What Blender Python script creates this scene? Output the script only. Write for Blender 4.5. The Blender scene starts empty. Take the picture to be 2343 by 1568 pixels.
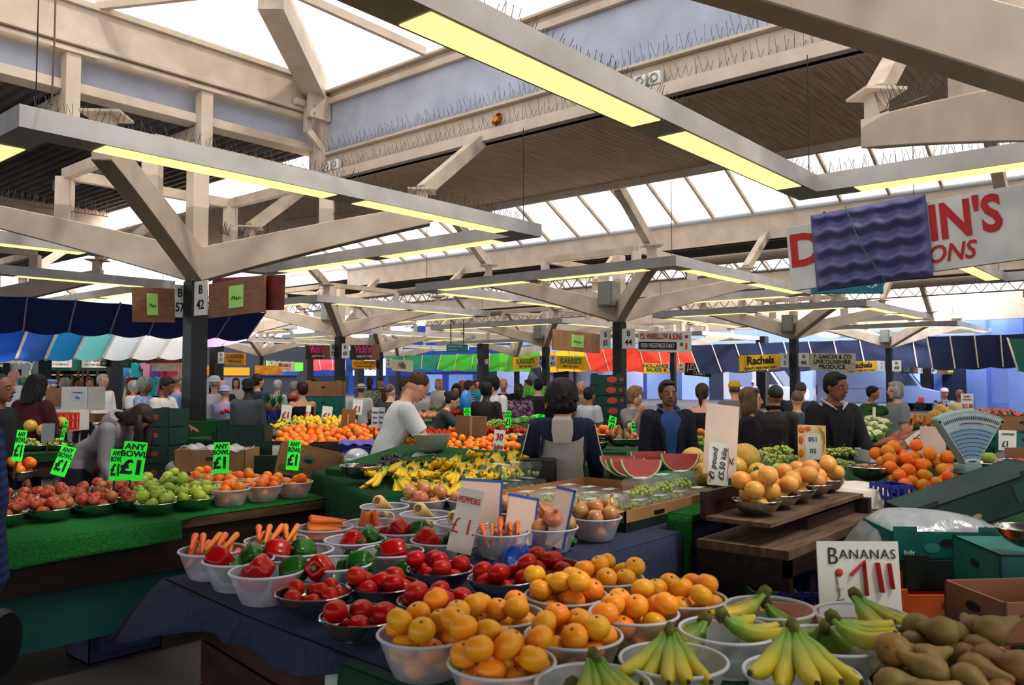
import bpy, math, random
from math import sin, cos, pi, sqrt, atan2, radians as rad, exp
from mathutils import Vector as V, Matrix, Euler
R = random.Random(11)
SC = bpy.context.scene; COL = SC.collection
# ---- the surveyed camera: world x runs along the market's column rows, y across them
F = 1888.15; PITCH = .0447934; TH = .7035165; PHI = TH; EYE = 1.6
ST, CT = sin(TH), cos(TH)
def _ray(px, py):
    a = (px-1171.5)/F; b = (784-py)/F; c, s = cos(PITCH), sin(PITCH)
    return a, c-b*s, s+b*c
def at(px, py, D):                       # world point seen at a photo position, D metres ahead
    X, Y, Z = _ray(px, py); t = D/Y; X *= t
    return V((X*ST+D*CT, -X*CT+D*ST, EYE+Z*t))
def atz(px, py, z):
    X, Y, Z = _ray(px, py); t = (z-EYE)/Z
    return V(((X*ST+Y*CT)*t, (-X*CT+Y*ST)*t, z))
def gnd(px, D, z=0): p = at(px, 868, D); return V((p.x, p.y, z))
def yaw_of(face): return PHI-pi+rad(face)   # 0 faces the viewer, 90 the viewer's right, 180 away
cam = bpy.data.cameras.new('camera'); co = bpy.data.objects.new('camera', cam); COL.objects.link(co)
co.location = (0, 0, EYE); co.rotation_euler = (pi/2+PITCH, 0, PHI-pi/2)
cam.sensor_width = 36; cam.lens = F/2343*36; cam.clip_end = 600; cam.clip_start = .05
cam.dof.use_dof = True; cam.dof.focus_distance = 6.5; cam.dof.aperture_fstop = 6.0
SC.camera = co

# ---- materials
def lin(h):
    if not isinstance(h, str): return tuple(h)
    o = []
    for i in (0, 2, 4):
        c = int(h[i:i+2], 16)/255
        o.append(c/12.92 if c <= .04045 else ((c+.055)/1.055)**2.4)
    return tuple(o)
_MC = {}
def mat(c, c2=None, rough=.6, metal=0, scale=8, rnd=0, alpha=1, emit=0, bump=0, spec=.5, stretch=None, trans=0, coat=0, kind='noise', detail=3, lo=.35, hi=.65, sss=0):
    key = (c, c2, rough, metal, scale, rnd, alpha, emit, bump, spec, stretch, trans, coat, kind, detail, lo, hi, sss)
    if key in _MC: return _MC[key]
    m = bpy.data.materials.new('surface'); m.use_nodes = True; nt = m.node_tree; N = nt.nodes; K = nt.links
    b = N['Principled BSDF']; A = lin(c)
    b.inputs['Roughness'].default_value = rough; b.inputs['Metallic'].default_value = metal
    b.inputs['Specular IOR Level'].default_value = spec; b.inputs['Alpha'].default_value = alpha
    b.inputs['Transmission Weight'].default_value = trans; b.inputs['Coat Weight'].default_value = coat
    b.inputs['Coat Roughness'].default_value = .15
    if sss: b.inputs['Subsurface Weight'].default_value = sss; b.inputs['Subsurface Radius'].default_value = (.02, .008, .004)
    b.inputs['Base Color'].default_value = (*A, 1)
    src = None
    if c2 is not None or bump:
        tc = N.new('ShaderNodeTexCoord'); mp = N.new('ShaderNodeMapping')
        K.new(tc.outputs['Object'], mp.inputs['Vector'])
        if stretch: mp.inputs['Scale'].default_value = stretch
        if kind == 'wave':
            tx = N.new('ShaderNodeTexWave'); tx.inputs['Scale'].default_value = scale; tx.inputs['Distortion'].default_value = 1.5; tx.bands_direction = 'Z'
        elif kind == 'vor':
            tx = N.new('ShaderNodeTexVoronoi'); tx.inputs['Scale'].default_value = scale
        else:
            tx = N.new('ShaderNodeTexNoise'); tx.inputs['Scale'].default_value = scale; tx.inputs['Detail'].default_value = detail
        K.new(mp.outputs[0], tx.inputs['Vector']); fac = tx.outputs['Distance' if kind == 'vor' else ('Fac' if 'Fac' in tx.outputs else 0)]
        if c2 is not None:
            rp = N.new('ShaderNodeValToRGB'); rp.color_ramp.elements[0].position = lo; rp.color_ramp.elements[1].position = hi
            rp.color_ramp.elements[0].color = (*A, 1); rp.color_ramp.elements[1].color = (*lin(c2), 1)
            K.new(fac, rp.inputs[0]); src = rp.outputs[0]
        if bump:
            bp = N.new('ShaderNodeBump'); bp.inputs['Strength'].default_value = bump; bp.inputs['Distance'].default_value = .01
            K.new(fac, bp.inputs['Height']); K.new(bp.outputs[0], b.inputs['Normal'])
    if rnd:
        oi = N.new('ShaderNodeObjectInfo'); hs = N.new('ShaderNodeHueSaturation')
        mr = N.new('ShaderNodeMapRange'); mr.inputs[3].default_value = .5-rnd*.06; mr.inputs[4].default_value = .5+rnd*.06
        m2 = N.new('ShaderNodeMath'); m2.operation = 'MULTIPLY_ADD'; m2.inputs[1].default_value = -rnd*.7; m2.inputs[2].default_value = 1+rnd*.3
        K.new(oi.outputs['Random'], mr.inputs[0]); K.new(mr.outputs[0], hs.inputs['Hue'])
        K.new(oi.outputs['Random'], m2.inputs[0]); K.new(m2.outputs[0], hs.inputs['Value'])
        if src: K.new(src, hs.inputs['Color'])
        else: hs.inputs['Color'].default_value = (*A, 1)
        src = hs.outputs[0]
    if src: K.new(src, b.inputs['Base Color'])
    if emit:
        b.inputs['Emission Color'].default_value = (*A, 1); b.inputs['Emission Strength'].default_value = emit
    _MC[key] = m
    return m
def steel(): return mat('c8c8c6', 'a9a9a8', rough=.22, metal=1, scale=5)
def clear(): return mat('e4e6f0', rough=.28, alpha=.40, spec=.6)

# ---- mesh building
class M:
    def __init__(s): s.v = []; s.f = []; s.m = []; s.k = 0
    def add(s, vs, fs):
        b = len(s.v); s.v += [tuple(x) for x in vs]
        s.f += [tuple(b+i for i in f) for f in fs]; s.m += [s.k]*len(fs); return s
    def slot(s, k): s.k = k; return s
    def box(s, a, b):
        (x, y, z), (X, Y, Z) = a, b
        return s.add([(x,y,z),(X,y,z),(X,Y,z),(x,Y,z),(x,y,Z),(X,y,Z),(X,Y,Z),(x,Y,Z)], [(3,2,1,0),(4,5,6,7),(0,1,5,4),(1,2,6,5),(2,3,7,6),(3,0,4,7)])
    def cbox(s, c, d, e=None):
        h = V(d)/2; b = len(s.v); s.box(-h, h)
        r = (e if e is not None else Euler((0,0,0))); r = r.to_matrix() if isinstance(r, Euler) else Euler(r).to_matrix()
        for i in range(b, len(s.v)): s.v[i] = tuple(r @ V(s.v[i])+V(c))
        return s
    def bar(s, p, q, w, h, w2=None, h2=None, up=(0,0,1)):
        p, q = V(p), V(q); d = (q-p).normalized(); u = V(up)
        if abs(d.dot(u)) > .98: u = V((1,0,0))
        sd = d.cross(u).normalized(); u = sd.cross(d); o = []
        for c, a, b in ((p, w, h), (q, w2 or w, h2 or h)):
            o += [c-sd*a/2-u*b/2, c+sd*a/2-u*b/2, c+sd*a/2+u*b/2, c-sd*a/2+u*b/2]
        return s.add(o, [(3,2,1,0),(4,5,6,7),(0,1,5,4),(1,2,6,5),(2,3,7,6),(3,0,4,7)])
    def loft(s, rings, cap=True):
        n = len(rings[0]); vs = [p for r in rings for p in r]; fs = []
        for i in range(len(rings)-1):
            for j in range(n):
                k = (j+1) % n; fs.append((i*n+j, i*n+k, (i+1)*n+k, (i+1)*n+j))
        if cap: fs += [tuple(range(n-1, -1, -1)), tuple(range((len(rings)-1)*n, len(rings)*n))]
        return s.add(vs, fs)
    def tube(s, pts, r, n=8, cap=True, flat=1):
        pts = [V(p) for p in pts]; rs = r if isinstance(r, (list, tuple)) else [r]*len(pts); rings = []
        a = None
        for i, p in enumerate(pts):
            d = (pts[min(i+1, len(pts)-1)]-pts[max(i-1, 0)]).normalized()
            if a is None: a = d.cross(V((0,0,1)) if abs(d.z) < .9 else V((1,0,0))).normalized()
            a = (a-d*a.dot(d)).normalized(); b = d.cross(a)
            rings.append([p+(a*cos(2*pi*k/n)+b*sin(2*pi*k/n)*flat)*rs[i] for k in range(n)])
        return s.loft(rings, cap)
    def lathe(s, prof, n=16, c=(0,0,0), lob=None, cap=False):
        c = V(c); rings = [[c+V((r*cos(2*pi*k/n)*(lob(2*pi*k/n, z) if lob else 1), r*sin(2*pi*k/n)*(lob(2*pi*k/n, z) if lob else 1), z)) for k in range(n)] for r, z in prof]
        return s.loft(rings, cap)
    def ball(s, c, r, n=8, m=6, e=None):
        if not isinstance(r, (list, tuple)): r = (r, r, r)
        vs = [V((0,0,-r[2]))]; fs = []
        for i in range(1, m):
            t = pi*i/m; vs += [V((r[0]*sin(t)*cos(2*pi*k/n), r[1]*sin(t)*sin(2*pi*k/n), -r[2]*cos(t))) for k in range(n)]
        vs.append(V((0,0,r[2]))); L = len(vs)-1
        for k in range(n):
            j = (k+1) % n; fs.append((0, 1+j, 1+k)); fs.append((L, L-n+k, L-n+j))
            for i in range(m-2): fs.append((1+i*n+k, 1+i*n+j, 1+(i+1)*n+j, 1+(i+1)*n+k))
        if e is not None:
            q = Euler(e).to_matrix(); vs = [q @ v for v in vs]
        return s.add([v+V(c) for v in vs], fs)
    def poly(s, pts): return s.add(pts, [tuple(range(len(pts)))])
    def prism(s, pts, d):
        n = len(pts); d = V(d); P = [V(p) for p in pts]
        return s.add(P+[p+d for p in P], [tuple(range(n-1, -1, -1)), tuple(range(n, 2*n))]+[(i, (i+1) % n, n+(i+1) % n, n+i) for i in range(n)])
    def grid(s, fn, nu, nv):
        vs = [fn(i/nu, j/nv) for i in range(nu+1) for j in range(nv+1)]
        return s.add(vs, [(i*(nv+1)+j, (i+1)*(nv+1)+j, (i+1)*(nv+1)+j+1, i*(nv+1)+j+1) for i in range(nu) for j in range(nv)])
    def mesh(s, name, mats, smooth=True, ang=40):
        me = bpy.data.meshes.new(name); me.from_pydata(s.v, [], s.f)
        for m in (mats if isinstance(mats, (list, tuple)) else [mats]): me.materials.append(m)
        if any(s.m): me.polygons.foreach_set('material_index', s.m)
        if smooth:
            me.polygons.foreach_set('use_smooth', [True]*len(s.f)); me.set_sharp_from_angle(angle=rad(ang))
        me.update(); return me
def link(name, data, parent=None, loc=None, rot=None):
    o = bpy.data.objects.new(name, data); COL.objects.link(o)
    if parent is not None: o.parent = parent
    if loc is not None: o.location = loc
    if rot is not None: o.rotation_euler = rot
    return o
def obj(name, mb, mats, parent=None, loc=None, rot=None, smooth=True, bevel=0, ang=40):
    o = link(name, mb.mesh(name, mats, smooth, ang), parent, loc, rot)
    if bevel:
        b = o.modifiers.new('edge', 'BEVEL'); b.width = bevel; b.segments = 2; b.limit_method = 'ANGLE'; b.angle_limit = rad(50)
    return o
LABELS = {}
def tag(o, label, cat, group=None, kind=None):
    o['label'] = label; o['category'] = cat
    if group: o['group'] = group
    if kind: o['kind'] = kind
    LABELS.setdefault(label, []).append((o.name, group)); return o
def empty(name, label, cat, loc=(0,0,0), rz=0, group=None):
    return tag(link(name, None, None, loc, (0,0,rz)), label, cat, group)
def struct(o, label=None):
    o['kind'] = 'structure'
    if label: o['label'] = label; o['category'] = o.name.split('_')[0].split('.')[0]
    return o
def kids(o): return KID.get(o.name, [])
KID = {}
def dup(o, loc=None, rot=None, label=None, group=None, parent=None):
    c = o.copy(); COL.objects.link(c)
    if parent is not None: c.parent = parent
    if loc is not None: c.location = loc
    if rot is not None: c.rotation_euler = rot
    if label:
        c['label'] = label; LABELS.setdefault(label, []).append((c.name, group))
    if group: c['group'] = group
    for ch in list(o.children): dup(ch, parent=c)
    return c
FONT = None
def txt(body, size, m, parent, loc, rot=(pi/2,0,0), bold=0, shear=0, sx=1, align='CENTER', sp=1, name='lettering', ext=.001):
    cu = bpy.data.curves.new(name, 'FONT'); cu.body = body; cu.size = size; cu.align_x = align; cu.align_y = 'CENTER'
    cu.offset = bold*size; cu.shear = shear; cu.extrude = ext; cu.space_character = sp; cu.resolution_u = 3; cu.space_line = .95
    cu.materials.append(m); o = link(name, cu, parent, loc, rot); o.scale = (sx, 1, 1); return o
def board(name, c, yaw, w, h, th, m, parent=None, roll=0, pitch=0, bevel=.004):
    o = obj(name, M().cbox((0,0,0), (w, th, h)), m, parent, c, None, True, bevel)
    o.rotation_mode = 'XYZ'; o.rotation_euler = (Matrix.Rotation(yaw, 3, 'Z') @ Matrix.Rotation(pitch, 3, 'X') @ Matrix.Rotation(roll, 3, 'Y')).to_euler(); return o
INK = mat('1b1b1d', rough=.7); WHITE = mat('e6e4de', 'd8d5cc', rough=.55, scale=6); RED = mat('b3221f', rough=.6)
def pack(n, r, cx, cy, hx, hy, z0, circ=False, rb=None, h=0, slope=(0,0), tries=70, rise=0, seed=1, taper=.0, rot=0):
    q = random.Random(seed); out = []; sr, cr = sin(rot), cos(rot)
    for i in range(n):
        best = None
        for t in range(tries):
            if circ:
                a = q.uniform(0, 2*pi); d = (hx-r*.55)*sqrt(q.random()); x, y = d*cos(a), d*sin(a)
                z = z0+r
                if rb is not None and d+r > rb: z = max(z, z0+r*.6+h*(d+r-rb)/(hx-rb+1e-6)*.8)
                z += max(0, d-(hx-r*1.4))*1.5
            else:
                x, y = q.uniform(-hx, hx), q.uniform(-hy, hy); z = z0+r+slope[0]*x+slope[1]*y
            for (a, b, c) in out:
                dd = (a-x)**2+(b-y)**2
                if dd < 3.9*r*r: z = max(z, c+sqrt(3.9*r*r-dd))
            cost = z-slope[0]*x-slope[1]*y+taper*sqrt((x/hx)**2+(y/(hy or hx))**2)*max(0, z-z0-2*r)+q.uniform(0, .004)
            if best is None or cost < best[0]: best = (cost, (x, y, z))
        out.append(best[1])
    return [V((cx+x*cr-y*sr, cy+x*sr+y*cr, z)) for x, y, z in out]
def rrot(q=R): return (q.uniform(-.6,.6), q.uniform(-.6,.6), q.uniform(0,6.28))
# ---- the setting: floor, roof decks, beams, skylights
CREAM = mat('d4c5b4', 'bfae9c', rough=.5, scale=2.2, lo=.3, hi=.75)
CREAMD = mat('c9b9a8', 'a89682', rough=.6, scale=3, lo=.4, hi=.8)
PANEL = mat('b9bfcd', 'a9afbe', rough=.45, scale=1.5)
WHITEM = mat('d8d4d0', 'c2beba', rough=.35, scale=2)
WOOD = mat('f0d8bc', 'd2b496', rough=.6, scale=3, stretch=(.6, 9, 1))
DECK = mat('6a6764', '55524f', rough=.7, scale=2)
DARK = mat('17181c', '23252a', rough=.45, scale=20, bump=.05)
GLASS = mat('f4f7fa', rough=.5, alpha=.35, trans=0)
def colxy(i, j): return V((6.265+11.469*i, 11.463+11.3155*j, 0))
XA, XB = 10.05, 13.95        # timber soffit between the first two column rows
g = M().grid(lambda u, v: V((-20+130*u, -60+150*v, 0)), 4, 4)
struct(obj('floor', g, mat('5a5450', '45403d', rough=.55, scale=.9, bump=.1)), 'worn dark brown market floor under the stalls')
def planks(x0, x1, y0, y1, z, step):
    m = M(); n = int((y1-y0)/step)
    for k in range(n):
        y = y0+k*step; m.box((x0, y, z), (x1, y+step*.93, z+.03))
    m.box((x0, y0, z+.02), (x1, y1, z+.1)); return m
def corr(x0, x1, y0, y1, z, step=.22, d=.06):
    m = M(); n = int((x1-x0)/step)
    def f(u, v):
        k = u*n*4; t = (k % 4); zz = d if t in (0, 1) else 0
        return V((x0+(x1-x0)*u, y0+(y1-y0)*v, z+zz))
    m.grid(f, n*4, 1); return m
ceil_l = ['timber boarded ceiling strip between the first skylight and the second', 'dark ribbed roof deck beyond the second skylight', 'dark ribbed roof deck beyond the third skylight', 'dark ribbed roof deck over the farthest column row']
struct(obj('ceiling', planks(XA, XB, -14, 26, 5.58, .115), WOOD, smooth=False), ceil_l[0])
for k in range(1, 3):
    x = XA+11.469*k
    o = obj('ceiling', corr(x+.2, x+3.7, -34, 45, 5.72), DECK, smooth=False); struct(o, ceil_l[k])
struct(obj('ceiling', corr(-14, 10, 13.9, 23, 6.15), DECK, smooth=False), 'dark ribbed roof deck behind the grey panelled fascia')
struct(obj('ceiling', planks(-1.4, 2.35, -14, 13.5, 5.58, .3), WOOD, smooth=False), 'timber boarded ceiling strip over the front stall')
struct(obj('ceiling', planks(-14, -1.4, -14, 13.5, 6.4, .6), DECK, smooth=False), 'dark roof deck behind the viewer')
struct(obj('ceiling', corr(-22, 13, 26.2, 50, 6.15, .3), DECK, smooth=False), 'dark ribbed roof deck over the clothes stalls')
TN = [0]
def trim(mb, m, label, bevel=.008, smooth=True):
    TN[0] += 1; return struct(obj('trim_%d' % TN[0], mb, m, bevel=bevel, smooth=smooth), label)
# gutter, web, ledge and clerestory on the near edge of the timber soffit
def edge(x, s, y0, y1, hi, nm):
    m = M(); m.box((x-.16, y0, 5.5), (x+.16, y1, 5.56)); m.box((x-s*.16-.02, y0, 5.5), (x-s*.16+.02, y1, 5.68)); m.box((x-.06, y0, 5.5), (x+.06, y1, 6.02))
    trim(m, CREAM, 'cream gutter beam with a lipped channel along the '+nm)
    m = M(); m.box((x-.17, y0, 6.02), (x+.17, y1, 6.07)); trim(m, CREAM, 'narrow cream ledge above the gutter along the '+nm)
    if hi:
        m = M(); m.box((x-.03, y0, 6.07), (x+.05, y1, 7.05)); trim(m, PANEL, 'pale blue grey clerestory panel along the '+nm)
        m = M(); m.box((x-.12, y0, 7.05), (x+.12, y1, 7.17)); m.box((x-.05, y0, 7.17), (x+.05, y1, 7.28)); m.box((x-.16, y0, 7.28), (x+.14, y1, 7.33)); trim(m, CREAM, 'cream capping rail above the clerestory of the '+nm)
edge(XA, 1, -14, 13.7, True, 'timber soffit')
m = M().box((XB-.05, -14, 5.45), (XB+.05, 26, 5.75)); trim(m, CREAM, 'plain cream edge beam on the far side of the timber ceiling')
XF = [21.45+11.469*k for k in range(2)]
for k, x in enumerate(XF):
    m = M(); m.box((x-.09, -30, 5.38), (x+.09, 27 if k == 0 else 45, 6.05)); m.box((x-.16, -30, 5.38), (x+.16, 27 if k == 0 else 45, 5.43))
    trim(m, CREAM, ['deep cream beam below the second skylight', 'deep cream beam below the third skylight', 'deep cream beam below the fourth skylight'][k])
    m = M().tube([(x-.1, -30, 6.12), (x-.1, 27 if k == 0 else 45, 6.12)], .07, 10); trim(m, mat('b9bcc2', rough=.4), ['grey gutter pipe on the beam below the second skylight', 'grey gutter pipe on the beam below the third skylight', 'grey gutter pipe on the beam below the fourth skylight'][k], 0)
    x2 = x+3.95
    m = M(); m.box((x2-.08, -30, 5.45), (x2+.08, 45, 5.95)); trim(m, CREAM, ['cream beam on the far edge of the first ribbed deck', 'cream beam on the far edge of the second ribbed deck', 'cream beam on the far edge of the last ribbed deck'][k])
    m = M()
    for zz in (5.0, 5.38): m.bar((x2-.5, -25, zz), (x2-.5, 40, zz), .05, .05)
    for q in range(108):
        y = -25+q*.6; m.bar((x2-.5, y, 5.0), (x2-.5, y+.3, 5.38), .025, .025); m.bar((x2-.5, y+.3, 5.38), (x2-.5, y+.6, 5.0), .025, .025)
    trim(m, CREAMD, ['light lattice truss under the first ribbed deck', 'light lattice truss under the second ribbed deck', 'light lattice truss under the last ribbed deck'][k], 0, False)
trim(M().box((43,-34,4.35),(43.2,45,6.1)), CREAM, 'cream fascia along the street edge of the roof')
# panelled fascia at the end of the first skylight (runs along x at y 13.6)
Y0 = 13.55
m = M(); m.box((-14, Y0-.06, 6.92), (10.1, Y0+.06, 7.5)); m.box((-14, Y0-.12, 7.5), (10.1, Y0+.06, 7.6)); m.box((-14, Y0-.1, 6.86), (10.1, Y0+.02, 6.94)); trim(m, CREAM, 'deep cream fascia across the end of the first skylight')
trim(M().tube([(-14, Y0+.02, 6.78), (9.6, Y0+.02, 6.78)], .08, 10), CREAM, 'round cream rail under the deep fascia', 0)
trim(M().box((-14, Y0+.25, 6.3), (10, Y0+.31, 6.9)), PANEL, 'blue grey panels recessed under the deep fascia')
m = M(); m.box((-14, Y0+.02, 6.14), (10, Y0+.4, 6.3)); trim(m, CREAM, 'cream flange below the recessed grey panels')
m = M()
for x in (-2.3, .8, 3.0, 5.25, 7.5):
    m.box((x-.11, Y0-.12, 5.6), (x+.11, Y0+.1, 6.7)); m.box((x-.36, Y0-.16, 6.7), (x+.36, Y0+.12, 6.74))
    m.box((x-.08, Y0+.1, 5.9), (x+.08, 20, 6.12))
trim(m, CREAM, 'short cream posts with tee plates hanging under the fascia')
m = M(); m.box((-14, 22.9, 5.7), (10, 23.05, 6.4)); m.box((-14, 22.75, 5.66), (10, 23.1, 5.72)); trim(m, CREAM, 'cream beam on the far edge of the deck over the apple stall')
m = M(); m.box((-22, 26.1, 5.6), (13, 26.25, 6.5)); m.box((-22, 26, 5.56), (13, 26.4, 5.62)); trim(m, CREAM, 'cream beam on the near edge of the deck over the clothes stalls')
m = M(); m.box((9.85, Y0-.25, 5.5), (10.25, Y0+.15, 7.0)); m.cbox((9.75, Y0-.3, 6.95), (.5, .12, .5))
for zz in (6.8, 6.95):
    for xx in (9.6, 9.9): m.ball((xx, Y0-.38, zz), .025, 6, 4)
trim(m, CREAM, 'cream corner post where the fascia meets the timber soffit')
m = M().bar((9.3, Y0-.14, 7.0), (9.65, Y0-.14, 7.0), .12, .12); m.bar((9.6, Y0-.14, 7.05), (9.6, Y0-.14, 6.45), .12, .12, up=(1,0,0)); m.bar((9.6, Y0-.14, 6.5), (9.95, Y0-.25, 6.1), .12, .12); m.bar((9.95, Y0-.25, 6.15), (9.95, Y0-.25, 5.75), .12, .12, up=(1,0,0))
trim(m, CREAM, 'boxed cream rainwater pipe with two bends at the skylight corner')
# skylights: glazing bars and panes
def sky(n, x0, x1, y0, y1, zb, rise, label, hip=0, step=1.15, bw=.06, ribs=False):
    xm = (x0+x1)/2; w = link('window_%d' % n, None); struct(w, label); w['category'] = 'skylight'
    m = M(); k = int((y1-y0)/step)
    for i in range(k+1):
        y = y0+(y1-y0)*i/k
        for s, x in ((-1, x0), (1, x1)):
            m.bar((x, y, zb), (xm, y, zb+rise), bw, bw*1.5)
    m.bar((xm, y0, zb+rise), (xm, y1, zb+rise), bw*1.6, bw*2.4)
    obj('glazing_bar', m, CREAMD, w, smooth=False)
    m = M(); a = bw*.8
    m.poly([(x0, y0, zb+a), (xm, y0, zb+rise+a), (xm, y1, zb+rise+a), (x0, y1, zb+a)]); m.poly([(x1, y1, zb+a), (xm, y1, zb+rise+a), (xm, y0, zb+rise+a), (x1, y0, zb+a)])
    obj('pane', m, GLASS, w, smooth=False); return w
sky(2, XB-.05, XF[0]-.1, -14, 27, 6.12, 2.0, 'ridged white skylight over the second column row')
sky(3, XF[0]+4, XF[1]-.1, -30, 45, 6.05, 1.7, 'ridged white skylight over the third column row', bw=.07)
sky(4, XF[1]+4, 43, -30, 45, 6.05, 1.5, 'ridged white skylight over the fourth column row', bw=.08)
w = link('window_1', None); struct(w, 'open glazed skylight with hipped corner over the first column row'); w['category'] = 'skylight'
m = M(); zt = 7.36
for (p, q) in (((9.9, 13.5, zt), (7.5, 11.5, 7.85)), ): m.bar(p, q, .42, .5)
for p, q in (((5.6, 13.5, 7.6), (7.3, 11.7, 7.95)), ((2.3, 13.5, 7.6), (4.6, 11.2, 8.1)), ((1.2, 13.5, 7.6), (3.2, 11.2, 8.1)), ((9.9, 10.4, zt), (7.2, 11.3, 7.95)), ((9.9, 5.6, zt), (7.2, 6.6, 7.95)), ((9.9, 1, zt), (7.2, 2, 7.95)), ((7.4, 11.6, 7.95), (6.3, -6, 8.1)), ((9.9, -4, zt), (6.6, -3, 8))): m.bar(p, q, .09, .14)
obj('glazing_bar', m, CREAM, w, smooth=False)
m = M(); m.poly([(10, 13.6, 7.5), (7, 11.4, 8.15), (6.3, -10, 8.3), (10, -10, 7.5)]); m.poly([(10, 13.6, 7.6), (2.4, 13.6, 7.6), (5.2, 11.4, 8.15), (7, 11.4, 8.15)]); m.poly([(7, 11.4, 8.15), (5.2, 11.4, 8.15), (5.8, -10, 8.3), (6.3, -10, 8.3)]); m.poly([(2.4, 13.6, 7.5), (2.4, -10, 7.5), (5.8, -10, 8.3), (5.2, 11.4, 8.15)])
obj('pane', m, GLASS, w, smooth=False)
# ---- column trees
def post_words(i, j):
    return {(0,0): 'the column plated 57 and 42', (0,-1): 'the column just beside the viewer', (1,0): 'the column plated 55 and 44', (1,1): 'the column plated 72 and 60', (2,0): 'the column plated 53 and 46', (2,1): 'the column plated 70 and 62',
            (3,0): 'the column plated 51 and 48', (2,2): 'the column plated 76 and 77', (3,1): 'the column plated 68 and 64', (2,3): 'the column plated 86 and 89', (1,2): 'the column plated 88 and 75', (4,0): 'the column plated 50 and 40'}.get((i, j))
GRIDS = [(0,0),(0,-1),(1,0),(1,1),(1,2),(2,0),(2,1),(2,2),(2,3),(2,-1),(3,-1),(3,0),(3,1),(3,2),(3,3),(1,-1),(0,1)]
ordi = {(2,-1): 'a column beyond the purple tray sign', (3,-1): 'a farther column beyond the purple tray sign', (3,2): 'a far column behind the teal direction sign', (3,3): 'a far column behind the Hills board', (4,1): 'a distant column behind the black Cosby board', (4,2): 'a distant column behind the red awning', (4,3): 'a distant column behind the green awning', (4,-1): 'a distant column by the blue buildings', (1,-1): 'the column holding up the purple tray sign', (0,1): 'a column over the navy awning'}
def tree():
    t = link('roof_column', None)
    obj('post', M().box((-.13,-.13,0), (.13,.13,3.05)), DARK, t, bevel=.01)
    obj('upper_post', M().box((-.12,-.12,3.05), (.12,.12,4.75)), CREAM, t, bevel=.01)
    for a in (45, 135, 225, 315):
        c, s = cos(rad(a)), sin(rad(a)); m = M(); rings = []
        for k in range(9):
            u = k/8; r = .1+3.35*u; hh = .5*(1-u)+.30*u; zc = 3.30+.80*(.8*u+.2*(1-(1-u)**1.6))
            wd = .11; rings.append([V((c*r-s*e*wd, s*r+c*e*wd, zc+f*hh/2)) for e, f in ((-1,-1),(1,-1),(1,1),(-1,1))])
        m.loft(rings); ar = obj('arm', m, CREAM, t, bevel=.012)
        m = M(); r = 3.33; x, y = c*r, s*r
        m.cbox((x, y, 4.33), (.17, .17, .3), (0,0,rad(a))); obj('arm_stub', m, CREAM, ar)
        m = M().cbox((x, y, 4.47), (.42, .42, .03), (0,0,rad(a))); obj('plate', m, CREAMD, ar)
        sx = 1 if c > 0 else -1
        m = M().bar((x+sx*.02, y, 4.48), (x+sx*1.3, y, 5.52), .17, .2); obj('strut', m, CREAMD, ar)
        m = M().cbox((c*1.9, s*1.9, 4.2), (.2, .2, .75), (0,0,rad(a))); obj('hanger_post', m, CREAM, ar)
    m = M(); q = 1.34
    for s in (-1, 1):
        m.bar((s*q, -q, 4.62), (s*q, q, 4.62), .12, .15)
        m.bar((-q, s*q, 4.62), (q, s*q, 4.62), .12, .15)
    obj('ring_beam', m, CREAMD, t); return t
def frame():
    t = link('light_frame', None); s = 3.65; b = .17
    for k in range(4):
        a = pi/2*k; rot = (0,0,a)
        m = M().box((-s, -s, -.2), (s-2*b, -s+2*b, 0)); ca = obj('casing', m, WHITEM, t, (0,0,0), rot)
        for x0, x1 in ((-s+.75, -.22), (.22, s-.75)):
            obj('diffuser', M().box((x0, -s+.03, -.207), (x1, -s+2*b-.03, -.198)), LAMP, ca, smooth=False)
    m = M()
    for x, y in ((-s+.2,-s+.2),(s-.2,-s+.2),(-s+.2,s-.2),(s-.2,s-.2)): m.tube([(x,y,0),(x,y,1.5)], .006, 5)
    obj('hanging_rod', m, DARK, t); return t
LAMP = mat('fff2a0', rough=.4, emit=1.15)
t0 = f0 = None
for (i, j) in GRIDS:
    w = post_words(i, j) or ordi[(i, j)]; p = colxy(i, j)
    lab = 'black footed cream branching roof column, '+w.replace('the column ', 'the one ').replace('a column ', 'one ').replace('a farther column', 'a farther one').replace('a far column', 'a far one').replace('a distant column', 'a distant one')
    if t0 is None:
        t0 = tree(); t0.location = p; tag(t0, lab, 'column', 'branching roof columns'); t = t0
    else: t = dup(t0, p, None, lab, 'branching roof columns')
    q = p+V((0,0,3.99)); lab = 'square white strip light frame hung around '+w
    if f0 is None:
        f0 = frame(); f0.location = q; tag(f0, lab, 'light', 'square strip light frames')
    else: dup(f0, q, None, lab, 'square strip light frames')
for o in [c for a in t0.children for c in a.children]:      # the near pair of struts is missing on the first tree
    if o.name.startswith('strut') and sum(v.co.x for v in o.data.vertices) < 0: bpy.data.objects.remove(o)
# grey switch boxes on some columns
for k, (c, dx, dy, z) in enumerate((((1,0),-.3,.1,3.75), ((2,1),-.3,.1,3.7), ((2,0),-.25,.05,3.6), ((3,0),-.25,.05,3.6), ((2,2),-.3,.1,3.7), ((1,1),-.3,.2,3.9))):
    p = colxy(*c)+V((dx, dy, z)); o = obj('switch_box', M().cbox((0,0,0), (.42,.42,.62)), mat('8d9089', '7c7f79', rough=.5), None, p, bevel=.01)
    tag(o, 'grey metal switch box fixed high on '+post_words(*c), 'switch box', 'grey switch boxes')
    obj('box_door', M().cbox((-.22,0,0), (.02,.34,.54)), mat('979a93', rough=.5), o)
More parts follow.
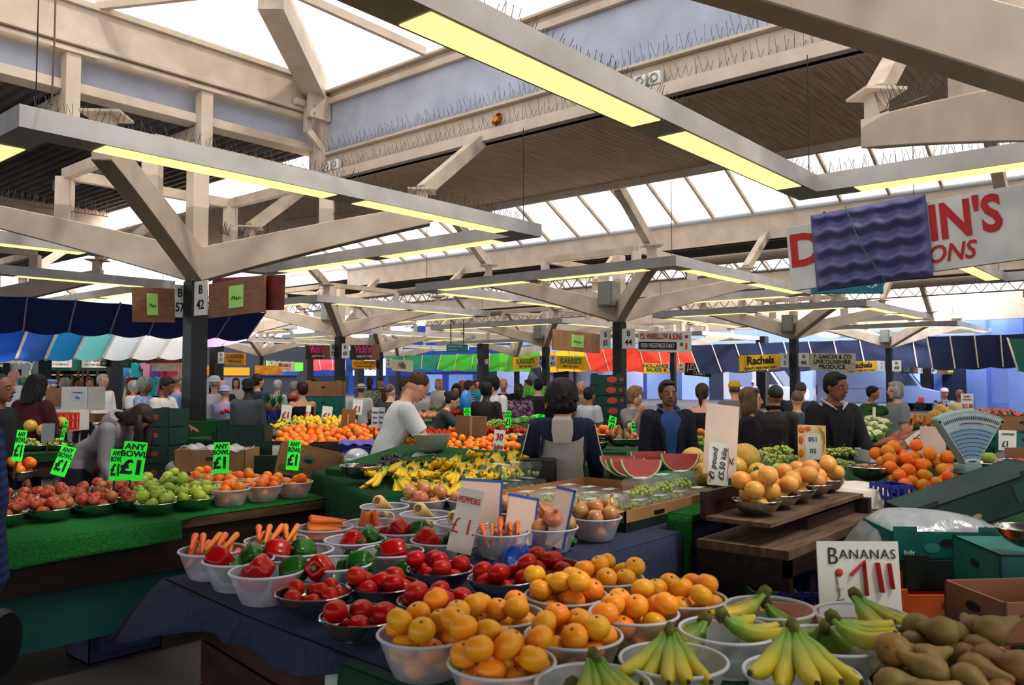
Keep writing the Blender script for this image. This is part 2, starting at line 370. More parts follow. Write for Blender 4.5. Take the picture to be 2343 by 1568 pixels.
# bird spikes: wire strips
SPIKE = mat('4a4648', rough=.5, metal=.4)
def spikes(p, q, n, label, h=.16, seed=1):
    r = random.Random(seed); p, q = V(p), V(q); d = (q-p); sd = V((-d.y, d.x, 0)).normalized(); m = M()
    for k in range(n):
        b = p+d*((k+.5)/n)
        for s in (-1, 1):
            t = b+sd*s*h*.45*r.uniform(.5,1.2)+d.normalized()*r.uniform(-.05,.05)+V((0,0,h*r.uniform(.75,1.15)))
            m.tube([b, t], .0028, 3, cap=False)
    m.bar(p, q, .03, .006)
    tag(obj('bird_spike_strip', m, SPIKE, smooth=False), label, 'bird spikes', 'bird spike strips')
C1, CB, C3 = colxy(0,0), colxy(0,-1), colxy(1,0); s = 3.5
spikes(C1+V((-s,-s,4)), C1+V((s,-s,4)), 110, 'wire bird spikes on the long light bar below the grey panelled fascia')
spikes(CB+V((-s,s,4)), CB+V((s,s,4)), 110, 'wire bird spikes on the broad light bar crossing the skylight', seed=2)
spikes(CB+V((s,-1,4)), CB+V((s,s,4)), 60, 'wire bird spikes on the light bar above the purple tray sign', seed=3)
spikes((XA-.1, -8, 6.07), (XA-.1, 13.3, 6.07), 200, 'wire bird spikes on the ledge under the clerestory panel', .24, 4)
spikes((XA-.13, -8, 5.68), (XA-.13, 13.3, 5.68), 190, 'wire bird spikes standing in the gutter of the timber soffit', .22, 5)
for k, (c, dx, dy, w) in enumerate(((C1,1,-1,'rightward arm of the column plated 57 and 42'), (CB,1,1,'back arm of the column just beside the viewer'), (C1,1,1,'back arm of the column plated 57 and 42'), (C1,-1,1,'dark deck side arm of the column plated 57 and 42'))):
    spikes(c+V((dx*.9, dy*.9, 4.0)), c+V((dx*2.35, dy*2.35, 4.27)), 40, 'wire bird spikes on the '+w, .2, 10+k)
# twin emergency lamps on the gutter beam, a drink can, a hanging wire
for k, (yy, w) in enumerate(((13.0, 'near the boxed rainwater pipe'), (5.9, 'beside the broad light bar'))):
    e = empty('emergency_light', 'twin white square emergency lamps on the gutter beam '+w, 'emergency light', (XA-.14, yy, 5.78), 0, 'twin emergency lamps')
    for s in (-1, 1):
        o = obj('lamp_housing', M().cbox((0, s*.12, 0), (.12,.19,.19)), WHITE, e, bevel=.02)
        obj('lamp_ring', M().tube([(-.065, s*.12+.055*cos(a*pi/6), .055*sin(a*pi/6)) for a in range(13)], .013, 6), mat('9a9c9e', rough=.3), o)
p = V((XA-.18, 8.75, 5.74)); o = obj('drink_can', M().lathe([(0,0),(.03,0),(.036,.012),(.036,.115),(.028,.125),(.028,.128),(0,.126)], 16), mat('c08a2e', 'a23a22', rough=.25, metal=.7, scale=9, lo=.48, hi=.52), None, p, (.3, .55, .4)); o.scale = (1.6, 1.6, 1.6)
tag(o, 'gold and red drink can left among the gutter spikes', 'can'); obj('lid', M().lathe([(0,.127),(.027,.127),(.027,.131),(0,.131)], 14), steel(), o)
tag(obj('hanging_wire', M().tube([at(118, 240, 6.9), at(124, 110, 7.2), at(128, -40, 7.6)], .008, 6), mat('6a5748', rough=.8)), 'thin rusty wire hanging down to the light bar', 'wire')
# ---- stall boards and number plates on the columns
BROWN = mat('94694f', '80583f', rough=.65, scale=5, stretch=(1, 1, 6)); LIME = mat('b5e27e', rough=.6)
YEL = mat('f2c21c', 'e3b212', rough=.5); OLDW = mat('cfcbbb', 'b3ac98', rough=.7, scale=7); BLK = mat('1d1d1f', rough=.5)
NAVY = mat('1c2a6b', rough=.6); GRN = mat('1e8a3c', rough=.6); PINK = mat('e23a93', rough=.6); TEAL = mat('1d7f93', rough=.5)
GOLD = mat('f0a51c', 'e79a17', rough=.5); DRED = mat('7c2b22', '612019', rough=.6)
def along(base, dirv, px):                 # how far along the board line a photo column lies
    k = (px-1171.5)/F; L = lambda v: v.x*ST-v.y*CT; Dd = lambda v: v.x*CT+v.y*ST
    return (k*Dd(base)-L(base))/(L(dirv)-k*Dd(dirv))
def sign(c, side, num, style, plate=None, brd=None, roll=0, where=''):
    yaw = -pi/2 if side == 'R' else 0
    dirv = V((0,-1,0)) if side == 'R' else V((-1,0,0)); base = V((c.x, c.y, 0))+(V((-.15,0,0)) if side == 'R' else V((0,.15,0)))
    def place(x0, x1, y0_, y1_):
        t0_, t1_ = along(base, dirv, x0), along(base, dirv, x1); mid = base+dirv*(t0_+t1_)/2; Dm = mid.x*CT+mid.y*ST
        za, zb = at((x0+x1)/2, y0_, Dm).z, at((x0+x1)/2, y1_, Dm).z; return V((mid.x, mid.y, (za+zb)/2)), abs(t1_-t0_), za-zb
    if num:
        p, L, H = place(*plate); o = board('number_plate', p, yaw, L, H, .02, WHITE)
        tag(o, 'white plate numbered B %s on %s' % (num, where), 'number plate', 'stall number plates')
        txt('B', H*.36, INK, o, (0, -.013, H*.24), bold=.02, sx=min(1.1, L/(H*.36)*.8)); txt(num, H*.38, INK, o, (0, -.013, -H*.2), bold=.02, sx=min(1.1, L/(H*.38)*.78))
    if not style: return
    bg, lines, desc = style
    p, L, H = place(*brd); o = board('stall_board', p, yaw, L, H, .03, bg, roll=roll); tag(o, desc, 'sign', 'stall name boards')
    for l in lines:        # sizes are shares of the board: (text, height, material, x, z, bold, width share, shear)
        if l[0] == 'box': obj('sheet', M().cbox((l[1]*L, -.02, l[2]*H), (l[3]*L, .006, l[4]*H)), l[5], o)
        else:
            e = txt(l[0], l[1]*H*1.35, l[2], o, (l[3]*L, -.026, l[4]*H), bold=l[5], shear=l[7] if len(l) > 7 else 0)
            n = max(len(q) for q in l[0].split('\n')); e.scale.x = l[6]*L/(n*l[1]*H*1.35*.56)
MAXL = lambda x: [('box', x, .02, .26, .62, LIME), ('-Max-', .13, INK, x, -.02, .0, .25)]
st = lambda bg, lines, desc: (bg, lines, desc)
W1, W3, W2, W4 = 'the column below the long light bar', 'the column by the tall box stack', 'the column behind the white T-shirt trader', 'the column by the white vans'
sign(colxy(0,0), 'L', '57', st(BROWN, MAXL(-.05), 'brown plywood board with a lime Max sheet beside plate 57'), (395,421,652,727), (300,397,659,738), -.04, W1)
sign(colxy(0,0), 'R', '42', st(BROWN, MAXL(.02), 'brown plywood board with a lime Max sheet beside plate 42'), (443,473,643,722), (477,605,640,722), -.015, W1)
p = V((6.2, 10.0, 2.77)); tag(board('stall_board', p, -pi/2, 1.75, .46, .03, DRED, roll=.05), 'dark red brown board behind the Max board by plate 42', 'sign', 'stall name boards')
sign(colxy(1,0), 'L', '55', st(mat('b08a67', '9d7855', rough=.65, scale=5), MAXL(0), 'long tan board with a lime Max sheet beside plate 55'), (1372,1397,755,799), (1264,1372,759,805), .02, W3)
sign(colxy(1,0), 'R', '44', st(WHITE, [('P.S. WARRILLOW & SONS', .3, RED, -.06, .24, .02, .82), ('box', -.12, -.2, .72, .36, BLK), ('FRESH VEGETABLES DAILY', .22, WHITE, -.12, -.2, .015, .68), ('box', .42, .24, .06, .14, RED), ('box', .33, -.12, .06, .16, mat('2f8a3f', rough=.6)), ('box', .42, -.2, .04, .3, mat('e06a1c', rough=.6))], 'white board for Warrillow fresh vegetables beside plate 44'), (1424,1454,752,798), (1461,1582,758,806), .04, W3)
VK = lambda: [('box', -.14, 0, .7, .92, mat('4a1a28', '1f3a1c', rough=.6, scale=9)), ("Vicki's", .5, PINK, -.05, .18, .03, .85), ('quality fresh fruits', .2, WHITE, 0, -.25, .005, .8, .3)]
sign(colxy(1,1), 'L', '72', st(BROWN, VK(), 'dark printed board with pink Vicki lettering beside plate 72'), (755,767,787,820), (698,754,790,823), -.02, W2)
sign(colxy(1,1), 'R', '60', st(BROWN, VK(), 'dark printed board with pink Vicki lettering beside plate 60'), (782,798,786,820), (802,868,789,824), .02, W2)
RC = lambda: [('Rachels', .52, INK, 0, .12, .03, .86), ('QUALITY FRESH FRUIT DAILY', .16, INK, 0, -.36, .01, .86)]
sign(colxy(2,0), 'L', '53', st(YEL, RC(), 'yellow Rachels fruit board beside plate 53'), (1784,1807,809,841), (1691,1784,812,847), -.04, W4)
sign(colxy(2,0), 'R', '46', st(OLDW, [('P. GARCEA & CO', .25, INK, 0, .3, .02, .85), ('LINCOLNSHIRE', .25, INK, 0, 0, .02, .8), ('PRODUCE', .25, INK, 0, -.3, .02, .5)], 'weathered white Lincolnshire produce board beside plate 46'), (1827,1852,808,840), (1853,1957,809,848), .03, W4)
sign(colxy(3,0), 'L', '51', st(YEL, RC(), 'yellow Rachels fruit board beside plate 51, partly hidden'), (2007,2025,826,849), (1932,2006,827,852), -.03, 'the column before the big white van')
sign(colxy(3,0), 'R', '48', None, (2041,2062,825,850), None, 0, 'the column before the big white van')
c40 = gnd(2121, 43)
sign(c40, 'L', '50', st(BROWN, MAXL(0), 'brown board with a lime Max sheet beside plate 50'), (2099,2115,834,855), (2045,2099,836,855), 0, 'the pole past the big white van')
sign(c40, 'R', '40', st(BROWN, MAXL(0), 'brown board with a lime Max sheet beside plate 40'), (2128,2143,835,855), (2145,2210,835,857), 0, 'the pole past the big white van')
KR = lambda: [("KARRIS'S", .45, GRN, 0, .12, .03, .85), ('FRUIT - VEG - SALAD', .16, INK, 0, -.3, .01, .6)]
sign(colxy(2,1), 'L', '70', st(YEL, KR(), 'yellow Karris board with green lettering beside plate 70'), (1229,1243,814,841), (1173,1229,817,844), -.04, 'the column behind the hooded shopper')
sign(colxy(2,1), 'R', '62', st(YEL, KR(), 'yellow Karris board with green lettering beside plate 62'), (1257,1273,813,840), (1274,1340,815,845), .04, 'the column behind the hooded shopper')
NTM = mat('7a5a10', rough=.6); NT = lambda: [('J.E.NORTON', .34, NTM, 0, .2, .02, .86), ('FRESH SALADS', .24, NTM, 0, -.2, .01, .7)]
sign(colxy(2,2), 'L', '76', st(GOLD, NT(), 'mustard Norton salads board beside plate 76'), (859,872,820,841), (806,859,825,844), 0, 'the column by the Hills board')
sign(colxy(2,2), 'R', '77', st(mat('d6cdb2', rough=.7), [('Hills', .6, BLK, 0, 0, .02, .55)], 'old cream board with brushed Hills lettering beside plate 77'), (883,896,820,841), (897,945,824,850), .05, 'the column by the Hills board')
sign(colxy(3,1), 'L', '68', st(YEL, [('HOLLANDS', .36, mat('1e5a2a', rough=.6), 0, .24, .03, .9), ('SALADS', .36, mat('1e5a2a', rough=.6), -.08, -.16, .03, .6), ('box', .38, -.15, .1, .35, RED)], 'yellow Hollands salads board beside plate 68'), (1527,1539,830,851), (1472,1527,832,855), 0, 'the column behind the dark suited man')
sign(colxy(3,1), 'R', '64', st(BLK, [('J.DANN', .5, WHITE, 0, .16, .03, .8), ('COSBY', .32, WHITE, .06, -.26, .02, .42)], 'black Cosby board with white lettering beside plate 64'), (1551,1566,831,852), (1567,1628,833,861), .09, 'the column behind the dark suited man')
sign(colxy(2,3), 'L', '86', None, (594,606,825,844), None, 0, 'the column by the Michelles board')
sign(colxy(2,3), 'R', '89', st(mat('e5d5b8', rough=.6), [("Michelle's", .5, RED, 0, .16, .02, .85), ('QUALITY FRUIT', .26, GOLD, 0, -.3, .01, .6)], 'cream Michelles fruit board with red script beside plate 89'), (616,628,826,845), (629,675,829,849), .05, 'the column by the Michelles board')
cN = gnd(495, 33); pole = obj('market_pole', M().box((-.2,-.2,0), (.2,.2,3.1)), DARK, None, cN); WN = 'the pole under the mustard Norton board'
tag(pole, 'black market pole under the mustard Norton board', 'pole', 'plain black poles')
sign(cN, 'L', '88', None, (482,492,806,830), None, 0, WN); sign(cN, 'R', '75', st(GOLD, NT(), 'mustard Norton salads board beside plate 75'), (499,512,806,832), (515,561,808,835), .03, WN)
tr = dup(t0, V((cN.x, cN.y, 0)), None, 'black footed cream branching roof column, the one over the plate 75', 'branching roof columns')
for px, D, n1, n2, w in ((97, 27, '91', '92', 'the pole before the leather belt shop'), (262, 29, '93', '94', 'the pole before the hanging clothes'), (1105, 52, '73', '74', 'the pole by the blue betting shop'), (2121, 43, None, None, 'the pole past the big white van'), (1745, 46, None, None, 'the pole between the white vans'), (705, 60, None, None, 'the pole behind the red haired shopper'), (822, 62, None, None, 'the pole under the Vicki board')):
    c = gnd(px, D); wd = .26 if D > 40 else .2
    tag(obj('market_pole', M().box((-wd,-wd,0), (wd,wd,3.1 if D < 40 else 4)), DARK, None, c), 'plain black market pole, '+w, 'pole', 'plain black poles')
    h_ = .3*F/D; yb = 868-.95*F/D
    if n1: sign(c, 'L', n1, None, (px-.38*F/D, px-.2*F/D, yb-h_, yb), None, 0, w); sign(c, 'R', n2, None, (px+.1*F/D, px+.3*F/D, yb-h_, yb), None, 0, w)
c = gnd(262, 29); HG = mat('1f4d36', rough=.6); HT = [('HOUSEHOLD', .3, mat('5fc27a', rough=.6), 0, .2, .02, .85), ('PLASTICS', .25, WHITE, 0, -.18, .01, .7)]
sign(c, 'L', None, st(HG, HT, 'dark green household board on the shop side of the clothes pole'), None, (230,251,818,839), .06); sign(c, 'R', None, st(HG, HT, 'dark green household board on the column side of the clothes pole'), None, (270,300,817,841), .06)
o = board('stall_board', at(378, 840, 29), yaw_of(0)+pi/2, .95, .3, .03, OLDW); tag(o, 'faded cream board with a red top edge over the hanging clothes', 'sign', 'stall name boards'); obj('sheet', M().box((-.47,-.02,.15),(.47,.0,.22)), RED, o)
# hung direction signs
def hung(px, py, D, w, h, yawf, m, lines, label):
    o = board('direction_sign', at(px, py, D), yaw_of(yawf)+pi/2, w, h, .06, m); tag(o, label, 'sign', 'teal direction signs')
    for l in lines: txt(l[0], l[1], WHITE, o, (l[2], -.04, l[3]), align='LEFT', bold=.01)
    obj('hanger', M().tube([(-w*.3,0,h/2),(-w*.3,0,h/2+.9)], .02, 5).tube([(w*.3,0,h/2),(w*.3,0,h/2+.9)], .02, 5), DARK, o)
hung(1046, 797, 30, .78, .28, 0, TEAL, [('< MARKET HALL', .075, -.34, .06), ('< TOILETS', .075, -.34, -.06)], 'teal hanging sign to the market hall and toilets')
hung(1938, 655, 11, .95, .2, 0, TEAL, [('->', .16, .25, 0)], 'teal arrow sign peeping out under the big white board')
# the big name board with the purple tray
p0, p1 = at(1806, 594, 7.4), at(2390, 500, 6.2); mid = (p0+p1)/2; d = (p1-p0); yw = atan2(d.y, d.x); L = d.length
o = board('name_board', mid, yw, L, .58, .04, mat('d6d4d0', 'c2bfba', rough=.5, scale=3), roll=-math.atan2(d.z, sqrt(d.x**2+d.y**2)))
tag(o, 'big white board with red family name and sons, crossed by a purple tray', 'sign')
txt('D', .40, RED, o, (-L/2+.16, -.026, .05), bold=.03); txt("IN'S", .40, RED, o, (-L/2+1.42, -.026, .09), bold=.03, sx=.78); txt('& SONS', .2, RED, o, (-L/2+1.18, -.026, -.16), bold=.015, shear=.25, sx=.85)
def egg(u, v):
    x, z = (u-.5), (v-.5); e = min(1, 12*(.5-abs(x)), 12*(.5-abs(z)))
    return V((x*.93, -.05-.028*sin(v*2*pi*4.4+.5*sin(u*2*pi*5))*e-.016*cos(u*2*pi*5)*e-.03*e, z*.68))
b = math.atan2(d.z, sqrt(d.x**2+d.y**2))
o2 = obj('fruit_tray', M().grid(egg, 100, 70), mat('66648f', '5a5882', rough=.5, scale=4), None, None, None); o2.rotation_mode = 'XYZ'
o2.matrix_world = Matrix.Translation(mid+d.normalized()*(-L/2+.70)+V((0,0,.01))) @ Matrix.Rotation(yw, 4, 'Z') @ Matrix.Rotation(-b, 4, 'Y')
sm = o2.modifiers.new('thick', 'SOLIDIFY'); sm.thickness = .01
tag(o2, 'purple moulded pulp fruit tray strapped across the big white board', 'tray')
obj('string', M().tube([(-.15,-.115,.35),(-.05,-.135,0),(.12,-.115,-.35)], .004, 5), mat('3f7a68', rough=.6), o2)
# ---- awnings
def awning(pts, cols, label, ribs, rm=None, rad_=.03):
    # pts: top line, bottom line as two end points each
    a, b, c, d = [V(p) for p in pts]; e = empty('awning', label, 'awning', a); n = len(cols)
    for k in range(n):
        u0, u1 = k/n, (k+1)/n
        def fn(u, v):
            t = u0+(u1-u0)*u; sag = -.06*sin(pi*u)*(.3+v)
            return (a.lerp(b, t)).lerp(c.lerp(d, t), v)-a+V((0,0,sag))
        obj('canvas', M().grid(fn, 8, 5), cols[k], e)
    for k in range(ribs+1):
        t = k/ribs; obj('rib', M().bar(a.lerp(b,t)-a+V((0,0,.02)), c.lerp(d,t)-a+V((0,0,-.02)), rad_, rad_), rm or CREAMD, e)
    return e
NV = mat('1a2d6c', '16265c', rough=.8, scale=2); NV2 = mat('0c1838', rough=.9)
awning((at(-60, 672, 15.2), at(608, 716, 20.5), at(-60, 752, 15.6), at(565, 775, 20.6)), [NV]*7, 'navy awning over the stalls behind the Max boards', 7, mat('8d93a8', rough=.5))
tq = [mat(c, rough=.75) for c in ('ffb8d8', '1f62c8', '3f6fc8', '1894d0', '7fdada', 'eef6fb', 'f4f4f8', 'f4f4f8')]
awning((at(-80, 752, 26), at(470, 752, 28), at(-100, 824, 24.5), at(425, 818, 26)), tq, 'sunlit awning of pink, blue and turquoise panels', 8, WHITEM, .08)
awning((at(460, 770, 30), at(590, 760, 32), at(455, 795, 30), at(560, 780, 31)), [mat('e8a8e8', rough=.7)], 'small pink awning behind the plate 42 column', 2)
for a in (((1575, 790, 45), (2150, 772, 41), (1600, 853, 43), (2160, 838, 39), [NV2]*8, 'long navy awning over the white vans', 10), ((2120, 770, 36), (2420, 762, 31), (2135, 845, 35), (2420, 835, 30), [mat('132148', rough=.9)]*4, 'navy awning before the blue tinted buildings', 5),
          ((1335, 798, 50), (1590, 795, 50), (1352, 848, 48), (1600, 852, 48), [mat('d23a22', rough=.8)]*5, 'red awning behind the Max board of plate 55', 6), ((1235, 806, 51), (1335, 800, 51), (1240, 850, 49), (1352, 848, 49), [mat('f0c010', rough=.8)]*2, 'yellow awning between the Karris boards and the red awning', 3),
          ((1010, 812, 56), (1235, 806, 54), (1000, 846, 54), (1240, 850, 52), [mat('3fae2a', rough=.8)]*3+[mat('5cc832', rough=.8)]*2, 'bright green awning beyond the teal sign', 6), ((880, 815, 57), (1010, 812, 57), (890, 842, 55), (1000, 846, 55), [mat('0f7a5c', rough=.8)]*3, 'dark green awning left of the bright green one', 3),
          ((700, 822, 62), (790, 824, 62), (705, 846, 60), (790, 846, 60), [mat('d83a4a', rough=.8)]*2, 'pink red awning under the Vicki boards', 3), ((610, 826, 66), (700, 830, 66), (610, 852, 64), (705, 846, 64), [mat('4fb828', rough=.8)]*2, 'green awning left of the Vicki boards', 3), ((2305, 775, 27), (2440, 770, 25), (2330, 848, 26), (2440, 850, 24), [mat('0d5a4c', rough=.8)]*2, 'dark teal awning at the blue tinted buildings', 2)):
    awning((at(*a[0]), at(*a[1]), at(*a[2]), at(*a[3])), a[4], a[5], a[6], None, .05)
# ---- buildings, shop fronts and vans beyond the market
SKYW = mat('8ba6e8', '7f9ae0', rough=.6, scale=.6); PALE = mat('c8d2f0', rough=.6)  # outdoor walls: blue sky-lit shade is put into the base colour
def wallbox(name, a, b, th, z0, z1, m):
    a, b = V((a.x,a.y,0)), V((b.x,b.y,0)); d = (b-a).normalized(); n = V((-d.y, d.x, 0))
    if n.dot(a) < 0: n = -n
    return obj(name, M().prism([a+V((0,0,z0)), b+V((0,0,z0)), b+n*th+V((0,0,z0)), a+n*th+V((0,0,z0))], (0,0,z1-z0)), m, None)
def facade(px0, px1, D0, D1, h, m, label, things):
    a, b = gnd(px0, D0), gnd(px1, D1); e = empty('building', label, 'building', a, atan2(b.y-a.y, b.x-a.x)); L = (b-a).length
    obj('wall', M().box((0, 0, 0), (L, 3, h)), m, e)
    for nm, u0, u1, z0, z1, dp, mm in things: obj(nm, M().box((u0*L, -dp, z0), (u1*L, .05, z1)), mm, e)
    return e
DKB = mat('26304a', rough=.6)
facade(2110, 2460, 44, 36, 7, SKYW, 'pale building in blue sky tint, with shutter and panelled door', [('pilaster', .02, .1, 0, 6, .25, SKYW), ('shutter', .16, .33, 0, 2.2, .04, mat('35425f', '1d2740', rough=.5, kind='wave', scale=6)), ('pilaster', .42, .5, 0, 6, .3, SKYW), ('door', .52, .62, 0, 2.6, .06, mat('7f96d8', rough=.6)), ('pilaster', .64, .74, 0, 6, .3, SKYW), ('plinth', 0, 1, 0, .5, .12, mat('7088c8', rough=.7))])
facade(1560, 2130, 66, 60, 6, mat('9db4ee', rough=.7), 'long pale building in blue sky tint behind the white vans', [('shutter', .12, .26, 0, 3, .05, DKB), ('window', .4, .5, 1, 2.6, .05, DKB), ('window', .6, .7, 1, 2.6, .05, DKB)])
e = facade(1180, 1600, 70, 68, 6, mat('8fa4d8', rough=.7), 'grey building in blue sky tint behind the box stack column', [('shutter', .2, .4, 0, 3.2, .05, mat('3a4f98', rough=.5)), ('shutter', .52, .72, 0, 3.2, .05, mat('32458a', rough=.5))])
e = facade(940, 1190, 84, 80, 7, mat('1d3f9c', rough=.6), 'blue betting shop front beyond the teal sign', [('fascia', .05, .95, 2.3, 3.2, .15, mat('1846b8', rough=.5)), ('window', .1, .3, .3, 2.1, .05, mat('86a8e0', rough=.2)), ('window', .36, .58, .3, 2.1, .05, mat('6f94d8', rough=.2)), ('window', .66, .9, .3, 2.1, .05, mat('86a8e0', rough=.2)), ('name_panel', .32, .56, 2.45, 3.05, .2, mat('c82a3a', rough=.5))])
txt('LADBROKES', .5, WHITE, e, (4.9, -.25, 2.75), bold=.03)
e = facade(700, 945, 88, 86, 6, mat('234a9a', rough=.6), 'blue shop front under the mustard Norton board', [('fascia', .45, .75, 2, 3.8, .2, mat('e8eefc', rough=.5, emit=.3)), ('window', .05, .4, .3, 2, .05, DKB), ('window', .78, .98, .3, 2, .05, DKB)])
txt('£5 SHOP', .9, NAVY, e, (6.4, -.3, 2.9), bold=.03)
e = facade(420, 705, 80, 88, 6, mat('3a3f4a', rough=.7), 'dark shop row behind the Michelles board', [('fascia', .1, .5, 2, 2.8, .2, GOLD), ('fascia', .55, .9, 2, 2.8, .2, mat('2850a8', rough=.5)), ('window', .1, .5, .2, 1.9, .05, mat('6a7288', rough=.3))])
for px, D, lb in ((585, 50, 'orange banner with a lion crest hung by the pole of plate 75'), (543, 50, 'orange banner with a lion crest hung left of the other orange banner')):
    o = board('banner', at(px+(120 if px == 585 else 0)-90, 847, D), yaw_of(0)+pi/2, 1.7, .55, .03, mat('e8801c', 'f0b41c', rough=.6, scale=4)); tag(o, lb, 'banner', 'orange banners')
# clothes and bag stalls far left
e = facade(-60, 470, 31, 36, 3.0, mat('23302e', '12181a', rough=.8, scale=1.5), 'dark fronted leather goods and clothes stall row', [('fascia', .1, .62, 1.95, 2.75, .3, mat('14685a', rough=.5)), ('rail', .0, 1, 1.75, 1.8, .9, CREAMD)])
for u, w in ((.3, 'over the pole side'), (.5, 'over the hanging clothes side'), (.13, 'by the gold ornaments')):
    L = (gnd(470,36)-gnd(-60,31)).length; a = gnd(-60,31); yw = e.rotation_euler.z; q = a+V((cos(yw), sin(yw), 0))*L*u+V((sin(yw), -cos(yw), 0))*.36+V((0,0,2.32))
    o = board('shop_sign', q, yw, 1.35, .5, .03, WHITE); tag(o, 'white belt company shop sign with red lettering '+w, 'sign', 'belt company signs')
    txt('ETCETERA', .24, RED, o, (0,-.02,.08), bold=.03); txt('LEATHER BELT COMPANY', .1, NAVY, o, (0,-.02,-.13), bold=.01)
def garment(p, yw, kind, m, label):
    o = link('garment', None)
    if kind == 't': pts = [(-.28,0,.0),(-.16,0,.06),(-.07,0,.02),(.07,0,.02),(.16,0,.06),(.28,0,0),(.24,0,-.18),(.18,0,-.14),(.19,0,-.62),(-.19,0,-.62),(-.18,0,-.14),(-.24,0,-.18)]
    elif kind == 'd': pts = [(-.1,0,.05),(.1,0,.05),(.13,0,-.3),(.28,0,-1.1),(-.28,0,-1.1),(-.13,0,-.3)]
    else: pts = [(-.16,0,0),(.16,0,0),(.19,0,-.85),(.03,0,-.85),(0,0,-.2),(-.03,0,-.85),(-.19,0,-.85)]
    bpy.data.objects.remove(o); o = obj('garment', M().prism([(x, -.03, z) for x, y, z in pts], (0,.06,0)), m, None, p, (0,0,yw)); return tag(o, label, 'garment', 'garments hung at the clothes stalls')
cl = ['2fb0b8','c02838','8fb84f','e8e4e0','222c50','d84a88','4fa0d8','303030','e8a0b0','b02040','e8e8e8','3f8f5a','7a4aa0','d8c8a8','1f1f28']
cn = ['turquoise','scarlet','olive green','white','navy','hot pink','sky blue','black','pale pink','crimson','cream','leaf green','purple','sand','charcoal']
yw = yaw_of(10)+pi/2
n = 0
for r_, (py, D) in enumerate(((834, 30), (866, 29.5))):
    for k in range(15):
        px = [312,326,340,355,366,380,394,408,300,288,60,45,30,15,75][k] + r_*7
        j = (k*4+r_*7) % 15; kd = 'tdtltdtt'[k % 8]
        garment(at(px, py, D+R.uniform(-.4,.4)), yw+R.uniform(-.5,.5), kd, mat(cl[j], rough=.8), '%s %s hung in the %s clothes row%s' % (cn[j], {'t':'top','d':'dress','l':'trousers'}[kd], ['upper','lower'][r_], ', by the gold ornaments' if px < 100 else ''))
bagl = ['small dark handbag','belt bundle','small red purse','brown satchel']
for k in range(34):
    px = 120+k*5.2+R.uniform(-2,2); py = R.choice((856, 868, 880, 894)); o = obj('leather_belt', M().box((-.04,-.02,-.5), (.04,.02,.12)).box((-.06,-.03,.1),(.06,.03,.18)), mat('2a211d', '6a4a38', rough=.5, rnd=.8, scale=2), None, at(px, py, 30.2))
    tag(o, 'dark leather belt hanging in rows at the belt company stall', 'belt', 'hanging belts')
# vans
def van(px, D, face, L, w, h, label, m=None, cabhi=False):
    e = empty('van', label, 'van', gnd(px, D), yaw_of(face)); m = m or mat('bccbf8', 'a8bbf0', rough=.35, scale=.5)  # white bodywork, with blue sky shade put into its colour
    pr = [(-L/2,0,.35),(L/2-.1,0,.35),(L/2,0,.6),(L/2-.05,0,1.0),(L/2-.9,0,1.2),(L/2-1.75,0,h-.1),(L/2-2.1,0,h),(-L/2+.1,0,h),(-L/2,0,h-.15)]
    obj('bodywork', M().prism([(x,-w/2,z) for x,y,z in pr], (0,w,0)), m, e, bevel=.05)
    obj('windscreen', M().prism([(L/2-.93,-w/2+.12,1.24),(L/2-1.68,-w/2+.12,h-.2),(L/2-1.6,-w/2+.12,h-.2),(L/2-.83,-w/2+.12,1.24)], (0,w-.24,0)), mat('3c4a6a', rough=.08), e)
    for s in (-1, 1):
        obj('side_window', M().prism([(L/2-1.1,s*(w/2+.01),1.3),(L/2-1.75,s*(w/2+.01),h-.28),(L/2-2.4,s*(w/2+.01),h-.28),(L/2-2.4,s*(w/2+.01),1.3)], (0,-s*.03,0)), mat('3c4a6a', rough=.08), e)
        obj('side_panel', M().box((-L/2+.4, min(s*w/2, s*(w/2+.012)), 1.15), (L/2-2.7, max(s*w/2, s*(w/2+.012)), h-.25)), mat('b2c3f6', rough=.4), e, bevel=.005)
        for x in (-L/2+1, L/2-1):
            wl = M().lathe([(0,-.1),(.2,-.1),(.33,-.09),(.34,0),(.33,.09),(.2,.1),(0,.1)], 20); ob = obj('wheel', wl, BLK, e, (x, s*(w/2-.1), .34), (pi/2,0,0))
        obj('headlamp', M().ball((L/2-.05, s*(w/2-.2), .85), (.06,.16,.13)), WHITE, e)
    obj('rear_light', M().box((-L/2-.02,-w/2,.8),(-L/2+.02,-w/2+.12,1.3)), RED, e); return e
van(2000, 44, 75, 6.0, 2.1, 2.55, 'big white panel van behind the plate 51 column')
van(1752, 50, 50, 4.6, 2.0, 2.5, 'white van with open cab windows left of the plate 53 column', mat('e8eefc', rough=.3, emit=.15))  # bodywork given a faint glow to brighten it
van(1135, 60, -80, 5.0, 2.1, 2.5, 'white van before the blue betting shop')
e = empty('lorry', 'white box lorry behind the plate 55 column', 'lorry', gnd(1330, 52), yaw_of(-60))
obj('cargo_box', M().box((-4,-1.2,.8),(1.2,1.2,3.1)), mat('b4c4f4', rough=.45), e, bevel=.03); obj('cab', M().prism([(1.3,-1.1,.5),(3.3,-1.1,.5),(3.4,-1.1,1.4),(2.9,-1.1,2.6),(1.3,-1.1,2.7)], (0,2.2,0)), mat('c8d6fa', rough=.4), e, bevel=.05)  # white lorry paint tinted blue to stand for sky-lit shade
obj('windscreen', M().prism([(3.39,-1,1.45),(2.95,-1,2.45),(3.02,-1,2.45),(3.46,-1,1.45)], (0,2,0)), mat('35405c', rough=.1), e)
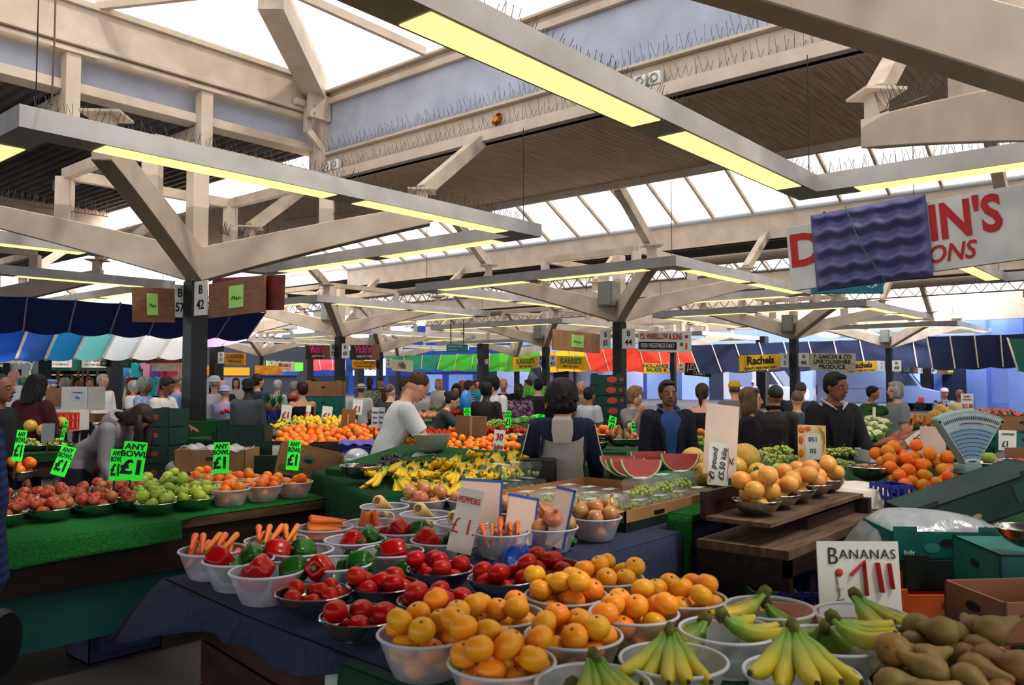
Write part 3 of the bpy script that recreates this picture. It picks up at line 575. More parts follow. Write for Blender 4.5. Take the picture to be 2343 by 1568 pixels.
for s in (-1,1):
    obj('side_window', M().box((1.7, s*1.1-.02, 1.5),(2.8, s*1.1+.02, 2.3)), mat('35405c', rough=.1), e)
    for x in (-2.8, 2.4): obj('wheel', M().lathe([(0,-.15),(.45,-.14),(.47,0),(.45,.14),(0,.15)], 18), BLK, e, (x, s*.95, .47), (pi/2,0,0))
# ---- people
def remesh(o, vox, it=3, f=.5):
    m = o.modifiers.new('skin', 'REMESH'); m.mode = 'VOXEL'; m.voxel_size = vox; m.use_smooth_shade = True
    s = o.modifiers.new('soft', 'SMOOTH'); s.factor = f; s.iterations = it
SKIN = {'w': ('d9a284', 'c98d70'), 'p': ('e2b196', 'd39c80'), 'b': ('946248', '80533c'), 'd': ('4a3026', '3c271f'), 'a': ('b07a55', '9c6847')}
BROW = mat('2a1c14', rough=.8); EYEW = mat('a8a09a', rough=.4); IRIS = mat('20150f', rough=.1)
NP = [0]
def person(px, D, face, label, ytop=None, h=None, skin='w', g='m', hair=('short', '2a1d16'), top='8a8a8a', top2=None, sleeve='short', trousers='2b2f3a', lean=0, side=0, hyaw=0, hpitch=0, armL=(8,8,12), armR=(8,8,12), pos=None, jacket=None, extra=None, fat=1.0, tm=None, z0=0, hand=True):
    p = pos if pos is not None else gnd(px, D, z0)
    if h is None: h = max(1.42, min(1.92, EYE+(868.6-ytop)*D/F))
    yw = yaw_of(face); near = D < 9.5; vox = .0085 if D < 9 else (.013 if D < 13 else .02)
    n = 14 if near else 10
    Lm = Matrix.Translation((0,0,.52*h)) @ Matrix.Rotation(rad(side), 4, 'X') @ Matrix.Rotation(rad(lean), 4, 'Y') @ Matrix.Translation((0,0,-.52*h))
    def sp(x, y, z, k=1): return (Lm if k else Matrix()) @ V((x*h, y*h, z*h))
    sw = .112 if g == 'm' else .098; hw = .092 if g == 'm' else .1
    TOR = [(.455,.050,.082,0),(.50,.064*fat,hw*fat,0),(.56,.060*fat,.088*fat,.25),(.62,.056*fat,.080*fat,.6),(.68,.060*fat,.088*fat,1),(.735,.066 if g == 'm' else .074,.098*(1 if g == 'm' else .95),1),(.785,.058,sw+.002,1),(.812,.046,sw-.018,1),(.832,.034,.05,1),(.85,.029,.031,1)]
    def ringz(z, rx, ry, k, inf=0, nn=n, a0=0, a1=2*pi, closed=True, cx=0.0):
        pts = []
        M4 = Lm if k >= 1 else (Matrix.Translation((0,0,.52*h)) @ Matrix.Rotation(rad(side*k), 4, 'X') @ Matrix.Rotation(rad(lean*k), 4, 'Y') @ Matrix.Translation((0,0,-.52*h)))
        cnt = nn if closed else nn+1
        for i in range(cnt):
            a = a0+(a1-a0)*i/nn; ca, sa = cos(a), sin(a)
            q = lambda t: (abs(t)**.8)*(1 if t > 0 else -1)
            pts.append(M4 @ V(((cx+rx*q(ca))*h+inf*ca, ry*h*q(sa)+inf*sa, z*h)))
        return pts
    def lerp_tor(z):
        for i in range(len(TOR)-1):
            if TOR[i][0] <= z <= TOR[i+1][0]:
                t = (z-TOR[i][0])/(TOR[i+1][0]-TOR[i][0]); return [TOR[i][j]+(TOR[i+1][j]-TOR[i][j])*t for j in range(4)]
        return TOR[-1]
    def torso(m, inf, z0_, z1_):
        zs = [z0_]+[t[0] for t in TOR if z0_ < t[0] < z1_]+[z1_]
        m.loft([ringz(z, r[1], r[2], r[3], inf) for z in zs for r in [lerp_tor(z)]])
    def patch(name, z0_, z1_, a0, a1, inf, m_, par, nz=8, na=10, fa=None):
        mb = M(); rows = []
        for i in range(nz+1):
            z = z0_+(z1_-z0_)*i/nz; r = lerp_tor(z); b0, b1 = (fa(i/nz) if fa else (a0, a1)); rows.append(ringz(z, r[1], r[2], r[3], inf, na, b0, b1, False))
        w = na+1; mb.add([q for r in rows for q in r], [(i*w+j, i*w+j+1, (i+1)*w+j+1, (i+1)*w+j) for i in range(nz) for j in range(na)])
        return obj(name, mb, m_, par)
    arms = []
    for s, (a, b, c) in ((1, armL), (-1, armR)):
        sh = V((0, s*sw*.93*h, .795*h)); a, b, c = rad(a), rad(b), rad(c)
        d1 = V((sin(a)*cos(b), s*sin(b), -cos(a)*cos(b))); el = sh+d1*.172*h
        a2 = a+c; d2 = V((sin(a2)*cos(b*.4), s*sin(b*.4)-s*.18*(1 if c > .6 else 0), -cos(a2)*cos(b*.4))).normalized(); wr = el+d2*.148*h
        arms.append(([Lm @ q for q in (sh, sh.lerp(el,.5), el, el.lerp(wr,.5), wr)], Lm.to_3x3() @ d2, s))
    B = M(); torso(B, 0, .455, .85)
    B.tube([sp(0,0,.82), sp(.004,0,.86), sp(.010,0,.895)], [.034*h, .031*h, .031*h], n)
    for pts, d2, s in arms:
        B.ball(pts[0], .040*h, 10, 7); B.tube(pts, [.038*h,.033*h,.027*h,.025*h,.0175*h], n)
        if hand:
            up = V((0,0,1)) if abs(d2.z) < .8 else (Lm.to_3x3() @ V((1,0,0))); sd = d2.cross(up).normalized(); nr = sd.cross(d2)
            w = pts[4]; u = .0155*h*.62
            B.tube([w, w+d2*.02*h, w+d2*.05*h], [.018*h, .023*h, .021*h], 10, flat=.6)
            if D < 13:
                for k in range(4):
                    o = (k-1.5)*.0118*h; ln = (.040,.046,.044,.034)[k]*h; b0 = w+d2*.045*h+sd*o; cur = -nr*.25
                    B.tube([b0, b0+(d2+cur*.4)*ln*.5, b0+(d2+cur*1.6)*ln], [u*.78, u*.7, u*.5], 6)
                b0 = w+d2*.015*h+sd*.018*h; B.tube([b0, b0+(d2+sd*.8-nr*.3)*.024*h, b0+(d2*1.3+sd*.6-nr*.6)*.04*h], [u*.9, u*.8, u*.55], 6)
    for s in (-1, 1):
        B.tube([V((0,s*.046*h,.50*h)), V((.006*h,s*.05*h,.38*h)), V((.012*h,s*.052*h,.28*h)), V((-.008*h,s*.054*h,.19*h)), V((-.005*h,s*.055*h,.045*h))], [.060*h,.05*h,.036*h,.036*h,.022*h], n)
        B.ball((.03*h, s*.056*h, .022*h), (.065*h,.026*h,.022*h))
    H = .132*h; hc = sp(.012, 0, .868)
    Hm = Matrix.Translation(hc) @ Matrix.Rotation(rad(side), 4, 'X') @ Matrix.Rotation(rad(lean), 4, 'Y') @ Matrix.Rotation(rad(-hyaw), 4, 'Z') @ Matrix.Rotation(rad(hpitch), 4, 'Y')
    def hp(x, y, z): return Hm @ V((x*H, y*H, z*H))
    HR = [(0,.25,.08,.10),(.05,.19,.19,.18),(.15,.12,.30,.255),(.30,.05,.39,.30),(.45,.015,.43,.335),(.6,.0,.455,.345),(.75,-.01,.44,.335),(.88,-.02,.37,.285),(.96,-.03,.24,.19),(1.0,-.03,.09,.08)]
    B.loft([[hp(cx+rx*cos(2*pi*k/16), ry*sin(2*pi*k/16), z) for k in range(16)] for z, cx, rx, ry in HR])
    B.tube([hp(.42,0,.56), hp(.49,0,.46), hp(.53,0,.37), hp(.44,0,.34)], [.05*H,.055*H,.075*H,.07*H], 8)
    for s in (-1, 1): B.ball(hp(-.03, s*.345, .46), (.10*H,.035*H,.14*H), 8, 6)
    B.ball(hp(.40,0,.2), (.06*H,.13*H,.05*H)); B.ball(hp(.36,0,.07), (.07*H,.10*H,.07*H))
    B.ball(hp(.40,0,.62), (.06*H,.24*H,.05*H))
    sk = SKIN[skin]
    body = obj('person', B, mat(*sk, rough=.5, scale=14, sss=0), None, p, (0,0,yw)); remesh(body, min(vox, .0072) if near else vox, 2, .4)
    tag(body, label, 'person')
    # face
    if abs(((face+hyaw+180) % 360)-180) < 125:
        mb = M()
        for s in (-1, 1):
            mb = M().ball(hp(.395, s*.155, .505), (.052*H,.07*H,.030*H), 8, 6); mb.slot(1).ball(hp(.425, s*.155, .505), (.03*H,.034*H,.030*H), 8, 6); obj('eye', mb, [EYEW, IRIS], body)
            if D < 14: obj('eyebrow', M().tube([hp(.425, s*.06, .60), hp(.43, s*.15, .635), hp(.36, s*.25, .60)], [.018*H,.022*H,.012*H], 6, flat=.6), BROW if hair[1] not in ('b9b9b5','cfcfcc','e8e6e2') else mat('8d8a84', rough=.8), body)
        obj('mouth', M().tube([hp(.375,-.14,.205), hp(.455,-.05,.215), hp(.46,0,.205), hp(.455,.05,.215), hp(.375,.14,.205)], [.008*H,.03*H,.032*H,.03*H,.008*H], 6), mat('9a5a4e' if skin in 'wp' else '5a3028', rough=.5), body)
    # hair and hats
    hs, hcol = hair[:2]; hm = mat(hcol, tuple(c*.45 for c in lin(hcol)), rough=.6, scale=38, stretch=(1,1,.15), bump=.9, detail=5) if hcol else None
    def hball(m, c, r): m.ball((0,0,0), r, 16, 12); k = 16*11+2; m.v[-k:] = [tuple(hp(c[0]+x, c[1]+y, c[2]+z)) for x, y, z in m.v[-k:]]
    m = M()
    if hs in ('mop','short','long','pony','bun','bushy','bob','crop'):
        q = {'crop': .96, 'bushy': 1.22}.get(hs, 1.05); hball(m, (-.075,0,.68), (.455*q,.385*q,.41*q))
        if hs != 'crop': hball(m, (-.16,0,.5), (.33*q,.36*q,.36*q))
        if hs == 'short': hball(m, (.14,0,.93), (.27,.3,.12))
        if hs == 'long':
            hball(m, (-.2,0,.15), (.27,.42,.62)); hball(m, (.06,.33,.35), (.2,.1,.5)); hball(m, (.06,-.33,.35), (.2,.1,.5)); hball(m, (.12,0,.92), (.3,.32,.14))
        if hs == 'bob':
            hball(m, (-.1,0,.38), (.4,.46,.46)); hball(m, (.1,.36,.4), (.24,.12,.38)); hball(m, (.1,-.36,.4), (.24,.12,.38)); hball(m, (.14,0,.92), (.3,.36,.16))
        if hs == 'mop':
            hball(m, (-.1,0,.55), (.56,.56,.58)); hball(m, (-.12,0,.2), (.42,.5,.34)); hball(m, (.2,0,.9), (.34,.36,.2))
            for k in range(26): a = k*2.4; z = .1+.75*((k*7) % 26)/26; r0 = .54*sqrt(max(.15, 1-((z-.5)/.62)**2)); m.tube([hp(-.1+r0*.8*cos(a), r0*.8*sin(a), z+.15), hp(-.1+r0*1.12*cos(a+.2), r0*1.12*sin(a+.2), z-.14)], [.1*H,.03*H], 5)
        if hs == 'bushy': hball(m, (-.12,0,.45), (.44,.46,.46)); hball(m, (.1,0,.95), (.35,.38,.2))
        if hs == 'pony': m.tube([hp(-.45,0,.78), hp(-.75,0,.6), hp(-.78,0,.1), hp(-.7,0,-.35)], [.1*H,.15*H,.13*H,.03*H], 8)
        if hs == 'bun': hball(m, (-.5,0,.78), (.22,.22,.22))
    elif hs == 'balding': hball(m, (-.14,0,.48), (.38,.372,.28))
    elif hs == 'dread':
        hball(m, (-.1,0,.66), (.5,.45,.42))
        for k in range(9): a = pi*.5+pi*k/8; m.tube([hp(-.1+.4*cos(a),.4*sin(a),.6), hp(-.12+.48*cos(a),.46*sin(a),.1), hp(-.2+.45*cos(a),.42*sin(a),-.5)], [.11*H,.11*H,.06*H], 6)
    elif hs in ('cap','hat','straw','flat'):
        hc2 = hair[2] if len(hair) > 2 else '888888'; hmat = mat(hc2, rough=.8); mm = M()
        prof = [(.40,.66),(.405,.8),(.36,.95),(.24,1.06),(.0,1.1)] if hs != 'flat' else [(.43,.74),(.45,.84),(.36,.96),(.2,1.0),(0,1.02)]
        mm.loft([[hp(-.02+r*1.12*cos(2*pi*k/16), r*sin(2*pi*k/16), z) for k in range(16)] for r, z in prof])
        if hs in ('cap','flat'): mm.loft([[hp(.25+x*c, y*s_, .70+dz) for k in range(12) for c, s_ in [(cos(pi*2*k/12), sin(pi*2*k/12))]] for dz, x, y in ((-.03,.48,.3),(0,.5,.32),(.03,.48,.3))])
        else:
            br = .62 if hs == 'straw' else .55
            mm.loft([[hp(-.02+r*cos(2*pi*k/18), r*.92*sin(2*pi*k/18), z) for k in range(18)] for r, z in ((.38,.70),(br,.62 if hs == 'hat' else .66),(br,.65 if hs == 'hat' else .69),(.38,.74))])
        obj('hat', mm, hmat, body)
        if hs == 'straw': obj('hat_band', M().loft([[hp(-.02+r*1.12*cos(2*pi*k/16), r*sin(2*pi*k/16), z) for k in range(16)] for r, z in ((.415,.72),(.415,.82))], False), BLK, body)
        hball(m, (-.12,0,.5), (.38,.36,.26))
    if m.v: remesh(obj('hair', m, hm or BROW, body), .007 if near else .014, 2)
    # clothes
    tmat = tm or mat(top, top2, rough=.85, scale=(6 if not top2 else 22), bump=.15)
    infl = .012 if not jacket else .024
    T = M(); torso(T, infl, .45 if g == 'm' or jacket else .47, .835 if sleeve != 'none' else .79)
    if sleeve != 'none':
        for pts, d2, s in arms:
            if sleeve == 'long': P = pts; rr = [.038,.035,.030,.028,.023]
            else: P = [pts[0], pts[1], pts[1].lerp(pts[2], .45)]; rr = [.040,.038,.037]
            T.ball(pts[0], .042*h+infl*.8, 10, 7); T.tube(P, [r*h+infl*.9 for r in rr], n)
    else:
        for s in (-1, 1): T.tube([sp(.05, s*.055, .77), sp(.02, s*.062, .825), sp(-.045, s*.055, .77)], [.014*h]*3, 6)
    top_o = obj('jacket' if jacket else 'shirt', T, tmat, body); remesh(top_o, vox*1.2, 3)
    Q = M(); Q.loft([ringz(z, rx, ry, 0 if z < .52 else .1, .008) for z, rx, ry, kk in TOR[:3]])
    for s in (-1, 1): Q.tube([V((0,s*.047*h,.50*h)), V((.006*h,s*.05*h,.38*h)), V((.012*h,s*.052*h,.28*h)), V((-.004*h,s*.054*h,.16*h)), V((0,s*.055*h,.05*h))], [.064*h,.056*h,.046*h,.042*h,.040*h], n)
    remesh(obj('trousers', Q, mat(trousers, rough=.85, scale=9, bump=.1), body), max(vox*1.3, .012), 2)
    for s in (-1, 1): obj('shoe', M().ball((.03*h, s*.056*h, .024*h), (.075*h,.031*h,.028*h), 12, 8).box((-.035*h, s*.056*h-.024*h, 0), (.095*h, s*.056*h+.024*h, .012*h)), BLK, body)
    if jacket:
        patch('shirt_front', .52, .835, 0, 0, infl+.006, mat(jacket, rough=.8, bump=.1), body, fa=lambda t: (-(.08+.38*t), .08+.38*t))
        for s in (-1, 1): obj('lapel', M().tube([sp(.070,s*.035,.60), sp(.080,s*.05,.72), sp(.058,s*.062,.80), sp(.0,s*.052,.845)], [.007*h,.016*h,.016*h,.012*h], 8, flat=.5), tmat, body)
    if extra: extra(top_o, h, sp, patch, infl, hp, H, arms)
    return body
def carry(name, mb, m, b, label, cat):
    o = b.parent; return tag(obj(name, mb, m, None, o.location.copy(), o.rotation_euler.copy(), bevel=.015), label, cat)
def collar(c):
    def f(b, h, sp, patch, infl, hp, H, arms):
        for s in (-1, 1): obj('collar', M().tube([sp(.055,s*.012,.815), sp(.035,s*.05,.845), sp(-.03,s*.045,.862), sp(-.042,0,.866)], [.008*h,.015*h,.015*h,.014*h], 8, flat=.45), mat(c, rough=.8), b)
    return f
def hoodie(b, h, sp, patch, infl, hp, H, arms):
    patch('back_panel', .47, .80, pi-1.0, pi+1.0, infl+.006, mat('a9a29c', '9b948f', rough=.9, scale=5, bump=.2), b, fa=lambda t: (pi-1.15+.35*t, pi+1.15-.35*t))
    m = M()
    for k in range(7):
        a = -1.3+2.6*k/6
    rows = [[sp(-.03-.055*cos(t)*r, .085*sin(t)*r, z) for t in [(-1.9+3.8*k/14) for k in range(15)]] for r, z in ((.9,.85),(1.25,.838),(1.3,.79),(1.05,.745),(.7,.74))]
    m.add([q for r in rows for q in r], [(i*15+j, i*15+j+1, (i+1)*15+j+1, (i+1)*15+j) for i in range(4) for j in range(14)])
    o = obj('hood', m, mat('232a48', rough=.9), b); md = o.modifiers.new('t', 'SOLIDIFY'); md.thickness = .02; ms = o.modifiers.new('s', 'SUBSURF'); ms.levels = ms.render_levels = 1
    rows = [[sp(-.045-.055*cos(t)*r, .085*sin(t)*r, z) for t in [(-.42+.84*k/6) for k in range(7)]] for r, z in ((.95,.853),(1.25,.838),(1.31,.79),(1.07,.742))]
    obj('hood_panel', M().add([q for r in rows for q in r], [(i*7+j, i*7+j+1, (i+1)*7+j+1, (i+1)*7+j) for i in range(3) for j in range(6)]), mat('b3aca6', rough=.9), b)
    for pts, d2, s in arms:
        for k in (-1, 1):
            off = V((-.052*h*.55, s*.035*h, 0)); q = [p+V((-.05*h*.7+k*.006*h, s*(.036*h), .02*h if i == 0 else 0)) for i, p in enumerate(pts[:4])]
            obj('sleeve_stripe', M().tube(q, .004, 6), WHITE, b)
    hb = carry('handbag', M().loft([[sp(-.11+x, .095+y, z) for x, y in ((-.03,-.07),(.03,-.07),(.03,.07),(-.03,.07))] for z in (.50,.56,.64,.68)]), mat('141416', rough=.35), b, 'black shoulder bag hanging on the hooded shopper', 'handbag')
    obj('bag_strap', M().tube([sp(-.11,.10,.66), sp(-.085,.085,.70), sp(-.03,.075,.835), sp(.06,.07,.78)], .013, 8, flat=.5), mat('141416', rough=.35), hb)
def printed(c, z0=.62, z1=.74, w=.5):
    return lambda b, h, sp, patch, infl, hp, H, arms: patch('chest_print', z0, z1, -w, w, infl+.004, mat(c, 'e8e8e8', rough=.8, scale=30), b)
def rucksack(c, w):
    def f(b, h, sp, patch, infl, hp, H, arms):
        rs = carry('rucksack', M().loft([[sp(-.09+x, y, z) for x, y in ((-.06,-.07),(.02,-.08),(.02,.08),(-.06,.07))] for z in (.57,.6,.76,.8)]), mat(c, rough=.7), b, w, 'rucksack')
        for s in (-1,1): obj('strap', M().tube([sp(-.07,s*.07,.78), sp(-.01,s*.075,.832), sp(.07,s*.07,.74)], .016, 6, flat=.5), mat(c, rough=.7), rs)
    return f
def strap1(c):
    return lambda b, h, sp, patch, infl, hp, H, arms: obj('shoulder_strap', M().tube([sp(-.08,-.06,.60), sp(-.085,.02,.72), sp(-.02,.085,.825), sp(.06,.06,.75)], .022, 8, flat=.4), mat(c, rough=.6), b)
def tee_extra(b, h, sp, patch, infl, hp, H, arms):
    patch('side_print', .50, .56, -1.9, -1.3, infl+.005, mat('2a2a2c', 'd8d8d8', rough=.8, scale=40), b)
    w = arms[1][0][4]; obj('wristwatch', M().tube([arms[1][0][3].lerp(w,.7), arms[1][0][3].lerp(w,.85)], .033, 10), BLK, b)
def phone(b, h, sp, patch, infl, hp, H, arms):
    q = arms[1][0][4]+arms[1][1]*.07*h; carry('mobile_phone', M().cbox(q, (.02,.07,.13), (0,.3,0)), BLK, b, 'black mobile phone held by the grey haired person in glasses', 'phone')
    w = arms[1][0][4]; d = arms[1][1]; obj('glasses', M().tube([hp(.46,-.26,.5), hp(.47,-.15,.46), hp(.48,0,.5), hp(.47,.15,.46), hp(.46,.26,.5), hp(.0,.35,.52)], .004, 5), mat('6a5a50', rough=.3), b)
def hood2(b, h, sp, patch, infl, hp, H, arms):
    m = M()
    for s in (-1, 1):
        for k in range(5): q = hp(-.05+.11*k, s*(.40-.02*k), .75-.05*k); m.tube([q, q+V((.0,s*.01,-.10)), q+V((.015,0,-.20-.01*k)), q+V((.03,-s*.01,-.29))], [.03,.034,.026,.006], 7)
    obj('hair', m, mat('3a241b', '20130e', rough=.6, scale=30, stretch=(1,1,.2), bump=.6), b.parent, ang=180)
    rows = [[sp(-.03-.05*cos(t)*r, .082*sin(t)*r, z) for t in [(-2.1+4.2*k/14) for k in range(15)]] for r, z in ((.8,.865),(1.2,.86),(1.3,.81),(1.0,.765))]
    o = obj('hood', M().add([q for r in rows for q in r], [(i*15+j, i*15+j+1, (i+1)*15+j+1, (i+1)*15+j) for i in range(3) for j in range(14)]), mat('9c959b', rough=.9), b); md = o.modifiers.new('t', 'SOLIDIFY'); md.thickness = .025
    obj('zip', M().tube([sp(.075,0,.5), sp(.085,0,.65), sp(.06,0,.8)], .010, 6), mat('b23a48', rough=.7), b)
GREY = 'b9b9b5'
person(1285, 5.65, 178, 'person with dark bobbed hair in a grey and navy striped hoodie, seen from behind', 872, hair=('mop','1d1413'), top='1c2340', sleeve='long', extra=hoodie, armL=(24,15,20), armR=(24,15,20), fat=1.12, hpitch=8)
person(1527, 7.4, 4, 'standing dark haired person in a navy suit jacket over a blue shirt, facing the viewer', 874, skin='b', hair=('short','14100f'), top='14182a', sleeve='long', jacket='2c4e7c', extra=collar('2c4e7c'), armL=(4,9,8), armR=(4,9,8), trousers='1a1d2a')
person(878, 7.0, 108, 'person in a white T-shirt leaning to put something in a big metal scale bowl', h=1.72, skin='p', hair=('crop','5a3d28'), top='dddcdc', sleeve='short', lean=20, hpitch=18, hyaw=-20, armL=(22,8,30), armR=(52,3,42), trousers='4a5568', extra=tee_extra)
person(192, 7.4, 85, 'person in a grey hooded top bending low behind the red apple bowls', h=1.63, g='f', skin='w', hair=('long','3a241b'), top='8f8a90', sleeve='long', lean=46, hpitch=25, armL=(35,6,35), armR=(45,6,30), trousers='23263a', extra=hood2)
person(1905, 7.1, 12, 'young dark haired person in an open black jacket looking down behind the grapes', 856, skin='b', hair=('short','0f0d0d'), top='1a1517', sleeve='long', jacket='15151a', hyaw=-18, hpitch=8, armL=(18,10,30), armR=(12,12,20), extra=collar('cfc9c2'), trousers='1a1a22')
person(1712, 7.6, 75, 'person with shoulder length brown hair and a dark purple jacket, in profile', 890, g='f', skin='p', hair=('long','7a5e42'), top='241c28', sleeve='long', hyaw=-5, trousers='1c1a20', armL=(10,10,15))
person(1772, 8.2, 150, 'balding person in a brown coat with a black collar, back turned', 884, skin='a', hair=('crop','3a342e'), top='3a322f', sleeve='long', hyaw=-30, trousers='222', extra=collar('18171c')) if False else person(1772, 8.2, 150, 'balding person in a brown coat with a black collar, back turned', 884, skin='a', hair=('crop','3a342e'), top='3a322f', sleeve='long', hyaw=-30, trousers='222222', extra=collar('18171c'))
person(1822, 9.6, 140, 'person in a blue plaid shirt with a black strap across the back', 896, skin='p', hair=('crop','8a6a52'), top='5f7088', top2='3c4a62', sleeve='short', hyaw=-30, extra=strap1('141416'))
person(1832, 11.5, 165, 'person in a charcoal top standing behind the plaid shirt shopper', 876, skin='p', hair=('crop','6a5646'), top='3d4048', sleeve='short')
person(2052, 10.6, -85, 'grey haired person in a grey T-shirt and glasses holding a black phone', 876, g='f', skin='p', hair=('bob','b9b0a4'), top='8d9092', sleeve='short', armR=(25,10,60), armL=(2,6,4), extra=phone, fat=1.1, trousers='5a6a8a')
person(1980, 13, 60, 'dark haired person in a pink polo shirt behind the broccoli', 884, skin='a', hair=('short','14110f'), top='d98a82', sleeve='short', lean=8, armL=(30,8,20), armR=(30,8,20))
person(1606, 9.6, 160, 'person with a brown ponytail in a black vest top, back turned', 880, g='f', skin='p', hair=('pony','4a2c1e'), top='16161a', sleeve='none', fat=1.1, armL=(15,12,20), armR=(15,12,20))
person(1682, 11.2, 170, 'person in a yellow and green cap and grey sweatshirt', 873, skin='w', hair=('cap','6a5a48','d8a81c'), top='77787a', sleeve='long', lean=8)
person(1452, 9.8, 30, 'blond person in a grey top raising a hand to the mouth', 888, g='f', skin='p', hair=('bushy','a8845a'), top='8a8684', sleeve='short', armR=(50,14,95), armL=(15,8,30))
person(1347, 11.6, 130, 'person in a white shirt half hidden by the tall box stack', 888, skin='a', hair=('short','2a2624'), top='c9cdd4', sleeve='short')
person(1184, 12.6, 10, 'person in a navy shirt with pink and green swirls', 878, skin='d', hair=('crop','16110f'), top='20244e', top2='c98aa8', sleeve='short', hpitch=12, lean=6, extra=None)
person(1130, 12.2, -40, 'young person with thick dark hair in a printed white T-shirt', 863, skin='p', hair=('bushy','1c1614'), top='d9d9dc', sleeve='short', armR=(10,6,60), hpitch=10, extra=printed('b03038'))
person(1112, 11.2, 150, 'person in a dark brown blazer with back turned', 876, skin='d', hair=('short','151112'), top='2a2524', sleeve='long', armL=(10,8,30))
person(1045, 13.2, -5, 'person with long dark hair in a teal patterned top handing over a bag', 880, g='f', skin='a', hair=('long','1a1313'), top='1f3a4c', top2='2f6a7c', sleeve='short', hpitch=10, armL=(45,12,20), armR=(45,12,20))
person(992, 10.8, 95, 'person with a dark bun in a grey top reaching an arm across', 890, g='f', skin='p', hair=('bun','241a1a'), top='45464a', sleeve='short', lean=22, armL=(70,4,12), armR=(70,4,12))
person(893, 12.0, -150, 'person with cropped hair in a charcoal T-shirt, head turned', 880, skin='p', hair=('crop','7a6655'), top='36363a', sleeve='short', hyaw=60)
person(924, 14.4, 60, 'person with tied back brown hair behind the white shirted trader', 872, g='f', skin='w', hair=('bun','4a3426'), top='6a4a4a', sleeve='short')
person(826, 15.5, 175, 'person in a straw hat and white top', 880, skin='p', hair=('straw','6a5a48','e6d8b0'), top='e8e8e8', sleeve='short')
person(846, 17.5, 0, 'bearded person in a checked shirt beyond the straw hat', 864, skin='d', hair=('crop','16110f'), top='b8b4a4', top2='5a5a50', sleeve='short')
person(692, 11.6, -150, 'person with short red brown hair in a black vest behind the lemons', 876, g='f', skin='p', hair=('short','4a1f1c'), top='18181c', sleeve='none', armL=(45,10,25), armR=(30,8,25), hyaw=-10)
person(634, 15.6, 150, 'grey haired person in a pale blue shirt', 871, skin='p', hair=('short','cfcfcc'), top='a9c4cc', sleeve='short', hyaw=-20)
person(672, 15.8, 160, 'grey haired person in an orange shirt with a dark rucksack', 874, skin='p', hair=('short','b9b9b5'), top='d8562a', sleeve='short', extra=rucksack('2a2a2e', 'dark rucksack on the orange shirted shopper'))
person(567, 11.0, 172, 'person in a grey suit jacket and black cap, back turned', 869, skin='d', hair=('cap','16110f','1c1c20'), top='565a62', sleeve='long', fat=1.15)
person(588, 14.2, 140, 'person in a navy T-shirt behind the grey suited shopper', 858, skin='w', hair=('short','2a201a'), top='3a4468', sleeve='short')
person(491, 13.0, -160, 'person in a white bucket hat and white cardigan', 862, g='f', skin='p', hair=('hat',GREY,'d8dadd'), top='dfe2e4', sleeve='long')
person(510, 15.6, 10, 'bald bearded person in a black shirt at the crowd by plate 75', 870, skin='w', hair=('balding','6a5a4a'), top='1c1c20', sleeve='short')
person(513, 12.8, 170, 'small person in a lilac bucket hat', 882, h=1.5, g='f', skin='p', hair=('hat',GREY,'c4c4f0'), top='b8a8d0', sleeve='long')
person(404, 13.5, 150, 'person in a pale blue polo shirt next to the black column', 860, skin='w', hair=('crop','8a8078'), top='8fa8d8', sleeve='short')
person(374, 11.2, 78, 'person in a cream shirt with bowed head beside the black column', 865, skin='b', hair=('short','1a1614'), top='d0ccc8', sleeve='short', hpitch=20, armL=(20,6,50))
person(330, 12.4, 85, 'curly grey haired person in a pale blue patterned top', 866, g='f', skin='b', hair=('bushy',GREY), top='9fb4e0', top2='c4d0f0', sleeve='short')
SUNW = 'f4f2f8'
person(306, 15.5, 80, 'white haired sunlit person in a pale top', 874, g='f', skin='p', hair=('bushy','e8e6e2'), top=SUNW, sleeve='short')
person(234, 14.4, 70, 'grey haired sunlit person in a bright white shirt', 858, skin='p', hair=('short','cfcfcc'), top=SUNW, sleeve='long')
person(118, 13.4, -80, 'bearded person in a blue flat cap and blue shirt', 868, skin='p', hair=('flat',GREY,'6a84b8'), top='8fa4d0', sleeve='short')
person(34, 16, -30, 'sunlit bald person in a white shirt under the awning', 848, skin='p', hair=('balding','e8e6e2'), top=SUNW, sleeve='short')
person(62, 8.6, 165, 'person with dreadlocks in a maroon T-shirt, back turned', 856, skin='d', hair=('dread','16100f'), top='4a1218', sleeve='short', lean=10, armL=(25,10,25), armR=(25,10,25), fat=1.15)
person(-6, 6.6, 95, 'dark clothed person at the picture edge beside the grapes', 858, skin='b', hair=('crop','16110f'), top='15171f', sleeve='long', fat=1.2)
person(1152, 14.6, 5, 'bald person in a black polo shirt', 866, skin='w', hair=('balding','3a2a20'), top='1a1a1e', sleeve='short')
person(1232, 13.4, 170, 'person with a black rucksack behind the swirl shirted shopper', 868, skin='p', hair=('short','1a1616'), top='2a2e38', sleeve='long', extra=rucksack('1b1c20', 'black rucksack on the shopper behind the swirl shirt'))
person(1072, 16.0, 110, 'person in a black and white striped polo', 872, skin='w', hair=('short','4a3e36'), top='c8c8cc', tm=mat('1c1c22', 'd8d8d8', kind='wave', scale=7, rough=.8, lo=.45, hi=.55), sleeve='short')
person(1056, 18.0, 60, 'bald person beside the striped polo shopper', 870, skin='a', hair=('balding','2a201c'), top='3a4a7a', sleeve='short')
person(2196, 15.0, 170, 'balding person in a beige shirt at the right hand stalls', 894, skin='a', hair=('balding','8a8078'), top='d0c49c', sleeve='short')
person(2160, 16.5, -20, 'person in sunlit white headgear and a blue black top', 898, skin='w', hair=('cap','e8e6e2','f0f0f4'), top='20306a', top2='c8d0e8', sleeve='short')
person(1722, 40, 0, 'sunlit white capped person by the open van', 872, skin='w', hair=('cap','e8e6e2','f4f4f4'), top='a8c0f0', sleeve='short')
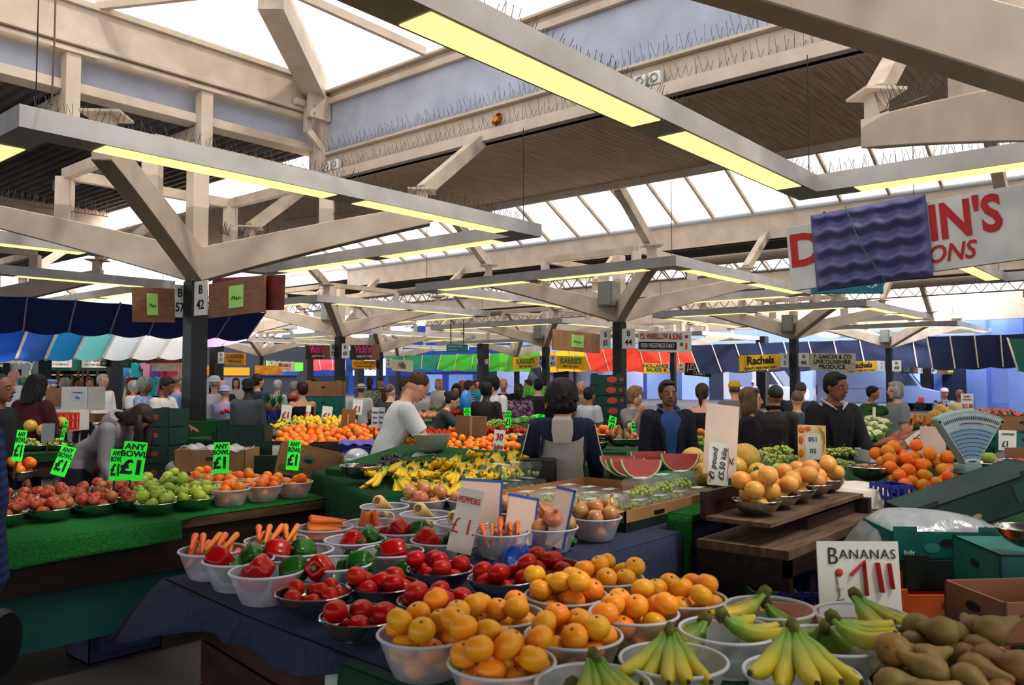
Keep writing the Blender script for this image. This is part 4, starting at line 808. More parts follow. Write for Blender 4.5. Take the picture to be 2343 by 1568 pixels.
person(1330, 14.2, -10, 'bald person behind the tall box stack', 872, skin='p', hair=('balding','8a7a6a'), top='9a8a80', sleeve='short')
person(1300, 17.0, 150, 'dark haired person in a blue top in the crowd by the box stack', 872, skin='w', hair=('short','2a201c'), top='3a5a9a', sleeve='short')
person(540, 19, 20, 'person in a pale dress in the crowd under the orange banners', 866, g='f', skin='p', hair=('long','6a4a30'), top='d8d0c8', sleeve='short')
person(150, 18, -60, 'grey haired person in lilac in the clothes stall crowd', 866, g='f', skin='p', hair=('bob',GREY), top='c0b0d8', sleeve='short')
person(176, 19, 120, 'dark haired person with arm raised at the clothes stall', 863, skin='a', hair=('crop','241a16'), top='20243a', sleeve='short', armL=(60,10,100))
person(205, 18, 30, 'brown haired person in blue at the clothes stall', 866, skin='w', hair=('short','7a4a2a'), top='2f7ab0', sleeve='short')
person(720, 20, 160, 'person in a green jacket in the far crowd by the red haired shopper', 868, skin='w', hair=('short','4a3a2e'), top='2f5a3a', sleeve='long')
person(1005, 19, -30, 'blond person in the far crowd by the teal bag', 868, g='f', skin='p', hair=('long','c8a468'), top='e0d8d0', sleeve='short')
person(1090, 22, 20, 'person in a turquoise top in the far crowd', 870, g='f', skin='w', hair=('bob','3a2a22'), top='2f9ab0', sleeve='short')
person(870, 21, 10, 'person in a leather hat in the far crowd', 864, skin='w', hair=('straw','3a2a20','4a3428'), top='5a4a3a', sleeve='long')
person(1210, 18, -70, 'person in a dark coat in the far crowd by the Karris column', 870, skin='w', hair=('short','3a2e28'), top='2c2c34', sleeve='long')
# the arm at the picture's edge
person(-78, 3.0, -75, 'person in a blue striped T-shirt cut off by the picture edge', h=1.72, skin='w', hair=('crop','4a3a30'), tm=mat('16397a', '0d2348', kind='wave', scale=9, rough=.85, lo=.4, hi=.6), sleeve='short', armL=(4,16,75), armR=(4,16,75), fat=1.2)
# ---- produce shapes (one of each, copied after)
def fm(c, c2, **k): return mat(c, c2, **{**dict(rough=.38, scale=18, rnd=.35, bump=.03), **k})
STEMD = mat('4a5a2a', rough=.8); STEMB = mat('4a3420', rough=.8)
def rprof(r, n, sq=1, dt=.0, db=.0, p=1):
    o = []
    for i in range(n+1):
        t = pi*i/n; rr = r*sin(t)**p; z = -r*sq*cos(t)
        z += dt*r*exp(-(rr/(r*.28))**2)*(-1 if i > n/2 else 0)+db*r*exp(-(rr/(r*.28))**2)*(1 if i <= n/2 else 0); o.append((rr+1e-5, z))
    return o
PROTO = {}
def proto(k, mb, mats, parts=(), r=.03):
    PROTO[k] = (mb.mesh(k, mats, ang=100), [(n, m.mesh(n, mt)) for n, m, mt in parts], r)
proto('satsuma', M().lathe(rprof(.034, 12, .86, .12, .10), 18), fm('f79e1c', 'f0aa22', lo=.3, hi=.7, rnd=.28), [('stem', M().lathe([(0,.0262),(.004,.0275),(.0025,.029),(0,.029)], 7), STEMD)], .032)
proto('clementine', M().lathe(rprof(.032, 8, .88, .1, .1), 12), fm('f08c1a', 'ee9c22'), [], .031)
proto('orange', M().lathe(rprof(.036, 10, .97, .05, .05), 14), fm('f07e14', 'ee8c1e'), [], .036)
proto('navel_orange', M().lathe(rprof(.044, 10, .98, .05, .05), 16), fm('f28418', 'f0922a'), [('stem', M().ball((0,0,.0405), (.004,.004,.0025), 6, 4), STEMD)], .043)
proto('grapefruit', M().lathe(rprof(.048, 12, .94, .05, .05), 18), fm('e8a044', 'e6b05a', rnd=.25), [], .047)
proto('tomato', M().lathe(rprof(.035, 12, .88, .14, .06), 18, lob=lambda a, z: 1+.02*cos(5*a)), fm('ac1406', 'bc220c', rough=.3, spec=.35, rnd=.08), [], .0325)
proto('plum_tomato', M().lathe(rprof(.027, 10, 1.1, .1, .04), 16), fm('ac1406', 'bc220c', rough=.3, spec=.35, rnd=.08), [], .027)
proto('red_apple', M().lathe(rprof(.037, 12, .9, .35, .22), 16), fm('b4362c', 'd89a62', scale=12, rnd=.22, lo=.4, hi=.72), [('stem', M().tube([(0,0,.02),(.003,0,.034)], .0015, 5), STEMB)], .035)
proto('green_apple', M().lathe(rprof(.038, 12, .9, .35, .22), 16), fm('9fb83e', 'b4c454', scale=12, rnd=.3), [('stem', M().tube([(0,0,.02),(.004,0,.037)], .0016, 5), STEMB)], .036)
proto('lemon', M().lathe([(.0005,-.045),(.006,-.04),(.018,-.03),(.027,-.012),(.028,.008),(.02,.026),(.008,.036),(.006,.042),(.0005,.044)], 12), fm('ecc51e', 'f0d03a'), [], .029)
ON = [(.0005,-.036),(.012,-.036),(.03,-.026),(.042,-.004),(.040,.014),(.028,.028),(.012,.037),(.007,.046),(.008,.056),(.004,.06),(.0005,.06)]
proto('onion', M().lathe(ON, 18), mat('b97a4a', 'd49a66', rough=.3, scale=30, stretch=(1,1,.12), rnd=.35, coat=.25, lo=.3, hi=.7), [('root', M().lathe([(0,-.037),(.007,-.0385),(.006,-.035)], 8), STEMB)], .039)
def ribbed(L, r, ns, tip=.3, n=12, sd=1):
    q = random.Random(sd); pr = [(.0005, 0), (r*.55, .001), (r*.92, .006), (r, .014)]
    for i in range(1, 11):
        t = i/10; pr.append((r*(1-t*(1-tip))*(1+q.uniform(-.03,.03)), .014+t*(L-.02)))
    pr += [(r*tip*.5, L-.003), (.0005, L)]
    return pr
for k in range(3):
    L = (.15,.17,.135)[k]; r = (.0145,.013,.0135)[k]
    proto('carrot%d' % k, M().lathe(ribbed(L, r, 1, (.45,.35,.4)[k], sd=k), 12), fm('e07228', 'ec8238', scale=40, stretch=(1,1,3), rough=.5, rnd=.25), [('stem', M().lathe([(.006,.004),(.005,-.003),(0,-.003)], 8), mat('55602c', rough=.9))], .014)
proto('parsnip', M().lathe(ribbed(.19, .033, 1, .16, sd=5), 16), fm('dfc68a', 'ccae70', scale=25, stretch=(1,1,3), rough=.6, rnd=.15), [('crown', M().lathe([(.0005,-.002),(.011,-.001),(.0125,.001),(.015,-.003),(.018,.0015)], 12), mat('8a6a42', rough=.9))], .03)
pl = lambda a, z: 1+.10*cos(4*a)+.03*cos(3*a+1)
PP = [(.0005,.004),(.016,.0),(.03,.006),(.036,.025),(.036,.045),(.033,.065),(.022,.078),(.010,.073),(.0005,.070)]
for nm, c1, c2 in (('red_pepper','a80f08','b81a10'), ('green_pepper','1f5a1e','2f6e28')):
    proto(nm, M().lathe(PP, 28, lob=pl), fm(c1, c2, rough=.22, spec=.4, rnd=.06), [('stem', M().tube([(0,0,.068),(.002,0,.082),(.008,0,.096)], [.009,.006,.007], 7), mat('5a7a2c', rough=.6))], .037)
PR = [(.0005,-.045),(.02,-.043),(.036,-.026),(.0385,-.006),(.031,.014),(.020,.032),(.0145,.048),(.0115,.062),(.007,.07),(.0005,.072)]
proto('pear', M().lathe(PR, 18), fm('7d6230', '947438', scale=10, rnd=.35, rough=.5, lo=.35, hi=.6), [('stem', M().tube([(0,0,.066),(.003,0,.08),(.008,0,.092)], .0022, 5), STEMB)], .037)
proto('melon', M().ball((0,0,0), (.085,.085,.08), 18, 12), fm('d9b24a', 'c9a84e', scale=40, rnd=.25, bump=.25), [], .08)
proto('sweet_potato', M().lathe([(.001,-.12),(.012,-.1),(.028,-.06),(.036,-.01),(.034,.04),(.022,.085),(.008,.115),(.001,.12)], 12), fm('9a5f42', '84503a', rnd=.2, rough=.7), [], .035)
def florets(r, n, rb, sd):
    q = random.Random(sd); m = M()
    for i in range(n):
        t = (i+.5)/n*.62; a = i*2.4; z = cos(t*pi)*r; rr = sin(t*pi)*r; m.ball((rr*cos(a), rr*sin(a), z*.8), rb*q.uniform(.8,1.2), 7, 5)
    return m.ball((0,0,-.01), r*.85, 10, 7)
def leafy(n, r, h, sd):
    m = M()
    for k in range(n):
        a = 2*pi*k/n; c, s_ = cos(a), sin(a)
        m.loft([[V((c*rr-s_*w*e, s_*rr+c*w*e, z+abs(e)*.012)) for e in (-1,-.4,.4,1)] for rr, w, z in ((r*.2,.015,-r*.8),(r*1.02,r*.5,-r*.3),(r*1.12,r*.45,h*.5),(r*1.0,r*.12,h))], False)
    return m
proto('cauliflower', florets(.07, 40, .022, 1), fm('e8e2c4', 'd8d0a4', rnd=.1, rough=.7), [('leaf', leafy(8, .085, .05, 2), fm('6f9a4a', '8fb060', rnd=.1))], .085)
proto('broccoli', florets(.08, 50, .022, 3), fm('2c4a22', '36582a', rnd=.2, rough=.8, bump=.5, scale=60), [('stalk', M().lathe([(.03,-.1),(.035,-.02),(.03,0)], 10), fm('7a9a52', '8aa862'))], .085)
proto('cabbage', M().ball((0,0,0), (.085,.085,.075), 14, 10), fm('7fae5a', '9cc478', rnd=.2, scale=9), [('leaf', leafy(9, .09, .04, 4), fm('5f8f44', '7aa85a'))], .085)
def gbunch(n, R_, r, sd, sy=1, sz=.55, nu=8, nv=6):
    q = random.Random(sd); m = M()
    for i in range(n):
        a = q.uniform(0, 2*pi); t = q.random()**.5; zz = q.uniform(0, 1); k = sqrt(max(0, 1-zz*zz*.8))
        m.ball((R_*t*cos(a)*k, R_*sy*t*sin(a)*k, r+zz*R_*sz), (r*q.uniform(.88,1.1),)*2+(r*q.uniform(.95,1.15),), nu, nv)
    m2 = M().tube([(0,0,R_*sz*.3),(0,.01,R_*sz+.02),(.02,.02,R_*sz+.045)], .0025, 5)
    return m, m2
GW = dict(rough=.25, rnd=.2, scale=25, coat=.2)
for k in range(3):
    a, b = gbunch(75, .085, .0115, k); proto('green_grapes%d' % k, a, fm('9fac48', 'b4be62', **GW), [('stalk', b, mat('7a8a3a', rough=.8))], .06)
for nm, c1, c2 in (('black_grapes','23202e','3a3546'), ('red_grapes','4a1420','6a2430')):
    for k in range(2): a, b = gbunch(70, .085, .0115, k+9); proto(nm+str(k), a, fm(c1, c2, **GW), [('stalk', b, mat('5a5a2a', rough=.8))], .06)
def banana(m, a0, L, r, curve, lift, y0, col=0, tw=0):
    # one finger of a hand: leaves the crown at the origin, hangs outward and curls back up
    n = 9; pts = []; rs = []; ang = rad(lift)
    x = .012; z = .0; d = L/n
    for i in range(n+1):
        pts.append((x*cos(a0)-y0*sin(a0), x*sin(a0)+y0*cos(a0), z)); t = i/n
        rs.append(r*(.36 if i == 0 else .42 if i == 1 else .8 if i == 2 else 1 if i < 7 else .9 if i == 7 else .62 if i == 8 else .3))
        x += d*cos(ang); z += d*sin(ang); ang += rad(curve)/n
    m.tube(pts, rs, 9); return pts[-1], pts[-2]
def bhand(n, spread, L=.185, r=.0175, curve=75, lift=-62, sd=1):
    q = random.Random(sd); res = []
    for k in range(n):
        a = rad(spread)*((k+.5)/n-.5)*1.0+q.uniform(-.04,.04); m = M()
        e, e2 = banana(m, a, L*q.uniform(.9,1.08), r*q.uniform(.93,1.07), curve*q.uniform(.8,1.2), lift+q.uniform(-8,8), ((k+.5)/n-.5)*.02)
        m.slot(1).tube([V(e2).lerp(V(e),.8), V(e), V(e)+(V(e)-V(e2)).normalized()*.004], [r*.36, r*.30, r*.22], 8); res.append(m)
    c = M().tube([(-.010,0,.016),(.0,0,.006),(.014,0,-.008)], [.008,.014,.013], 10, flat=1.3)
    return res, c
def bmat(g):
    if ('bm', g) in _MC: return _MC[('bm', g)]
    m = bpy.data.materials.new('banana_skin'); m.use_nodes = True; nt = m.node_tree; N = nt.nodes; K = nt.links; b = N['Principled BSDF']; b.inputs['Roughness'].default_value = .45
    tc = N.new('ShaderNodeTexCoord'); ln = N.new('ShaderNodeVectorMath'); ln.operation = 'LENGTH'; K.new(tc.outputs['Object'], ln.inputs[0])
    no = N.new('ShaderNodeTexNoise'); no.inputs['Scale'].default_value = 22; K.new(tc.outputs['Object'], no.inputs['Vector'])
    ad = N.new('ShaderNodeMath'); ad.operation = 'MULTIPLY_ADD'; ad.inputs[1].default_value = .07; K.new(no.outputs[0], ad.inputs[0]); K.new(ln.outputs['Value'], ad.inputs[2])
    rp = N.new('ShaderNodeValToRGB'); e = rp.color_ramp.elements; gr, ye = (('7f9a2c','e2bc22'), ('6f9430','c0b030'), ('759630','cdb42a'))[g]
    e[0].position = (.05,.08,.07)[g]; e[0].color = (*lin(gr), 1); e[1].position = (.10,.17,.14)[g]; e[1].color = (*lin(ye), 1)
    K.new(ad.outputs[0], rp.inputs[0]); K.new(rp.outputs[0], b.inputs['Base Color']); _MC[('bm', g)] = m; return m
BTIP = mat('4a3c1c', rough=.9)
BUNCH = {}
for k, (n, sp_, L, cv, lf, gcol) in enumerate(((5,70,.175,70,-55,0),(6,85,.165,80,-48,0),(4,60,.18,60,-60,0),(5,75,.19,55,-40,1),(5,60,.19,60,-42,2),(4,70,.17,75,-35,1))):
    hs, c = bhand(n, sp_, L, .0178 if k < 3 else .0195, cv, lf, k)
    BUNCH[k] = ([h.mesh('banana', [bmat(gcol), BTIP], ang=180) for h in hs], c.mesh('crown', mat('70702c', '4a4420', rough=.9, scale=40), ang=180))
GN = {}
def put(kind, p, rot, label, group, cat=None, name=None, sc=1):
    me, parts, r = PROTO[kind]; nm = name or kind.rstrip('0123456789'); o = link(nm, me, None, p, rot)
    if sc != 1: o.scale = (sc,)*3
    tag(o, label, cat or nm.replace('_', ' '), group)
    for n, pm in parts: link(n, pm, o)
    return o
def bunch(k, p, rot, label, group, sc=1):
    ms, c = BUNCH[k]; o = link('banana_bunch', None, None, p, rot); o.scale = (sc,)*3; tag(o, label, 'bananas', group)
    for me in ms: link('banana', me, o)
    link('crown', c, o); return o
# ---- bowls
def bprof(rt, rb, h): return [(.0005,.002),(rb*.9,.002),(rb,.006),(rb+(rt-rb)*.35,h*.35),(rb+(rt-rb)*.72,h*.72),(rt,h)]
CLR = clear(); RT, RB, BH = .122, .082, .105
CB_ME = M().lathe(bprof(RT, RB, BH), 36).mesh('mixing_bowl', CLR); CR_ME = M().tube([(RT*cos(2*pi*k/36), RT*sin(2*pi*k/36), BH) for k in range(37)], .0045, 6, False).mesh('rim', mat('dfe2ee', rough=.3, alpha=.75))
def sprof(rt, rb, h): return [(.0005,0),(rb*.8,0),(rb,.004),(rb+(rt-rb)*.5,h*.3),(rt*.93,h*.7),(rt,h),(rt-.003,h),(rt*.92,h*.7),(rb+(rt-rb)*.5-.003,h*.3),(rb,.008),(.0005,.006)]
SRT, SRB, SBH = .118, .05, .075
SB_ME = M().lathe(sprof(SRT, SRB, SBH), 36).mesh('steel_bowl', steel()); SR_ME = M().tube([(SRT*cos(2*pi*k/36), SRT*sin(2*pi*k/36), SBH) for k in range(37)], .0035, 6, False).mesh('rim', mat('dcdcda', rough=.15, metal=1))
def bowl(kind, p, label, group=None, sc=1):
    if kind == 'c': o = link('mixing_bowl', CB_ME, None, p); link('rim', CR_ME, o); tag(o, label, 'bowl', group)
    else: o = link('steel_bowl', SB_ME, None, p); link('rim', SR_ME, o); tag(o, label, 'bowl', group)
    if sc != 1: o.scale = (sc,)*3
    return o
TZ = .852
SEED = [100]
def fill(kind, p, n, what, where, bk='c', sc=1, rt=None):
    SEED[0] += 1; r = PROTO[kind][2]*1.0
    a = (RT, RB, BH) if bk == 'c' else (SRT, SRB+.02, SBH)
    for q in pack(n, r, p.x, p.y, a[0]*sc, 0, p.z+.004, True, a[1]*sc, a[2]*sc, seed=SEED[0], tries=90):
        put(kind, q, rrot(), what+' '+where, what+' '+where)
def bw(px, py, z=.957): q = atz(px, py, z); return V((q.x, q.y, z-BH))
def sw(px, py, z=.93): q = atz(px, py, z); return V((q.x, q.y, z-SBH))
# front stall: satsumas
SATS = [('in the clear bowl beside the big tomatoes at the cloth corner',(975,1449),19),('in the clear bowl standing furthest forward of the satsuma bowls',(1148,1514),20),('in the clear bowl squeezed behind the two front satsuma bowls',(1142,1406),15),('in the clear bowl between the frontmost satsumas and the bananas',(1312,1453),18),
        ('in the clear bowl with the tallest satsuma heap',(1295,1362),20),('in the clear bowl next to the tomatoes under the blue bag',(1386,1322),17),('in the clear bowl touching the first banana bowl',(1450,1402),16),('in the clear bowl before the hanging navy cloth',(1565,1368),17)]
for w, q, n in SATS:
    p = bw(*q); bowl('c', p, 'clear plastic mixing bowl heaped with satsumas, the one '+w.split('bowl ',1)[1] if False else 'clear plastic bowl of satsumas, '+w.replace('in the clear bowl ', ''), 'clear bowls of satsumas'); fill('satsuma', p, n, 'satsuma heaped', w)
TOMS = [('in the steel bowl against the pepper bowls',(718,1355),13,'plum_tomato'),('in the steel bowl at the middle of the tomatoes',(876,1337),10,'tomato'),('in the steel bowl touching the mixing bowl lettering',(1007,1301),10,'tomato'),('in the steel bowl at the navy cloth edge',(828,1409),9,'tomato'),('in the steel bowl topped by one tall tomato',(998,1373),11,'tomato'),('in the steel bowl behind the satsuma heap',(1151,1322),11,'tomato'),('in the steel bowl just below the blue bag',(1254,1293),9,'tomato')]
for w, q, n, kd in TOMS:
    p = sw(*q); bowl('s', p, 'shiny steel bowl of tomatoes, '+w.replace('in the steel bowl ', ''), 'steel bowls of tomatoes'); fill(kd, p, n, 'ripe red tomato', w, 's')
PEPS = [('nearest the drop of the navy cloth',(611,1306)),('behind the foremost pepper bowl',(546,1280)),('between two carrot bowls and the plum tomatoes',(687,1259)),('beside the plum tomato bowl',(769,1290)),('at the middle of the pepper rows',(813,1235)),('with a green one standing up',(894,1261)),('touching the parsnip bowls',(918,1214)),('holding the PEPPERS card',(1010,1236))]
for i, (w, q) in enumerate(PEPS):
    p = bw(*q); b = bowl('c', p, 'clear plastic bowl of mixed peppers, the one '+w, 'clear bowls of peppers')
    if i in (5, 3, 7): txt('mixing\nbowl', .022, mat('5a6a5a', rough=.6), b, (.6*.105*sin(.6)*1.6, -.105, .05), (pi/2-.3,0,.2))
    for k, (kd, dx, dy, dz, e) in enumerate((('red_pepper',-.035,-.03,.085,(1.35,0,2.2+i)),('green_pepper',.045,.03,.07,(1.2,0,.6+i*2)),('green_pepper' if i % 2 else 'red_pepper',.0,.055,.05,(1.5,0,4+i)),('red_pepper' if i == 0 else 'green_pepper',.02,-.045,.03,(1.5,0,1+i)))):
        c, s_ = cos(-.7), sin(-.7); put(kd, p+V((dx*c-dy*s_, dx*s_+dy*c, dz+.012)), e, ('glossy red pepper' if kd[0] == 'r' else 'dark green pepper')+' in the pepper bowl '+w, 'peppers in the bowl '+w, None, None, 1.2)
CARS = [('at the far corner of the navy cloth',(487,1258),15,(1.2,.35)),('behind the pepper bowls by the dark stall front',(632,1236),15,(.9,.5)),('with carrots lying flat',(742,1207),13,(1.45,.2)),('with carrots standing on end',(848,1197),7,(.25,0)),('in front of the small onion bowl with a leaning card',(1146,1217),13,(1.4,.2))]
for i, (w, q, n, tl) in enumerate(CARS):
    p = bw(*q); bowl('c', p, 'clear plastic bowl of carrots '+w, 'clear bowls of carrots')
    yv = [2.6,2.4,3.0,0,2.5][i]
    for k in range(n):
        ly = k//5; x = ((k % 5)-2)*.034+R.uniform(-.006,.006)
        yv = TH+(pi/2+.25 if i == 2 else .12); c, s_ = cos(yv), sin(yv); a = yv+pi+R.uniform(-.22,.22)
        if i == 3: put('carrot%d' % (k % 3), p+V((R.uniform(-.03,.03), R.uniform(-.03,.03), .16)), (pi+R.uniform(-.25,.25), R.uniform(-.25,.25), 0), 'orange carrot in the bowl '+w, 'carrots in the bowl '+w)
        else:
            dz = (.17 if i != 2 else .04)+.05*(ly == 2); st_ = V((cos(a), sin(a), 0)); p0 = p+V((-s_*x, c*x, (.072,.108,.138)[ly]+.012*(i != 2)))-st_*(.085-.01*ly)
            put('carrot%d' % (k % 3), p0, (0, pi/2+dz, a), 'orange carrot in the bowl '+w, 'carrots in the bowl '+w)
PARS = [('beside the upright carrots',(880,1159)),('in front of the big onions',(974,1177)),('half hidden by the PEPPERS card',(1054,1197))]
for i, (w, q) in enumerate(PARS):
    p = bw(*q); bowl('c', p, 'clear plastic bowl of parsnips, the one '+w, 'clear bowls of parsnips')
    for k, (dx, dy, h, a, t) in enumerate(((.0,.02,.12,2.6,.9),(-.03,-.05,.08,2.3,1.2),(.05,-.02,.06,2.9,1.35))):
        put('parsnip', p+V((dx-.05, dy-.02, h+(.02 if k == 0 else 0))), (0, 1.95+.1*k, TH-.35+.4*k), 'cream parsnip with a brown crown in the bowl '+w, 'parsnips in the bowl '+w)
ONS = [('behind the parsnips',(970,1143),9),('behind the tall blank card',(1075,1143),9),('between two leaning cards',(1170,1168),9),('with a single peeling onion on top',(1258,1206),11),('on the navy cloth beside the grape tray',(1362,1183),11)]
for w, q, n in ONS:
    p = bw(*q); bowl('c', p, 'clear plastic bowl of brown onions, the one '+w, 'clear bowls of onions')
    fill('onion', p, n, 'brown skinned onion in the bowl', w)
BANS = [('behind the upright BANANAS card corner',(1760,1391)),('with long greenish fingers lying over the rim',(1665,1442)),('next to the frontmost satsumas',(1541,1510)),('directly under the BANANAS card',(1971,1407)),('squeezed behind the biggest green bunch',(1902,1466)),('with the biggest green stemmed bunch',(1833,1541)),('cut off by the bottom of the picture',(1358,1565))]
for i, (w, q) in enumerate(BANS):
    p = bw(*q); bowl('c', p, 'clear plastic bowl of bananas, the one '+w, 'clear bowls of bananas')
    sets = [((4,(-.02,0,.15),(0,.1,2.2)),(3,(.03,.03,.11),(0,.3,5.2))),((5,(-.04,0,.15),(0,.25,5.6)),(3,(.0,.06,.12),(0,.2,2.4))),((3,(.02,.02,.16),(0,.05,3.6)),(4,(-.01,-.03,.10),(0,.4,.5))),((3,(0,.02,.155),(0,.1,4.6)),(4,(.0,-.02,.10),(0,.5,3.0))),((5,(0,0,.16),(0,.1,4.9)),(3,(.04,.03,.12),(0,.3,.4))),((3,(.03,.03,.19),(0,.0,3.7)),(4,(-.02,-.05,.11),(0,.35,3.2))),((3,(0,0,.16),(0,.1,4.2)),(5,(-.03,.03,.10),(0,.3,2.0)))][i]
    for k, d, e in sets: bunch(k, p+V(d), e, 'bunch of green tinged bananas in the bowl '+w, 'banana bunches in the bowl '+w, 1.0 if i != 5 else 1.12)
PEAS = [('beside the orange carton',(2180,1490),11),('lowest in the corner by the bananas',(2128,1575),10),('at the far corner under the cardboard box',(2325,1560),9)]
for w, q, n in PEAS:
    p = sw(*q); bowl('s', p, 'steel bowl of brown pears, the one '+w, 'steel bowls of pears', 1.05); SEED[0] += 1
    for k, c in enumerate(pack(n, .036, p.x, p.y, .125, 0, p.z+.004, True, .07, .07, seed=SEED[0])):
        put('pear', c, (R.uniform(1.1,1.7), R.uniform(-.3,.3), R.uniform(0,6.28)), 'russet brown pear in the steel bowl '+w, 'pears in the steel bowl '+w)
# ---- front stall carcass and cloths
DW = mat('4a281e', '2a1812', rough=.65, scale=3, stretch=(1,1,7), bump=.2); CLOTH = mat('323a56', '293049', rough=.95, scale=60, bump=.35); GCL = mat('1f4a33', '183c29', rough=.95, scale=14, bump=.2)
TURF = mat('187a2c', '0f5a20', rough=.95, scale=90, bump=1.0, detail=5); TURFD = mat('145a2a', '0c451e', rough=.95, scale=120, bump=1.0)
s_ = empty('market_stall', 'dark wooden front stall under the navy and green cloths', 'stall', (1.3, .1, 0))
q = lambda a, b: ((a[0]-1.3, a[1]-.1, a[2]), (b[0]-1.3, b[1]-.1, b[2]))
obj('table_top', M().prism([(x-1.3,y-.1,.79) for x, y in ((1.44,-.3),(1.47,1.6),(1.54,2.4),(1.62,2.98),(2.62,2.98),(2.62,-.3))], (0,0,.04)).box(*q((2.55,2.02,.79),(4.12,3.48,.83))), DW, s_)
m = M()
for k in range(4): m.prism([(x-1.3+.004*k,y-.1,.14+.16*k) for x, y in ((1.47,-.3),(1.50,1.6),(1.57,2.4),(1.65,2.95),(1.69,2.95),(1.61,2.4),(1.54,1.6),(1.51,-.3))], (0,0,.152))
obj('front_panel', m, DW, s_)
m = M()
for k in range(4): m.box(*q((1.69,2.92-.004*k,.14+.16*k),(2.5,2.95,.14+.16*k+.152)))
obj('side_panel', m, DW, s_)
for x, y in ((1.72,2.86),(1.52,.1),(4.05,2.08),(4.05,3.4),(2.7,3.4)): obj('leg', M().box(*q((x-.04,y-.04,0),(x+.04,y+.04,.8))), mat('1a1412', rough=.7), s_)
def top_cloth(name, pts, z, m, label, drop, th=.006, fold=.03, cat='cloth', flare={}):
    # pts: outline on the table (closed), drop: {edge index: length}
    mb = M(); P = [V((x, y, z)) for x, y in pts]; n = len(P); c = sum(P, V())/n
    mb.poly(P) if sum(P[i].x*P[(i+1)%n].y-P[(i+1)%n].x*P[i].y for i in range(n)) > 0 else mb.poly(P[::-1])
    for i, dl in drop.items():
        a, b = P[i], P[(i+1) % n]; d = (b-a); nr = V((d.y, -d.x, 0)).normalized()
        if nr.dot(c-(a+b)/2) > 0: nr = -nr
        L = d.length; ph = R.uniform(0, 6)
        f0, f1 = dl if isinstance(dl, tuple) else (dl, dl)
        def fn(u, v):
            dd = f0+(f1-f0)*u+.03*sin(u*L*7+ph)*(fold > .01); w = fold*(v**1.2)*(1+sin(u*L*11+ph)+.5*sin(u*L*23+1))
            fa, fb = flare.get(i, (0, 0)); vv = v**.8; return a+d*u+d.normalized()*vv*(fb*u-fa*(1-u))+nr*(.012*sqrt(v)+w+.008+vv*(fa+(fb-fa)*u))+V((0,0,-dd*v-.0))
        mb.grid(fn, max(6, int(L*18)), 7)
    o = obj(name, mb, m, ang=180); sm = o.modifiers.new('thick', 'SOLIDIFY'); sm.thickness = th; sm.offset = 1 if False else 0
    return tag(o, label, cat)
top_cloth('navy_cloth', [(1.46,1.62),(1.50,2.40),(1.57,3.06),(2.45,3.08),(2.6,3.5),(4.14,3.5),(4.14,2.03),(2.6,2.03),(2.2,1.62),(1.66,1.62)], .842, CLOTH, 'navy blue felt cloth over the vegetable end of the front stall', {0: (.05,.08), 1: (.09,.20), 2: (.22,.2), 6: (.62,.62), 5: .55}, fold=.03, flare={1: (.0,.12), 2: (.12,.0)})
top_cloth('green_cloth', [(1.36,-.3),(1.42,1.80),(2.62,1.9),(2.62,-.3)], .838, GCL, 'dark green cloth under the satsuma and banana bowls', {0: (.5,.24), 2: .35}, fold=.012)
tag(obj('paper_label', M().cbox((0,0,0), (.004,.26,.16)), mat('b8c4be', 'c23a2a', rough=.6, scale=5, lo=.6, hi=.62), None, V((1.50, 1.84, .72)), (0,0,.05)), 'torn pale paper label stuck on the dark stall boards', 'label')
m = M().grid(lambda u, v: V((.20*(u-.5)+.02*sin(v*9), .17*(v-.5)+.02*sin(u*8), .05*(sin(pi*u)*sin(pi*v))**.5*(1.1+.4*sin(u*16+v*7)+.3*sin(v*19-u*5)))), 16, 16)
tag(obj('plastic_bag', m, mat('1450b4', '0f3f96', rough=.3, scale=14, bump=.4), None, atz(1198, 1290, .855)), 'crumpled blue plastic bag on the navy cloth', 'bag')
put('green_pepper', atz(1308, 1245, .88), (1.3,0,2), 'green pepper end lying loose beside the onion bowl', None, 'pepper', 'pepper_end', .55)
# ---- cards
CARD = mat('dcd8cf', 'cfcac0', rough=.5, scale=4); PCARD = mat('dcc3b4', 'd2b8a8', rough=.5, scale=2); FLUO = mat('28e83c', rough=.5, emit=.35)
def card(px, py, D, w, h, face, m, lines, label, roll=0, pitch=0, name='price_card', stick=True, group='price cards', pt=None):
    p = pt or at(px, py, D); o = board(name, p, yaw_of(face)+pi/2, w, h, .004, m, None, roll, pitch, 0); tag(o, label, 'price card', group)
    for l in lines: txt(l[0], l[1], l[2], o, (l[3], -.006, l[4]), (pi/2, l[8] if len(l) > 8 else 0, 0), bold=l[5] if len(l) > 5 else .01, sx=l[6] if len(l) > 6 else 1, shear=l[7] if len(l) > 7 else 0)
    if stick: obj('stick', M().box((-.006,.003,-h/2-.12),(.006,.009,h/4)), STEMB, o)
    return o
REDP = mat('c22a38', rough=.5)
def border(o, w, h, m): obj('tape', M().box((-w/2-.003,-.004,h/2-.008),(w/2+.003,.004,h/2+.003)).box((w/2-.006,-.004,-h/2),(w/2+.003,.004,h/2)), m, o)
BTAPE = mat('2a55a8', rough=.5)
o = card(1966, 1325, 2.62, .275, .23, 8, CARD, [], 'white BANANAS card with red ink price in the banana bowls', .03, -.12)
def stroke(o, pts, r, m, y=-.005, nm='lettering'): obj(nm, M().tube([(x, y, z) for x, z in pts], r, 6, flat=.4), m, o)
txt('B', .075, INK, o, (-.088, -.005, .068), bold=-.01, sx=.9); txt('ANANAS', .043, INK, o, (.03, -.005, .074), bold=-.01, sx=1.05, sp=1.1)
for pts, r in (([(-.03,.012),(.015,.055),(.02,-.05)], .013), ([(.06,.05),(.072,-.04)], .016), ([(.1,.048),(.108,-.03)], .014)): stroke(o, pts, r, REDP)
